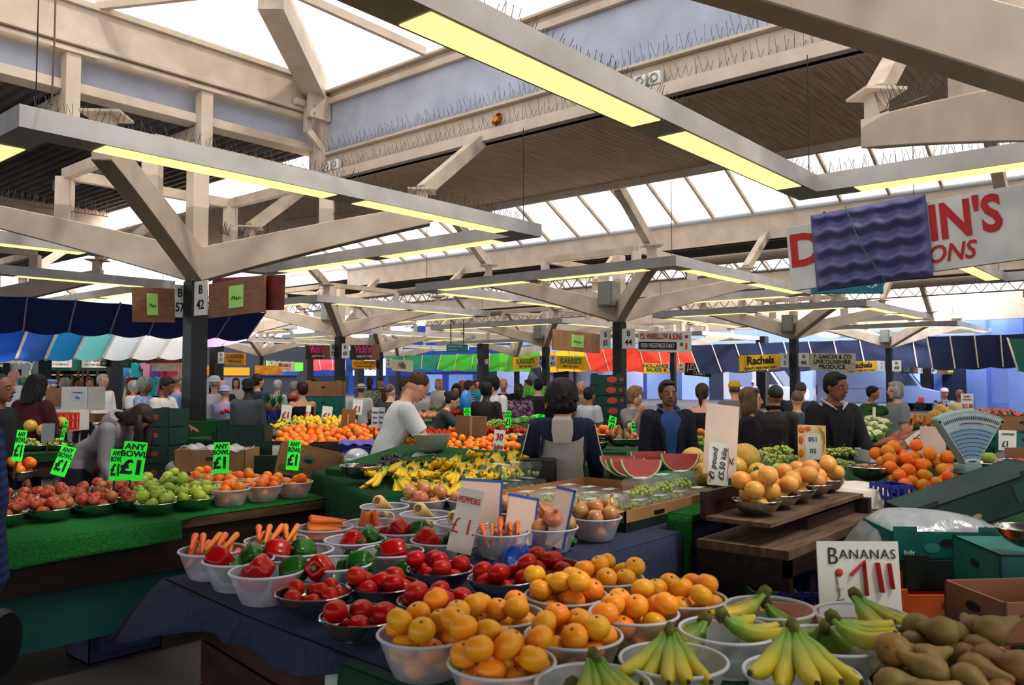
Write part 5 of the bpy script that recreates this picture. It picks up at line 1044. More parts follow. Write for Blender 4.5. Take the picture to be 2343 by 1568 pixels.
obj('lettering', M().ball((-.068,-.004,.02), (.013,.003,.013)), REDP, o); stroke(o, [(-.08,.02),(-.07,-.05),(-.08,-.065),(-.055,-.06)], .002, INK); stroke(o, [(-.08,-.03),(-.06,-.03)], .0015, INK)
o = card(1065, 1192, 3.15, .10, .24, -18, CARD, [('PEPPERS', .034, RED, 0, .075, .0, .75), ('£ 1.', .085, RED, 0, -.025, -.01, .8)], 'white PEPPERS card with red ink price in a pepper bowl', .14, -.25)
o = card(1100, 1165, 3.75, .19, .26, 20, PCARD, [], 'blank pinkish card with blue tape standing behind the PEPPERS card', .1, -.1); border(o, .19, .26, BTAPE)
o = card(1192, 1190, 3.55, .135, .20, 22, PCARD, [], 'small blank card leaning in the carrot bowl', .22, -.2); border(o, .135, .2, BTAPE)
o = card(1282, 1185, 3.55, .08, .25, -10, PCARD, [], 'narrow blank card leaning in the onion bowl', .2, -.15); border(o, .08, .25, BTAPE)
def anybowl(px, py, D, w, h, face, label, roll=0, pitch=-.15, full=True):
    s = min(w/.11, h/.2); ln = [('ANY', .042*h/.2, INK, 0, h*.36, .03, w/.11*.9, 0), ('BOWL', .042*h/.2, INK, 0, h*.17, .03, w/.11*.85, 0), ('£1', .1*h/.2, INK, 0, -.18*h, .04, w/.11*.9, 0)]
    return card(px, py, D, w, h, face, FLUO, ln, label, roll, pitch, group='fluorescent ANY BOWL cards')
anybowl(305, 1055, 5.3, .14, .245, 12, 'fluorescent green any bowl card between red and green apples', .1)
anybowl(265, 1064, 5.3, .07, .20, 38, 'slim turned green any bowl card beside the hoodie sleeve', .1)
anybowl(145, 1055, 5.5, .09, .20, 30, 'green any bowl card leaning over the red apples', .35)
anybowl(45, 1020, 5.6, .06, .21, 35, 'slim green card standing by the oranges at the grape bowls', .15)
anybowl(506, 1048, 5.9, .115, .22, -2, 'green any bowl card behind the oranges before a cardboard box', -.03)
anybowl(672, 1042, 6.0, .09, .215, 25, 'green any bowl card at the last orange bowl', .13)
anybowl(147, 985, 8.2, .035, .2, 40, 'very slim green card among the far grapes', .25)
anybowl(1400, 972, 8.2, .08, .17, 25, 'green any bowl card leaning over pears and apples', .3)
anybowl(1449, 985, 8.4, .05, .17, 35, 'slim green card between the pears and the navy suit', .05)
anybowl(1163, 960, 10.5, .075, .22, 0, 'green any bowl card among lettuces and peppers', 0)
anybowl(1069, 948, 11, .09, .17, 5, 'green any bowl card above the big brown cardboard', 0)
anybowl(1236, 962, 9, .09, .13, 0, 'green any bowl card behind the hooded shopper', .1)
# ---- apple and orange stall
def table(x0, x1, y0, y1, z, label, skirt=.3, m=None, legs=True):
    o = empty('market_stall', label, 'stall', (x0, y0, 0)); L, W = x1-x0, y1-y0
    obj('table_top', M().box((0,0,z-.05), (L,W,z-.006)), DW, o)
    obj('turf_sheet', M().box((-.015,-.015,z-.006), (L+.015,W+.015,z)).box((-.02,-.02,z-skirt), (L+.02,-.012,z)).box((-.02,-.02,z-skirt), (-.012,W+.02,z)).box((L+.012,-.02,z-skirt), (L+.02,W+.02,z)), m or TURFD, o)
    if legs:
        for a, b in ((.05,.05),(L-.05,.05),(.05,W-.05),(L-.05,W-.05)): obj('leg', M().box((a-.04,b-.04,0),(a+.04,b+.04,z-.05)), DW, o)
    obj('apron', M().box((.03,.02,z-.22),(L-.03,.05,z-.05)), DW, o); return o
s_ = empty('market_stall', 'dark wooden stall with turf top and teal front panel under the apples', 'stall', (-1.2, 4.56, 0))
obj('table_top', M().box((0,.03,.735), (4.74,1.45,.785)), mat('6a5238', '4a3626', rough=.8, scale=3, stretch=(1,6,6)), s_)
obj('apron', M().box((0,.06,.50), (4.72,.10,.735)).box((4.66,.06,.5), (4.72,1.4,.735)), mat('33190f', '24120c', rough=.55, scale=3, stretch=(1,8,8)), s_)
obj('front_panel', M().box((0,.10,.2), (4.5,.13,.52)), mat('0f4a48', '1c6a4c', rough=.5, scale=5, lo=.55, hi=.75), s_)
for x in (.3, 2.3, 4.5):
    for y in (.15, 1.3): obj('leg', M().box((x-.05,y-.05,0),(x+.05,y+.05,.74)), mat('1f1d1c', rough=.7), s_)
top_cloth('turf_sheet', [(-1.2,4.52),(-1.2,6.02),(3.55,6.02),(3.55,4.60),(2.55,4.60),(2.4,4.52)], .792, TURF, 'bright green turf sheet under the apple and orange bowls', {5: (.1,.17), 2: .12}, .008, .008)
def pxy(v):
    d = v-V((0,0,EYE)); Y = d.x*CT+d.y*ST; X = d.x*ST-d.y*CT; c, s = cos(PITCH), sin(PITCH); dd = Y*c+d.z*s
    return 1171.5+F*X/dd, 784-F*(-Y*s+d.z*c)/dd
rows = {0: 'front', 1: 'second', 2: 'third', 3: 'fourth', 4: 'rearmost'}
cnt = {}
for r in range(5):
    for k in range(14):
        xx = 1.42+.243*k-.02*r; p = V((xx, 4.80+.245*r+(.245 if k < 4 else 0), .797)); u, v = pxy(p+V((0,0,.1)))
        if u < -30 or p.x > 3.52 or (r >= 3 and u > 640) or (r == 4 and k < 4): continue
        kd = 'red_apple' if u < 285+(v-1090)*1.0 else 'green_apple' if u < 440+(v-1090)*1.75 else 'orange'
        cnt[(kd, r)] = c = cnt.get((kd, r), 0)+1
        w = 'in the %s row of the apple stall%s' % (rows[r], '')
        nm = {'red_apple': 'red apples', 'green_apple': 'green apples', 'orange': 'oranges'}[kd]
        pos = ['at the outer end of', 'next along in', 'third along in', 'fourth along in', 'fifth along in', 'sixth along in', 'seventh along in', 'eighth along in', 'ninth along in'][c-1]
        bk = 'c' if kd == 'orange' else 's'
        bowl(bk, p, '%s bowl of %s, %s the %s %s row' % ('clear plastic' if bk == 'c' else 'steel', nm, pos, rows[r], nm[:-1]), nm+' bowls')
        fill(kd, p, 9 if r == 0 else (7 if kd != 'orange' else 8), {'red_apple': 'red apple', 'green_apple': 'pale green apple', 'orange': 'orange'}[kd]+' from', 'the %s row of %s bowls on the turf stall' % (rows[r], nm[:-1]), bk, .98)
p = V((2.05, 6.45, .80)); table(-1.0, 2.3, 6.25, 6.7, .79, 'low turf shelf behind the red apples', .1)
for k, px in enumerate((-5, 45)):
    p = atz(px, 1080, .86)-V((0,0,.06)); p.z = .79; bowl('s', p, 'steel bowl of large oranges behind the red apples, %s' % ('cut by the picture edge' if k == 0 else 'beside the slim green card'), 'far orange bowls'); fill('navel_orange', p, 8, 'large orange in', 'the steel bowls behind the red apples', 's')
def boxat(px, py, z): q = atz(px, py, z); return q
# ---- cartons and crates
CARDB = mat('a07850', '8f6a46', rough=.8, scale=4); GBOX = mat('1c5240', '164334', rough=.6, scale=5); DGBOX = mat('14382f', '0f2b25', rough=.6, scale=5); TBOX = mat('0f7468', '0b5f57', rough=.5, scale=5); PBOX = mat('2a2a5c', '1f1f48', rough=.6); OBOX = mat('d8621c', 'c25414', rough=.6, scale=5); WBOX = mat('d8d4d0', rough=.6); BCR = mat('1c2f9c', rough=.45)
def carton(name, base, yaw, L, W, H, m, label, cat='box', group=None, inner=None, roll=0, pitch=0, lid=False, hole=True, logo=None, tabs=True):
    t = .008; mb = M()
    mb.box((-L/2,-W/2,0),(L/2,W/2,t)).box((-L/2,-W/2,0),(L/2,-W/2+t,H)).box((-L/2,W/2-t,0),(L/2,W/2,H)).box((-L/2,-W/2,0),(-L/2+t,W/2,H)).box((L/2-t,-W/2,0),(L/2,W/2,H))
    if lid: mb.box((-L/2,-W/2,H-t),(L/2,W/2,H))
    if tabs:
        for sx in (-1, 1): mb.box((sx*L*.38-.05,-W/2,H-.002),(sx*L*.38+.05,-W/2+t,H+.022))
    o = obj(name, mb, m, None, base, None); o.rotation_euler = (Matrix.Rotation(yaw,3,'Z') @ Matrix.Rotation(pitch,3,'X') @ Matrix.Rotation(roll,3,'Y')).to_euler(); tag(o, label, cat, group)
    if hole:
        for f_ in ((0,-W/2-.001,H*.62,0),(-L/2-.001,0,H*.62,pi/2)): obj('hand_hole', M().lathe([(.0005,0),(.035,0),(.035,.003),(.0005,.003)], 14), BLK, o, f_[:3], (pi/2,0,-f_[3])).scale = (1,.45,1)
    if logo:
        for l in logo:
            if l[0] == 'oval': ob = obj('logo', M().lathe([(.0005,0),(l[3],0),(l[3],.002),(.0005,.002)], 20), l[4], o, (l[1],-W/2-.0005,l[2]), (pi/2,0,0)); ob.scale = (1,.6,1)
            elif l[0] == 'sovl': ob = obj('logo', M().lathe([(.0005,0),(l[3],0),(l[3],.002),(.0005,.002)], 20), l[4], o, (-L/2-.0005,l[1],l[2]), (pi/2,0,-pi/2)); ob.scale = (1,.6,1)
            elif l[0] == 'rect': obj('panel', M().box((l[1]-l[3]/2,-W/2-.003,l[2]-l[4]/2),(l[1]+l[3]/2,-W/2,l[2]+l[4]/2)), l[5], o)
            else: txt(l[0], l[3], l[4], o, (l[1],-W/2-.004,l[2]), bold=.02, sx=l[5] if len(l) > 5 else 1)
    return o
def crate(base, yaw, L, W, H, m, label, group=None):
    mb = M(); n = int(L/.045)
    for s in (-1,1):
        for z in (0,H*.5,H-.02): mb.box((-L/2,s*W/2-.006,z),(L/2,s*W/2+.006,z+.02)); mb.box((s*L/2-.006,-W/2,z),(s*L/2+.006,W/2,z+.02))
        for k in range(n+1): x = -L/2+L*k/n; mb.box((x-.008,s*W/2-.005,0),(x+.008,s*W/2+.005,H))
        for k in range(int(W/.045)+1): y = -W/2+W*k/int(W/.045); mb.box((s*L/2-.005,y-.008,0),(s*L/2+.005,y+.008,H))
    mb.box((-L/2,-W/2,0),(L/2,W/2,.012)); return tag(obj('plastic_crate', mb, m, None, base, (0,0,yaw), smooth=False), label, 'crate', group)
y0 = yaw_of(0)+pi/2
ordn = ['bottom', 'second', 'third', 'fourth', 'fifth', 'sixth', 'seventh', 'eighth', 'ninth', 'tenth', 'topmost']
b = gnd(377, 8.6)
for k in range(7):
    carton('produce_box', b+V((R.uniform(-.012,.012),R.uniform(-.012,.012),.186*k)), y0-.35+R.uniform(-.03,.03), .38, .3, .18, mat('20443c','1a3a34',rough=.6,scale=5), 'dark green produce box, %s of the stack beside the plate 57 column' % (ordn[k] if k < 6 else 'topmost'), group='dark green boxes by the plate 57 column', hole=False, logo=[('oval',.02,.10,.045,mat('b23a22',rough=.5)),('sovl',.0,.09,.05,mat('7a2a1e',rough=.6)),('rect',-.17,.07,.035,.05,WHITE)])
b = gnd(1391, 12.2)
for k in range(11):
    carton('produce_box', b+V((R.uniform(-.015,.015),R.uniform(-.015,.015),.152*k)), y0-.1+R.uniform(-.03,.03), .5, .35, .148, mat('16463c','123a32',rough=.6,scale=5), 'green fruit box with red oval, %s of the tall stack before the plate 55 column' % ordn[k], group='green boxes of the tall stack', hole=False, logo=[('oval',.06,.08,.075,mat('c24a34',rough=.5)),('rect',.2,.08,.06,.05,mat('8f4a2a',rough=.6))])
b = gnd(743, 14)
for k, (mm, w) in enumerate(((GBOX,'lowest'),(GBOX,'second'),(GBOX,'third'),(TBOX,'fourth'),(TBOX,'fifth'),(CARDB,'brown topmost'))):
    carton('produce_box', b+V((0,0,.262*k)), y0+.1, .66, .4, .255, mm, 'produce box, %s of the stack by the plate 72 column' % w, group='boxes by the plate 72 column')
b = at(528, 1012, 8.9); table(b.x-.35, b.x+.9, b.y-.75, b.y+.5, b.z-.32, 'low dark stand under the blue printed box', .05, DW)
for k in range(2):
    carton('produce_box', b+V((0,0,-.32+.165*k)), y0-.22, .42, .32, .16, PBOX, 'navy fruit box with light blue picture panel, %s of two beside the black column' % ('lower','upper')[k], group='navy fruit boxes', logo=[('rect',.05,.08,.27,.13,mat('6aa8d8','e8e8ee',rough=.5,scale=8)),('oval',.05,.07,.055,mat('b8302a',rough=.5)),('VICASOL',.05,.07,.022,WHITE),('rect',-.14,.09,.08,.04,WHITE)])
carton('cardboard_box', at(498, 1078, 7.3), y0-.05, .62, .36, .20, CARDB, 'plain brown cardboard box lined with clear film behind the oranges', tabs=False, logo=[('rect',.12,.09,.1,.03,mat('8d8ea8',rough=.5))])
m = M().grid(lambda u, v: V((.56*(u-.5), .32*(v-.5), .02*sin(u*19)+.02*sin(v*13+u*7)+.015)), 24, 14)
tag(obj('plastic_liner', m, mat('d8dce0', rough=.2, alpha=.45), None, at(498, 1030, 7.25), (0,0,y0)), 'crinkled clear plastic liner spilling from the brown cardboard box', 'plastic film')
tag(obj('plastic_bag', M().ball((0,0,0),(.09,.07,.07),12,9), mat('c8ccd4', rough=.15, alpha=.4, bump=.6, c2='e0e4ea', scale=20), None, at(402, 1072, 7.2)), 'clear plastic bag lying by the dark green boxes', 'bag')
for k, (px, py, D, w) in enumerate(((560, 1012, 8.2, 'nearer the black column'), (608, 1052, 7.7, 'with a white label'), (620, 1080, 7.5, 'lowest under the labelled one'))):
    carton('produce_box', at(px, py, D), y0+.05, .46, .34, .16, DGBOX, 'open green banana box behind the oranges, the one '+w, group='open green boxes', logo=[('rect',.14,.1,.08,.09,WHITE),('rect',0,.04,.38,.03,CARDB)] if k == 1 else None)
o = carton('cardboard_box', at(702, 1092, 6.9), y0+.1, .5, .3, .24, CARDB, 'tilted brown cardboard box with a green oval at the turf stall corner', roll=.22, logo=[('oval',.0,.16,.055,mat('3f7a3a',rough=.5)),('rect',-.12,.06,.2,.05,mat('5a6a3a',rough=.6))])
# ---- banana display
P4 = [(2.95,3.60),(2.95,3.66),(3.72,5.10),(4.62,5.10),(4.62,3.60)]
s_ = empty('market_stall', 'turf draped display stand under the bananas', 'stall', (3.0, 3.6, 0))
mb = M().prism([(x-3.0, y-3.6, .0) for x, y in ((3.1,3.6),(3.75,5.08),(4.6,5.08),(4.6,3.6))], (0,0,.9)); obj('stand', mb, DW, s_)
top_cloth('turf_sheet', [(3.06,3.58),(3.06,3.62),(3.74,5.10),(4.62,5.10),(4.62,3.58)], .925, TURFD, 'deep green turf sheet draped over the banana stand', {1: .42, 0: .1, 4: .3}, .008, .012)
mb = M().prism([(0,0,0),(0,0,.04),(.75,0,.17),(.75,0,0)], (0,1.05,0)); o = obj('display_wedge', mb, TURFD, None, V((3.62,3.75,.93))); tag(o, 'turf covered sloping board under the banana heap', 'board')
zp = [(1120,735),(1190,830),(1265,690),(1360,690),(1415,765),(1540,800),(1600,705),(1680,775),(1700,640),(1780,610),(1500,690),(1750,790),(1870,750),(1955,700),(1990,620),(2110,600),(2080,710),(2170,650),(1900,660),(1490,660),(1640,760),(1840,650),(2010,750),(1060,770),(1300,770),(1330,850),(1460,860),(1570,860),(1950,780),(1240,740),(1430,700),(1800,700),(2050,650),(1720,840),(1850,820)]
for k, (zx, zy) in enumerate(zp):
    px, py = 600+.256*zx+(zx-1100)*.03, 880+.256*zy; D = 5.02+(1100-py)/75*.75
    p = at(px, 1040+(py-1035)*1.12, D); p.z += .03
    bunch(k % 3, p, (R.uniform(-.5,.5), R.uniform(-.3,.15), TH+pi+R.uniform(-1.1,1.1)), 'yellow banana bunch from the big heap on the turf stand', 'bananas of the big yellow heap', 1.08)
p = at(824, 1085, 5.35); o = bowl('s', p-V((0,0,.03)), 'wide steel bowl of red grapes on the banana turf', sc=1.12)
for k, (dx, dy) in enumerate(((.02,.02),(-.04,-.04))): put('red_grapes%d' % k, p+V((dx,dy,-.0)), (0,0,k*2), 'dark red grape bunch in the wide steel bowl', 'red grapes in the wide bowl', 'grapes', 'grape_bunch', .85)
for k, (px, py, D) in enumerate(((880,1078,5.55),(905,1072,5.65),(930,1076,5.6),(955,1074,5.7),(975,1078,5.65),(895,1060,5.8),(860,1085,5.45))):
    put('black_grapes%d' % (k % 2), at(px, py, D), (0,0,k*1.3), 'black grape bunch heaped behind the bananas', 'black grapes behind the bananas', 'grapes', 'grape_bunch')
# weighing scale with the big scoop pan
b = at(985, 1066, 6.0); e = empty('weighing_scale', 'grey counter scale with a big brassy metal scoop behind the bananas', 'scale', b, yaw_of(0)+pi/2)
obj('scale_body', M().prism([(-.17,-.12,0),(.17,-.12,0),(.15,-.06,.09),(-.12,-.06,.09)], (0,.24,0)), mat('a3a39c', rough=.45), e, bevel=.01)
obj('pan', M().lathe([(.0005,.0),(.06,.003),(.10,.03),(.125,.08),(.135,.115),(.132,.115),(.12,.08),(.095,.034),(.0005,.008)], 28), mat('c4b88a', 'b0b0ac', rough=.3, metal=.45, scale=6), e, (0.01,0,.10)).scale = (1.02,.85,1.1)
obj('pan_support', M().lathe([(.05,.085),(.04,.11)], 12), BLK, e)
for i, q in enumerate(pack(130, .031, *(at(1100, 1060, 6.6)).xy, .42, .30, .97, slope=(.22,.0), seed=5, tries=60, rot=TH)): put('clementine', q, rrot(), 'clementine in the loose heap behind the bananas', 'clementines of the heap behind the bananas')
q0 = at(1100, 1060, 6.6); table(q0.x-.75, q0.x+.75, q0.y-.7, q0.y+.75, .93, 'turf covered stand under the clementine heap', .3)
for i, q in enumerate(pack(14, .031, *(at(952, 1040, 7.0)).xy, .08, .08, .99, seed=6, tries=30)): put('clementine', q, rrot(), 'clementine glimpsed by the white T-shirt hem', 'clementines by the white T-shirt')
BRCARD = mat('9c7250', '8c6446', rough=.8, scale=3)
o = board('cardboard_sheet', at(1078, 980, 7.3), y0-.15, .28, .215, .02, BRCARD, roll=.03); tag(o, 'brown folded cardboard sheet standing over the clementines', 'cardboard'); obj('tape', M().box((-.012,-.013,-.105),(.012,-.011,.10)), mat('b8946a', rough=.4), o)
card(1142, 1010, 6.2, .085, .17, 15, WHITE, [('30', .07, RED, 0, .03, .02, .8), ('Juicy', .05, RED, 0, -.04, .02, .8)], 'white card with red brushed writing among the clementines', .12, -.1)
# ---- grape punnets
PLM = mat('eef2f2', rough=.1, alpha=.07, spec=1); FILM = mat('d4e2dc', '5f9a80', rough=.25, scale=30, lo=.5, hi=.7)
PU_T = M().loft([[V((x*s, y*s2, z)) for x, y in ((-1,-1),(1,-1),(1,1),(-1,1))] for s, s2, z in ((.082,.056,0),(.094,.066,.07))], False).box((-.082,-.056,0),(.082,.056,.002)).mesh('tray', PLM)
PU_L = M().loft([[V((x*s, y*s2, z)) for x, y in ((-1,-1),(1,-1),(1,1),(-1,1))] for s, s2, z in ((.1,.072,.070),(.1,.072,.076),(.086,.058,.098),(.08,.052,.1))]).mesh('lid', PLM)
PU_F = M().box((-.05,-.028,.1005),(.05,.028,.102)).mesh('paper_label', FILM); PU_G = gbunch(48, .075, .0125, 40, .72, .55, 9, 7)[0].mesh('grape_bunch', PROTO['green_grapes0'][0].materials[0])
def punnet(p, yaw, w, lid=True):
    o = link('grape_punnet', PU_T, None, p, (0,0,yaw)); tag(o, 'clear lidded punnet of green grapes '+w, 'punnet', 'punnets '+w)
    if lid: link('lid', PU_L, o); link('paper_label', PU_F, o)
    g_ = link('grape_bunch', PU_G, None, V(p)+V((0,0,.004)), (0,0,yaw)); tag(g_, 'green grapes inside a clear punnet '+w, 'grapes', 'grapes in punnets '+w)
for r in range(2):
    for k in range(5):
        q = V((3.72+.155*k, 3.50-.14*r+.02*k, .86)); punnet(q, pi/2+R.uniform(-.1,.1), 'before the hooded shopper'); 
for k in range(4): punnet(V((3.95+.155*k, 3.46, .965)), pi/2+R.uniform(-.12,.12), 'stacked on top before the hooded shopper')
b = V((4.02, 2.72, .85)); CT_ = mat('b48a5c', 'a37a50', rough=.8, scale=4)
o = carton('cardboard_tray', b, 0, 1.05, .98, .10, CT_, 'wide brown cardboard tray holding grape punnets on the navy cloth', 'tray', hole=False, tabs=False)
obj('tray_base', M().box((-.53,-.495,-.002),(.53,-.49,.04)).box((-.53,-.49,-.002),(-.525,.49,.04)), DGBOX, o)
for x in (-.2,.3): obj('hand_hole', M().box((x-.05,-.493,.05),(x+.05,-.489,.07)), BLK, o)
obj('flap', M().add([(-.525,-.49,.10),(-.525,.49,.10),(-.74,.47,.07),(-.70,.1,.065),(-.76,-.45,.06)], [(0,1,2,3,4)]), CT_, o)
for r in range(3):
    for k in range(4): punnet(V((3.66+.2*r, 2.55+.15*k, .862)), R.uniform(-.05,.05), 'lying flat in the brown tray')
for r in range(2):
    for k in range(4): punnet(V((3.78+.215*k, 2.33+.16*r, .866+.0*r)), R.uniform(-.06,.06), 'standing at the front of the brown tray')
for k in range(3): punnet(V((3.86+.215*k, 2.36, .97)), R.uniform(-.08,.08), 'crowning the front of the brown tray')
# ---- melons
s_ = empty('market_stall', 'turf covered stand under watermelons and melons', 'stall', (4.15, 2.0, 0))
obj('stand', M().box((.42,.32,0),(1.6,1.0,.9)).box((0.02,-.42,0),(1.3,.3,.9)), DW, s_)
top_cloth('turf_sheet', [(4.58,3.02),(5.8,3.02),(5.8,1.98),(3.72,1.98),(3.72,2.12),(4.58,2.2)], .925, TURF, 'vivid green turf sheet under the watermelon wedges', {5: .12, 3: .3, 4: .14}, .01, .01)
def wedge(p, yaw, R_, label, a0=0.05, a1=pi-.05, thick=.10, lean=0):
    e = empty('watermelon_wedge', label, 'watermelon', p, yaw, 'watermelon wedges'); e.rotation_euler = (lean, 0, yaw)
    def half(r, y): return [V((r*cos(a), y, -r*sin(a)+R_*.98)) for a in [a0+(a1-a0)*k/16 for k in range(17)]]
    t = thick
    obj('flesh', M().prism(half(R_*.88, -t*.5), (0, t*.95, 0)), mat('b0221a', 'bc362c', rough=.35, scale=14, coat=.15), e)
    obj('pith', M().prism(half(R_*.955, -t*.5+.002), (0, t*.94, 0)), mat('d8dcae', rough=.5), e)
    m = M(); ys = [-t*.5+.004, 0, t*.5]; rr = [R_, R_*1.0, R_*.85]
    m.loft([[V((r*cos(a), y, -r*sin(a)+R_*.98)) for a in [a0+(a1-a0)*k/16 for k in range(17)]] for y, r in zip(ys, rr)], True)
    obj('rind', m, mat('2c5a2a', '7fa05a', rough=.35, scale=14, stretch=(1,.2,1)), e)
    obj('cling_film', M().prism(half(R_*.9, -t*.5-.003), (0, .001, 0)), mat('ffffff', rough=.05, alpha=.025, spec=1), e)
    m = M()
    q = random.Random(3)
    for k in range(9): a = q.uniform(.5,2.6); r = R_*q.uniform(.4,.7); m.ball((r*cos(a),-t*.5-.001,-r*sin(a)+R_*.98),(.003,.0015,.005),6,4)
    obj('seeds', m, BLK, e, None) if False else None
    return e
yv = y0
for px, py, D, r, dy, w in ((1466, 1099, 4.85, .125, 0, 'in front of the other wedges, fully visible'), (1432, 1092, 5.05, .118, .25, 'tucked behind the front wedge on its shorter side'), (1415, 1085, 5.3, .118, -.3, 'at the hooded shopper end of the wedges'), (1555, 1082, 5.25, .125, -.1, 'at the melon end of the wedges'), (1480, 1075, 5.5, .125, .1, 'farthest back, only its red top showing')):
    wedge(at(px, py, D), yv+dy, r, 'wrapped red watermelon wedge '+w, lean=-.15)
for k, (px, py, D, s, w) in enumerate(((1586, 1050, 5.75, 1.0, 'behind the watermelons, highest'), (1618, 1068, 5.5, .95, 'half hidden by the tall pale card'), (1610, 1086, 5.3, .9, 'lowest beside the watermelon'), (1704, 1048, 5.45, 1.2, 'biggest and most orange, beside the tall pale card'), (1680, 1072, 5.3, .95, 'behind the banana bowl'), (1735, 1085, 5.2, .85, 'above the grapefruit'), (1640, 1092, 5.15, .85, 'behind the pound sign card'))):
    put('melon', at(px, py, D)+V((0,0,-.0)), (k,.3,k*2), 'round yellow netted melon, '+w, 'yellow melons', 'melon', None, s)
o = card(1650, 1006, 5.0, .215, .42, 12, mat('e8d2c2','dcc4b2',rough=.5,scale=3), [('70p', .05, INK, .055, -.12, .0, 1, 0, pi)], 'tall pale blank card standing over the melons', .12, -.1)
o = card(1644, 1062, 4.6, .12, .235, 10, WHITE, [], 'narrow white kilo price card with red underline before the melons', .1, -.1)
txt('£1 pound', .045, INK, o, (-.03,-.005,0), (pi/2,-pi/2+.1,0), bold=.0, shear=.2); txt('£5.50 kilo', .045, INK, o, (.025,-.005,0), (pi/2,-pi/2+.1,0), bold=.0, shear=.2); stroke(o, [(.052,-.09),(.056,0),(.052,.09)], .002, RED); stroke(o, [(-.055,-.05),(-.04,-.07),(-.05,-.1)], .005, RED)
p = at(1712, 1098, 4.85); bowl('s', p-V((0,0,.06)), 'steel bowl of bananas beside the melons', sc=.95); bunch(0, p+V((.03,-.04,.06)), (0,.2,TH+pi*.55), 'banana bunch lying in the steel bowl by the melons', None, .85)
# ---- grapefruit shelf and the dark wooden stall
WD2 = mat('3a221a', '21130f', rough=.5, scale=3, stretch=(1,9,9), bump=.2); WTOP = mat('7a6450', '5a4636', rough=.85, scale=4, stretch=(1,8,1))
s_ = empty('market_stall', 'worn dark wooden stepped stall under the grapefruit bowls', 'stall', (3.6, 1.45, 0)); 
obj('upper_shelf', M().box((.04,.10,.925),(1.35,.42,.945)), WTOP, s_); obj('upper_board', M().box((.04,.42,.93),(1.4,.45,1.06)), WD2, s_)
obj('middle_shelf', M().box((0,-.0,.80),(1.55,.45,.84)), WTOP, s_); obj('fascia', M().box((0,0,.66),(.04,.45,.80)).box((0,0,.72),(1.55,.03,.80)).box((1.3,0.06,.84),(1.36,.42,.925)), WD2, s_)
obj('side_panel', M().box((.02,.02,.42),(.06,.44,.68)), WD2, s_); obj('lower_panel', M().box((.05,.04,.05),(.09,.46,.42)), mat('0f5a58', rough=.5), s_)
obj('back_wall', M().box((1.5,-.9,.1),(1.56,.45,.8)).box((1.2,-.9,.76),(1.56,0,.83)), WD2, s_)
for y in (.05,.42): obj('leg', M().box((1.42,y-.03,0),(1.48,y+.03,.8)), WD2, s_)
gl = ['nearest the kilo price card', 'second from the kilo price card', 'third along the shelf', 'fourth along the shelf', 'farthest along the shelf']
for k in range(5):
    p = V((3.83+.262*k, 1.70+.012*k, .945)); bowl('s', p, 'steel bowl of grapefruit on the wooden shelf, '+gl[k], 'grapefruit bowls')
    fill('grapefruit', p, 7 if k == 0 else 6, 'yellow orange grapefruit in the steel bowl', gl[k], 's')
for k, (px, py, D, kd, lb) in enumerate(((1782, 1075, 5.0, 'green_apple', 'bright green apple behind the grapefruit'), (1812, 1078, 5.05, 'green_apple', 'second bright green apple behind the grapefruit'), (1757, 1082, 4.9, 'orange', 'orange wedged between banana bowl and grapefruit'), (1866, 1080, 5.3, 'red_apple', 'red peach coloured fruit at the end of the grapefruit'))): put(kd, at(px, py, D), rrot(), lb, None, kd.split('_')[-1], None, 1.15)
m = M().grid(lambda u, v: V((.38*u, .36*v, .02*sin(u*6+v*3)-(.14*max(0, .3-u)/.3)**1.0*(1) if False else .012*sin(u*6+v*3)-.10*max(0, (.12-v)/.12))), 16, 14)
o = obj('white_cloth', m, mat('e6dfd6', 'd2c8bc', rough=.7, scale=3), None, atz(1890, 1122, .955), (0,0,y0)); tag(o, 'torn white cloth on the wooden stall corner', 'cloth'); 
for (px, py, D, s, k, w) in ((1762,1045,6.1,1,0,'behind the melons'),(1790,1040,6.2,1,1,'highest behind the melons'),(1738,1050,6.0,.9,2,'next to the big melon'),(1775,1062,5.8,1,1,'in the middle punnet'),(1805,1062,5.85,1,2,'by the fruit poster'),(1905,1045,6.1,.9,0,'just past the fruit poster'),(1935,1045,6.05,1,1,'heaped past the fruit poster'),(1912,1072,5.7,1,2,'low beside the brown card'),(1938,1075,5.7,.9,0,'low beside the apple bowl')):
    put('green_grapes%d' % k, at(px, py, D), (0,0,px), 'green grape bunch '+w, 'loose green grapes near the poster', 'grapes', 'grape_bunch', s)
for k, (px, py, D) in enumerate(((1765,1068,5.9),(1795,1076,5.7),(1920,1084,5.6))):
    o = link('grape_tray', PU_T, None, at(px, py, D), (0,0,y0)); o.scale = (1.6,1.6,1.2); tag(o, 'clear open tray under green grapes, '+['behind the melons','before the fruit poster','past the fruit poster'][k], 'tray', 'open grape trays')
b = at(1850, 1088, 5.9); table(5.02, 6.9, 1.75, 3.2, .905, 'turf stall under the poster, loose grapes and apple bowl', .35)
o = card(1858, 1025, 5.7, .2, .31, 5, mat('e8d8b0', 'e0b84a', rough=.5, scale=9), [], 'fruit bordered poster card turned upside down among the grapes', .04, -.08); obj('sheet', M().box((-.05,-.005,-.15),(.06,-.003,.10)), WHITE, o)
for z, b_ in ((.06,'150'),(-.02,'50'),(-.11,'3.21')): txt(b_, .045, INK, o, (.005,-.008,z), (pi/2,pi,0), bold=.0)
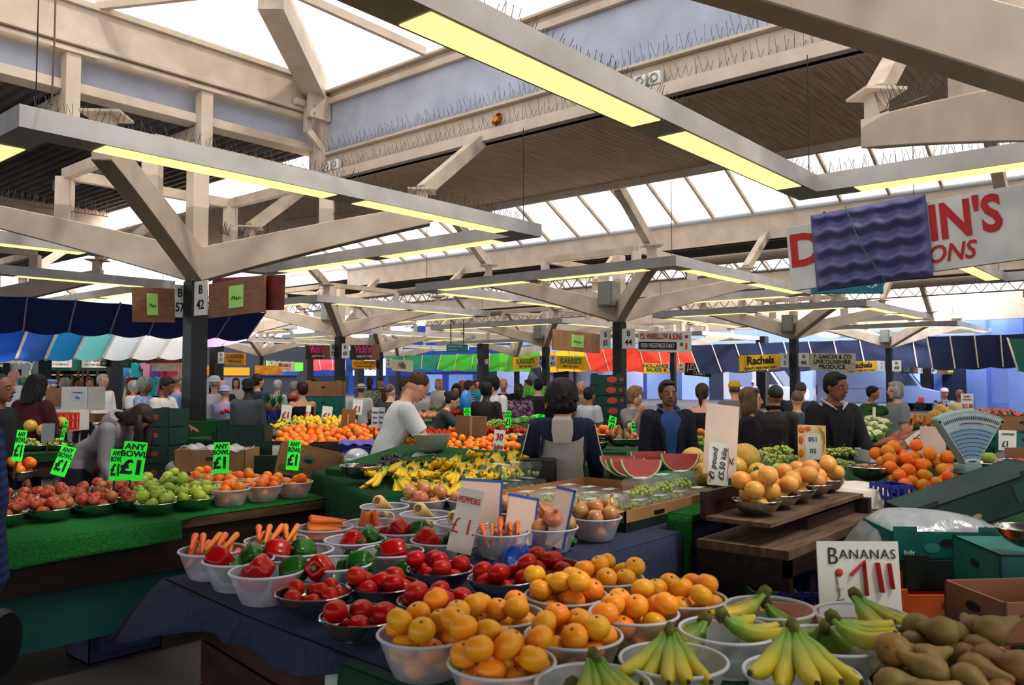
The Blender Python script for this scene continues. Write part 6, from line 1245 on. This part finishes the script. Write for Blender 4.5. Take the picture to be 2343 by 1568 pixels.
obj('fruit_border', M().ball((-.075,-.004,.12),(.022,.004,.022)).ball((-.03,-.004,.13),(.022,.004,.018)).ball((-.08,-.004,.05),(.018,.004,.03)).ball((-.08,-.004,-.04),(.018,.004,.03)), mat('e06a2a', rough=.5), o); obj('fruit_border', M().tube([(.05,-.004,.14),(.085,-.004,.10),(.088,-.004,.03)], .009, 6, flat=.4).tube([(.06,-.004,.12),(.08,-.004,.06),(.082,-.004,-.03)], .008, 6, flat=.4), mat('d8b830', rough=.5), o)
o = card(1866, 1070, 5.25, .1, .1, 0, mat('3c221a', rough=.7), [], 'small plain dark brown square card before the poster', 0, 0, stick=False)
p = at(1992, 1080, 5.5); bowl('s', p-V((0,0,.055)), 'wide steel bowl of apples beside the orange pile', sc=1.2); 
for k, (dx, dy, dz) in enumerate(((0,0,.05),(.06,-.06,.04),(-.06,.05,.04),(.02,.07,.035))): put('red_apple', p+V((dx,dy,dz-.03)), rrot(), 'red and yellow apple in the wide steel bowl', 'apples in the wide steel bowl', 'apple')
for k, (px, py, D, a, t) in enumerate(((2045,1022,6.9,.2,.1),(2065,1008,7.0,-.1,.2),(2050,1000,7.1,.3,.15),(2085,1015,6.9,0,.1),(2028,1012,7.0,.1,0),(2070,992,7.1,.4,.3),(2088,1000,7.0,.1,.2),(2040,1032,6.8,0,0))): put('sweet_potato', at(px, py, D), (0, pi/2-t-.2, y0+a+.15), 'long brown sweet potato piled behind the oranges', 'sweet potatoes of the pile', None, None, 1.1)
carton('cardboard_box', at(2040, 1056, 6.85), y0, .5, .3, .10, WBOX, 'white printed tray under the sweet potatoes', hole=False, tabs=False, logo=[('rect',-.1,.05,.12,.04,mat('7a98c8',rough=.5))])
o = card(2110, 1012, 6.2, .2, .17, 0, WHITE, [('PICK', .05, INK, .0, .04, .0, .9), ('C a', .05, INK, 0, -.03, .0, 1)], 'tilted white handwritten pick card by the sweet potatoes', -.6, -.1)
o = card(2135, 1015, 5.9, .19, .24, 5, PCARD, [], 'blank pinkish card standing behind the orange pile', .02, -.05)
# orange pile and blue crate
b = at(2110, 1150, 5.1); ang = TH-.15
for q in pack(52, .043, *at(2122, 1120, 5.35).xy, .27, .22, .90, slope=(.5,-.0), seed=8, tries=70, rot=TH): put('navel_orange', q, rrot(), 'big orange in the sloping pile beside the fan scale', 'oranges of the pile by the scale')
crate(at(2040, 1165, 4.9)+V((0,0,-.02)), TH+.2, .18, .14, .17, BCR, 'bright blue plastic crate propping the orange pile')
table(5.0, 6.6, .55, 1.72, .79, 'turf sided stand under the orange pile and scale', .5)
# fan scale
b = at(2215, 1072, 5.0); e = empty('fan_scale', 'tall grey fan faced counter scale with a steel pan', 'scale', b, yaw_of(2)+pi/2)
GSC = mat('8fa8a4', '7f9894', rough=.35, scale=3)
def fan(r0, r1, a, y, zc, n=14): return [V((r0*sin(-a*.55), y, zc+r0*cos(a*.55))), V((r0*sin(a*.55), y, zc+r0*cos(a*.55)))]+[V((r1*sin(a-2*a*k/n), y, zc+r1*cos(a-2*a*k/n)+0)) for k in range(n+1)]
obj('head', M().prism(fan(.10, .44, .50, -.04, -.09), (0,.08,0)), GSC, e, bevel=.012)
obj('dial', M().prism(fan(.125, .425, .475, -.044, -.09), (0,.003,0)), mat('a9b2b6', 'b9c0c2', rough=.2, scale=30, stretch=(1,1,1)), e)
obj('chart', M().prism(fan(.15, .33, .43, -.047, -.085), (0,.003,0)), mat('6f93a8', '88a9ba', rough=.3, scale=28, kind='wave'), e)
m = M()
for k in range(31): a = -.43+.86*k/30; m.bar((.385*sin(a),-.048,.385*cos(a)-.09), (.405*sin(a),-.048,.405*cos(a)-.09), .002, .003)
for k in range(7): m.tube([(.0+(.17+.025*k)*sin(a), -.049, (.17+.025*k)*cos(a)-.085) for a in [-.4+.8*j/12 for j in range(13)]], .0012, 4)
obj('scale_marks', m, INK, e); obj('name_arc', M().tube([(.365*sin(a),-.049,.365*cos(a)-.09) for a in [-.2+.4*j/8 for j in range(9)]], .008, 6, flat=.3), mat('4a5256', rough=.4), e); obj('name_arc', M().tube([(.37*sin(a),-.049,.37*cos(a)-.09) for a in [.24+.2*j/5 for j in range(6)]], .007, 6, flat=.3), mat('d8c83a', rough=.4), e)
txt('AVERY', .016, INK, e, (0,-.052,.045)); obj('name_plate', M().ball((0,-.045,.045),(.05,.006,.02)), mat('b8c2c0', rough=.3), e)
obj('body', M().prism([(-.07,-.07,-.26),(.07,-.07,-.26),(.055,-.06,.03),(-.055,-.06,.03)], (0,.13,0)), GSC, e, bevel=.01)
for x in (-.19,.19): obj('screw', M().ball((x,-.045,.28),(.008,.006,.008),8,5), BLK, e)
obj('pan', M().lathe([(.0005,-.035),(.08,-.032),(.14,-.012),(.19,.02),(.195,.024),(.188,.022),(.14,-.006),(.0005,-.028)], 32), steel(), e, (-.02,-.22,-.02)); obj('pan_arm', M().tube([(-.02,-.22,-.05),(-.02,-.2,-.12),(0,-.05,-.15)], .012, 8), steel(), e)
# cartons heaped at the right corner
DK = mat('143f38', '0f322c', rough=.55, scale=5)
o = carton('produce_box', at(2230, 1180, 4.15), yaw_of(-6)+pi/2, .66, .4, .16, DK, 'dark green banana box tilted against the fan scale', roll=-.36, hole=False, lid=True, logo=[('oval',-.06,.05,.022,mat('b0906a',rough=.6)),('rect',.22,.09,.16,.09,mat('1b4a42',rough=.5))])
m = M().grid(lambda u, v: V((.62*(u-.5), .34*(v-.5), .06*sin(pi*u)*sin(pi*v)+.012*sin(u*9+v*4)*sin(v*7)-.16*(max(0,.3-u)/.3)**2-.05*(max(0,.25-v)/.25)**2)), 30, 18)
tag(obj('plastic_bag', m, mat('c9ced4','dfe3e8', rough=.2, alpha=.55, scale=12, bump=.6), None, at(2100, 1192, 3.95), (0,0,y0)), 'cloudy clear plastic sack lying over the teal shamrock box', 'bag')
o = carton('produce_box', at(2130, 1262, 3.85), yaw_of(-4)+pi/2, .48, .36, .12, TBOX, 'teal fruit box with a white clover mark under the plastic sack', logo=[('Indy', -.17,.03,.028,WHITE),('INDIA',.085,.025,.026,WHITE),('oval',.065,.065,.014,WHITE),('oval',.085,.078,.014,WHITE),('oval',.105,.065,.014,WHITE),('oval',-.07,.05,.035,mat('3a8a80',rough=.6))])
carton('produce_box', at(2140, 1330, 3.75), yaw_of(0)+pi/2, .44, .36, .13, DGBOX, 'dark green box with a white class label below the teal clover box', hole=False, logo=[('rect',.12,.07,.09,.065,WHITE),('CLASS 1',.12,.085,.014,INK)])
carton('produce_box', at(2372, 1360, 3.3), yaw_of(-5)+pi/2, .46, .4, .19, TBOX, 'large plain teal box under the steel bowl by the picture corner', lid=True, tabs=False, logo=[('rect',0,.035,.46,.07,PBOX)])
p = at(2352, 1250, 3.1); bowl('s', p-V((0,0,.0)), 'steel bowl standing on the large teal box', sc=.9)
b = at(2105, 1470, 3.4)
carton('produce_box', b, yaw_of(0)+pi/2, .5, .4, .24, OBOX, 'orange printed fruit carton behind the BANANAS card', logo=[('COOSANFRA',.03,.135,.034,WHITE),('oval',.02,.20,.03,mat('8f3f14',rough=.6)),('rect',-.2,.12,.06,.1,mat('2f8a6a',rough=.6))], hole=False)
b2 = gnd(2150, 3.65); table(b2.x-.3, b2.x+.65, b2.y-.75, b2.y+.35, b.z-.005, 'low dark trestle under the heaped cartons', .02, DW)
carton('cardboard_box', at(2365, 1440, 2.75), yaw_of(6)+pi/2, .42, .3, .13, mat('96684a','855a3e',rough=.8,scale=4), 'open brown cardboard box above the pears', tabs=False); 
crate(gnd(1835, 3.9, .42), TH, .42, .36, .24, mat('1a1f6a', rough=.5), 'deep blue plastic crate under the dark wooden stall'); crate(gnd(1835, 3.9, .17), TH, .42, .36, .24, mat('1a1f6a', rough=.5), 'second deep blue crate beneath the first under the stall')
carton('cardboard_box', gnd(1840, 3.3, .52), yaw_of(-20)+pi/2, .36, .26, .16, mat('c8642a','b85a26',rough=.7,scale=4), 'orange brown tray tucked behind the banana bowls', hole=False, tabs=False)
table(2.95, 3.5, .9, 1.5, .515, 'low stool under the orange brown tray', .02, DW)
carton('cardboard_box', gnd(1745, 3.85, .56), TH, .3, .2, .1, mat('2f5a34', rough=.7), 'narrow green box beside the deep blue crate', hole=False, tabs=False)
# boxes and wheel beneath the apple stall
carton('produce_box', gnd(275, 4.95), 0, .42, .3, .3, PBOX, 'printed purple box on the floor under the apple stall', logo=[('rect',0,.15,.3,.2,mat('5a2a3a','2a4a7a',rough=.6,scale=8))])
tag(obj('trolley_wheel', M().lathe([(.0005,-.03),(.08,-.03),(.13,-.03),(.15,0),(.13,.03),(.08,.03),(.0005,.03)], 24), BLK, None, at(-5, 1475, 3.6), (pi/2,0,TH)), 'black rubber trolley wheel at the edge of the apple stall', 'wheel')
# ---- grapes stall far left
table(2.6, 4.4, 7.7, 9.2, .90, 'turf covered stall of green grapes behind the apple stall', .12) if False else None
gp = at(75, 1030, 8.0); table(gp.x-1.4, gp.x+.75, gp.y-.2, gp.y+1.1, gp.z-.02, 'turf covered stall under the bowls of green grapes', .08)
for k, px in enumerate((-12, 40, 85, 130)):
    p = at(px, 1026, 8.05+.05*k); bowl('s', p-V((0,0,.05)), 'steel bowl of green grapes, '+['at the picture edge','behind the slim green card','under the plain grey card','touching the hoodie sleeve'][k], 'green grape bowls', 1.15)
    for j in range(2): put('green_grapes%d' % ((k+j) % 3), p+V((R.uniform(-.03,.03),R.uniform(-.03,.03)+.12*j,-.02+.04*j)), (0,0,k+j), 'green grape bunch in the steel bowls behind the apple stall', 'grapes of the far steel bowls', 'grapes', 'grape_bunch', 1.1)
card(110, 990, 7.7, .115, .17, 5, mat('8f8f96', rough=.6), [], 'plain grey card back standing among the green grapes', 0, -.1)
for k, (px, py, D) in enumerate(((70,975,8.5),(100,985,8.5),(140,968,8.8))): put('melon', at(px, py, D), (0,1,k), ['pale cut swede half behind the grapes','second pale swede behind the grapes','green gourd behind the grapes'][k], None, 'swede', 'swede', .8)
for k, (px, py, D, L, H_, mm, w) in enumerate(((190, 938, 11.5, .42, .32, WBOX, 'upper white box with a printed notice'), (150, 985, 10.5, .4, .26, WBOX, 'lower white and purple box'), (145, 930, 11.8, .3, .26, CARDB, 'brown box behind the white notice box'))):
    o = carton('cardboard_box', at(px, py, D), y0-.2, L, .35, H_, mm, w+' near the maroon T-shirt', hole=False, tabs=False, logo=[('rect',.05,.2,.22,.14,mat('c8ccd8',rough=.6)),('PUDDINGS',.05,.24,.03,NAVY),('75p',.05,.17,.05,NAVY)] if k == 0 else None)
crate(at(112, 985, 9.6), y0, .5, .35, .2, mat('d8381c', rough=.5), 'orange red plastic crate beside the maroon T-shirt')
# ---- the middle stalls
def heap(kind, px, py, D, hx, hy, n, label, slope=(.12,0), seed=3, name=None, rise=None, sc=1):
    c = at(px, py, D); r = PROTO[kind][2]*sc
    for q in pack(n, r, c.x, c.y, hx, hy, c.z-r, slope=slope, seed=seed, tries=45, rot=TH): put(kind, q, rrot(), label, label, None, name, sc)
def mtable(px, py, D, L, W, label, skirt=.3):
    c = at(px, py, D); return table(c.x-L/2, c.x+L/2, c.y-W/2, c.y+W/2, c.z, label, skirt)
mtable(740, 1012, 8.9, 1.5, 1.3, 'turf covered stall under the big orange heap', .4)
heap('navel_orange', 752, 998, 8.9, .42, .5, 95, 'orange in the broad heap beyond the fluorescent cards', (.18,0), 21)
mtable(705, 985, 10.2, 1.6, 1.6, 'turf covered stall under the lemons', .3)
heap('lemon', 712, 968, 10.2, .3, .42, 60, 'yellow lemon in the heap below the red haired shopper', (.15,0), 22, sc=1.15)
for k, (px, py, D) in enumerate(((655,985,9.8),(640,978,9.9),(672,975,10.0),(700,985,9.7))): put(['green_grapes0','red_grapes0','green_grapes1','black_grapes0'][k], at(px,py,D), (0,0,k), ['green','dark red','pale green','black'][k]+' grape bunch in the shallow tray by the lemons', None, 'grapes', 'grape_bunch')
bunch(1, at(645, 962, 9.9), (0,.2,TH+pi), 'small banana bunch lying in the grape tray by the lemons', None, .9)
tag(obj('shallow_tray', M().box((-.35,-.3,0),(.35,.3,.015)).box((-.35,-.3,0),(-.34,.3,.07)).box((-.35,-.3,0),(.35,-.29,.07)), steel(), None, at(655, 992, 9.85), (0,0,TH)), 'shallow steel tray of grapes beside the lemons', 'tray')
carton('cardboard_box', at(748, 1030, 8.0), y0+.1, .3, .25, .07, mat('1f1512','3a2a22',rough=.5,scale=20), 'dark spotted fruit tray before the blue crates', hole=False, tabs=False)
crate(at(805, 1038, 7.6), y0+.1, .19, .22, .10, BCR, 'bright blue plastic crate under a purple liner', 'small blue crates'); crate(at(845, 1044, 7.5), y0+.1, .17, .22, .10, BCR, 'bright blue plastic crate against the white T-shirt', 'small blue crates')
tag(obj('purple_liner', M().grid(lambda u, v: V((.36*(u-.5), .2*(v-.5), .01*sin(u*20)-.03*max(0,.2-v)/.2)), 20, 8), mat('6a5aa8', rough=.6), None, at(825, 1008, 7.5), (0,0,y0)), 'purple paper liner over the blue crates', 'paper')
c = at(810, 1058, 7.55); table(c.x-.5, c.x+.5, c.y-.55, c.y+.4, c.z, 'dark wooden shelf under the blue crates', .03)
tag(obj('plastic_bag', M().ball((0,0,0),(.11,.09,.09),14,10), mat('c4c6ca','e4e6ea', rough=.12, alpha=.7, scale=18, bump=.8, metal=.3), None, at(816, 1052, 6.4)), 'silvery plastic bag hanging under the shelf', 'bag')
o = board('cardboard_sheet', at(797, 958, 9.2), y0-.1, .16, .21, .01, BRCARD, roll=.08); tag(o, 'brown cardboard sign back standing on the orange heap', 'cardboard'); obj('stick', M().box((-.008,-.012,-.1),(.008,-.006,.05)), mat('c8a878', rough=.7), o)
for k, (px, py, D, l) in enumerate(((655, 945, 10.4, 'white card with a red price before the black vest'), (748, 948, 10.6, 'white card with red writing behind the lemons'), (818, 932, 11.0, 'white card with a red price near the plate 72 column'), (705, 945, 10.5, 'narrow white card beside the black vest'))): card(px, py, D, .13 if k < 3 else .06, .2, 8, WHITE, [('£1', .11, RED, 0, -.03, .02, .9)], l, .1, -.1)
for k, (px, D) in enumerate(((858, 8.3), (873, 8.2))): o = card(px, 955, D, .07, .2, 25 if k == 0 else -20, mat('d0ccd0', rough=.6), [('Sweet', .03, INK, 0, .05, .01, .8), ('Juicy', .03, mat('6a2a8a', rough=.6), 0, 0, .01, .8), ('large', .03, INK, 0, -.05, .01, .8)], ['handwritten sweet fruit card','second handwritten card angled beside the sweet fruit card'][k]+' left of the white T-shirt' if False else ['handwritten sweet fruit card behind the white T-shirt','second handwritten card angled beside the sweet fruit card'][k], .05, 0)
mtable(1085, 1010, 10.4, 2.4, 1.6, 'turf covered stall of tomatoes, peppers and lettuces', .3)
heap('tomato', 1022, 992, 10.2, .2, .28, 40, 'small red tomato in the punnets beyond the trader hand', (.1,0), 31); heap('red_pepper', 1150, 992, 10.1, .18, .4, 26, 'red pepper in the bowls behind the cardboard sheet', (.05,0), 32)
for k in range(7): bunch(k % 3, at(990+8*k, 975-k % 2*5, 10.9), (0,.1,TH+pi+R.uniform(-.6,.6)), 'yellow banana bunch on the far side of the tomato stall', 'bananas of the tomato stall', .9)
for k in range(9): put('green_grapes%d' % (k % 3), at(1118+9*k, 980-(k % 3)*4, 10.7), (0,0,k), 'green grape bunch beside the far lettuces', 'grapes beside the lettuces', 'grapes', 'grape_bunch', 1.1)
for k, (px, py) in enumerate(((1182,972),(1200,965),(1215,975),(1196,985),(1225,962))): put('cabbage', at(px, py, 10.6), rrot(), 'leafy green lettuce in the far heap by the hooded shopper', 'lettuces of the far heap', 'lettuce', 'lettuce')
p = at(1180, 1012, 9.2); bowl('s', p, 'steel bowl of grapes between cardboard and hooded shopper', sc=1.1); put('green_grapes0', p+V((0,0,.02)), (0,0,1), 'green grape bunch in the bowl by the hooded shopper', None, 'grapes', 'grape_bunch', 1.2)
mtable(1150, 962, 13.6, 4.6, 1.4, 'far turf stall of onions, carrots and red peppers', .3)
heap('onion', 968, 950, 12.6, .3, .25, 30, 'small onion in the far tray beyond the trader', (.05,0), 41); heap('red_pepper', 1050, 948, 12.8, .25, .3, 20, 'tiny red pepper on the far stall', (.05,0), 42); heap('tomato', 1155, 938, 13.2, .2, .3, 40, 'red tomato before the swirl shirted shopper', (.1,0), 43)
heap('carrot0', 1245, 930, 13.4, .25, .3, 40, 'carrot in the pile beyond the hooded shopper', (.15,0), 44, 'carrot', 1.2); heap('green_pepper', 1010, 946, 13.2, .3, .3, 18, 'green cucumber pepper mix on the far stall', (.05,0), 45)
crate(at(1235, 910, 14.5), y0+.4, .5, .35, .2, mat('7ad83a', rough=.5), 'lime green plastic tray raised in the far crowd')
tag(obj('plastic_bag', M().ball((0,0,0),(.10,.08,.16),12,10), mat('2f86d8','5aa8f0', rough=.3, alpha=.8, scale=14, bump=.5), None, at(1066, 918, 12)), 'blue carrier bag passed across the far stall', 'bag')
# pears, apples and oranges before the suit
mtable(1395, 1034, 8.0, 1.1, 1.1, 'bright turf stall of pear and apple bowls before the suited man' if False else 'bright turf stall of pear and apple bowls beside the navy suit', .5)
for k, (px, py, kd, n, w) in enumerate(((1370, 1012, 'orange', 9, 'oranges'), (1418, 1022, 'pear', 9, 'upright pears'), (1448, 1022, 'red_apple', 7, 'apples'), (1365, 1030, 'pear', 7, 'pears in front'), (1395, 1010, 'orange', 9, 'more oranges'))):
    p = at(px, py, 7.8 if k < 4 else 8.2); bowl('s', p, 'steel bowl of %s on the bright turf beside the navy suit' % w, 'bowls beside the navy suit')
    SEED[0] += 1
    for q in pack(n, PROTO[kd][2]*.95, p.x, p.y, .11, 0, p.z+.01, True, .07, .07, seed=SEED[0]): put(kd, q, (R.uniform(-.25,.25),R.uniform(-.25,.25),R.uniform(0,6)) if kd == 'pear' else rrot(), {'orange':'orange','pear':'upright green brown pear','red_apple':'red apple'}[kd]+' in the bowls beside the navy suit', kd+' bowls by the suit')
mtable(1690, 1020, 8.6, 1.4, .7, 'turf stall edge behind the tall pale card', .4)
for k, (px, py, kd) in enumerate(((1602,1002,'green_apple'),(1612,1010,'green_apple'),(1604,1015,'green_apple'),(1603,988,'orange'),(1612,992,'orange'))): put(kd, at(px, py, 8.3), rrot(), ['green apple','orange'][kd == 'orange']+' glimpsed between the suit and the tall card', 'fruit glimpsed by the tall card')
# broccoli and cauliflower
mtable(2000, 1008, 9.0, 1.4, 1.1, 'turf skirted stall of cauliflower and broccoli', .75)
for k, (px, py, D) in enumerate(((1985,990,8.9),(2005,998,8.8),(1975,975,9.1),(1998,978,9.0),(2015,985,8.9),(1990,965,9.3),(2010,968,9.2),(1978,1000,8.7),(2022,972,9.1))): put('cauliflower', at(px, py, D), (R.uniform(-.2,.2),-.3,TH), 'white cauliflower in green leaves before the grey T-shirt', 'cauliflowers of the turf stall', None, None, .9)
for k, (px, py, D) in enumerate(((1972,950,9.7),(1990,945,9.8),(2008,950,9.7),(1980,938,9.9),(1998,936,9.9),(2016,942,9.8),(1966,960,9.5),(1985,957,9.6))): put('broccoli', at(px, py, D), rrot(), 'dark broccoli head piled above the cauliflowers', 'broccoli of the turf stall', None, None, .85)
# far produce at the right
mtable(2150, 968, 12, 2.6, 1.8, 'turf stall of melons, carrots and potatoes by the beige shirt', .3)
heap('onion', 2115, 960, 12.0, .3, .25, 35, 'pale potato in the heap by the pineapple card', (.1,0), 51, 'potato'); heap('carrot1', 2110, 975, 11.2, .12, .3, 24, 'carrot in the bundle under the potatoes', (.15,0), 52, 'carrot', 1.1)
for k, (px, py) in enumerate(((2145,948),(2160,944),(2172,950),(2152,938),(2135,952))): put('melon', at(px, py, 12.2), rrot(), 'pale netted melon behind the fan scale', 'pale melons behind the scale', 'melon')
mtable(2290, 955, 15, 3.2, 1.6, 'far turf stall of apples by the blue tinted buildings', .3); heap('red_apple', 2270, 944, 14.8, .4, .5, 50, 'apple in the far heap by the blue tinted buildings', (.12,0), 53); heap('orange', 2205, 944, 15.2, .2, .3, 24, 'orange in the far heap by the blue tinted buildings', (.1,0), 54)
card(2213, 922, 9.5, .15, .21, 5, WHITE, [('SWEET', .03, INK, 0, .07, 0, .9), ('PINEAPPLES', .027, RED, 0, .035, 0, .8), ('2£1.00', .07, RED, 0, -.04, .01, .7)], 'white pineapple card with a red and black price above the scale', 0, 0)
card(2108, 915, 12.5, .09, .07, 5, mat('e8421c', rough=.5), [], 'small orange red card by the black pole', 0, 0)
card(2000, 945, 9.2, .05, .13, 30, WHITE, [], 'narrow white card at the broccoli', .05, 0)
card(2305, 1008, 6.6, .16, .16, 10, WHITE, [('CLEAN BAGS', .022, INK, 0, .05, 0, .9), ('£1', .07, INK, -.02, -.03, 0, .9)], 'white handwritten bags card behind the fan scale', .05, 0)
card(2325, 1038, 6.0, .16, .085, 0, BRCARD, [], 'brown cardboard label standing in the bowl behind the scale', 0, 0)
carton('produce_box', at(2320, 1025, 7.6), y0+.1, .42, .3, .14, TBOX, 'teal box of vegetables behind the fan scale'); carton('cardboard_box', at(2320, 985, 8.5), y0, .45, .3, .14, CARDB, 'open brown box above the teal vegetable box', tabs=False)
for k in range(6): put('cabbage', at(2290+12*k, 1012+4*(k % 2), 7.6), rrot(), 'green leafy vegetable in the teal box behind the scale', 'greens of the teal box', 'greens', 'leafy_greens', .8)
for k, (px, py, D) in enumerate(((2275,1068,5.6),(2320,1062,5.7))):
    p = at(px, py, D); bowl('s', p-V((0,0,.05)), ['steel bowl with one green apple','steel bowl of dark red fruit'][k]+' past the fan scale'); 
put('green_apple', at(2262, 1048, 5.6), (0,0,0), 'bright green apple past the fan scale', None, 'apple', None, 1.2)
for q in pack(8, .036, *at(2320, 1062, 5.7).xy, .1, .1, at(2320,1062,5.7).z-.04, seed=9): put('red_apple', q, rrot(), 'dark red fruit in the bowl past the scale', 'fruit in the bowl past the scale', 'fruit')
mtable(2310, 1075, 5.9, 1.2, .9, 'turf stand behind the fan scale', .4) if False else None
# pineapples and stall greens, left middle
mtable(560, 1000, 11.0, .0+1.2, 1.0, 'turf stall beside the grey suited shopper', .3)
def pineapple(p, label, g_):
    o = obj('pineapple', M().lathe(rprof(.06, 12, 1.3, 0, 0, .8), 14), mat('8a6a2a','5a4a1e',rough=.7,scale=50,kind='vor',bump=.6), None, p); tag(o, label, 'pineapple', g_); m = M()
    for k in range(16): a = k*2.4; t = k/16; m.tube([(0,0,.07),(.03*cos(a)*(1.3-t),.03*sin(a)*(1.3-t),.13+.05*t),(.08*cos(a)*(1.2-t),.08*sin(a)*(1.2-t),.17+.09*t)], [.012,.010,.001], 5, flat=.4)
    obj('crown', m, mat('3a5a2a','4a6a3a',rough=.7), o)
for k, (px, py, D) in enumerate(((612,935,11.4),(625,945,11.2),(640,938,11.4),(600,948,11.2))): pineapple(at(px, py, D), 'spiky crowned pineapple beside the grey suited shopper', 'pineapples by the grey suit')
heap('tomato', 555, 940, 12.4, .2, .25, 24, 'small red fruit in the tray behind the navy printed box', (.1,0), 61); crate(at(612, 965, 11.2), y0, .3, .3, .16, BCR, 'blue crate under the pineapples')
mtable(480, 960, 12.6, 2.0, 1.0, 'far turf stall of fruit at the lilac hat', .3); heap('orange', 700, 935, 15, .5, .4, 40, 'orange in the far heap by the orange shirt', (.1,0), 62); heap('lemon', 510, 942, 14, .5, .4, 36, 'yellow fruit in the far heap by the lilac hat', (.1,0), 63, 'yellow_fruit'); mtable(690, 948, 15.2, 2.0, 1.2, 'far turf stall at the orange shirt', .3)
carton('cardboard_box', at(190, 965, 13), y0, .6, .4, .12, CARDB, 'flat brown tray of yellow fruit at the blue flat cap', hole=False, tabs=False)
# ---- light
w = bpy.data.worlds.new('sky'); SC.world = w; w.use_nodes = True; nt = w.node_tree; bg = nt.nodes['Background']
tc = nt.nodes.new('ShaderNodeTexCoord'); sp_ = nt.nodes.new('ShaderNodeSeparateXYZ'); rp = nt.nodes.new('ShaderNodeValToRGB')
nt.links.new(tc.outputs['Generated'], sp_.inputs[0]); nt.links.new(sp_.outputs['Z'], rp.inputs[0]); nt.links.new(rp.outputs[0], bg.inputs[0])
rp.color_ramp.elements[0].position = .0; rp.color_ramp.elements[0].color = (.84,.90,1,1); rp.color_ramp.elements[1].position = .25; rp.color_ramp.elements[1].color = (1,.985,.97,1)
bg.inputs[1].default_value = 1.9
sn = bpy.data.lights.new('sun', 'SUN'); so = bpy.data.objects.new('sun', sn); COL.objects.link(so)
so.rotation_euler = V((-.12,.52,-.85)).to_track_quat('-Z', 'Y').to_euler(); sn.energy = 2.2; sn.angle = rad(6); sn.color = (1,.94,.86)
SC.view_settings.view_transform = 'Standard'; SC.view_settings.look = 'None'; SC.view_settings.exposure = .12; SC.view_settings.gamma = .86
c = SC.cycles; c.max_bounces = 6; c.diffuse_bounces = 3; c.glossy_bounces = 2; c.transmission_bounces = 2; c.transparent_max_bounces = 14; c.use_adaptive_sampling = True; c.adaptive_threshold = .05; c.sample_clamp_indirect = 6; c.caustics_reflective = False; c.caustics_refractive = False
c.use_denoising = True
# lettering becomes plain mesh
bpy.context.view_layer.update(); dg = bpy.context.evaluated_depsgraph_get()
for o in [o for o in SC.objects if o.type == 'FONT']:
    me = bpy.data.meshes.new_from_object(o.evaluated_get(dg)); n = link('lettering', me, o.parent); n.matrix_basis = o.matrix_basis.copy(); nm = o.name
    bpy.data.objects.remove(o); n.name = nm
def area(p, q, sx, sy, e, col=(1,1,1)):
    l = bpy.data.lights.new('street_daylight', 'AREA'); l.shape = 'RECTANGLE'; l.size = sx; l.size_y = sy; l.energy = e; l.color = col
    o = bpy.data.objects.new('street_daylight', l); COL.objects.link(o); o.location = p; o.rotation_euler = (V(q)-V(p)).to_track_quat('-Z', 'Y').to_euler()
area((6.27, 11.46, 4.15), (6.27, 11.46, 9), 6, 6, 55, (1,.93,.85)); area((6.27, .15, 4.15), (6.27, .15, 9), 6, 6, 75, (1,.93,.85)); area((17.7, 11.46, 4.15), (17.7, 11.46, 9), 6, 6, 40, (1,.93,.85))  # added unseen uplights that brighten the timber ceiling and beams
area((43, 8, 9), (50, 14, 1), 24, 6, 7000, (.85,.9,1)); area((12, 22, 8), (9, 27, 1.5), 14, 5, 1600, (1,.98,.95))  # added unseen lamps that brighten the vans, street fronts and far awnings
for m in bpy.data.materials:
    try: m.cycles.emission_sampling = 'NONE'
    except Exception: pass
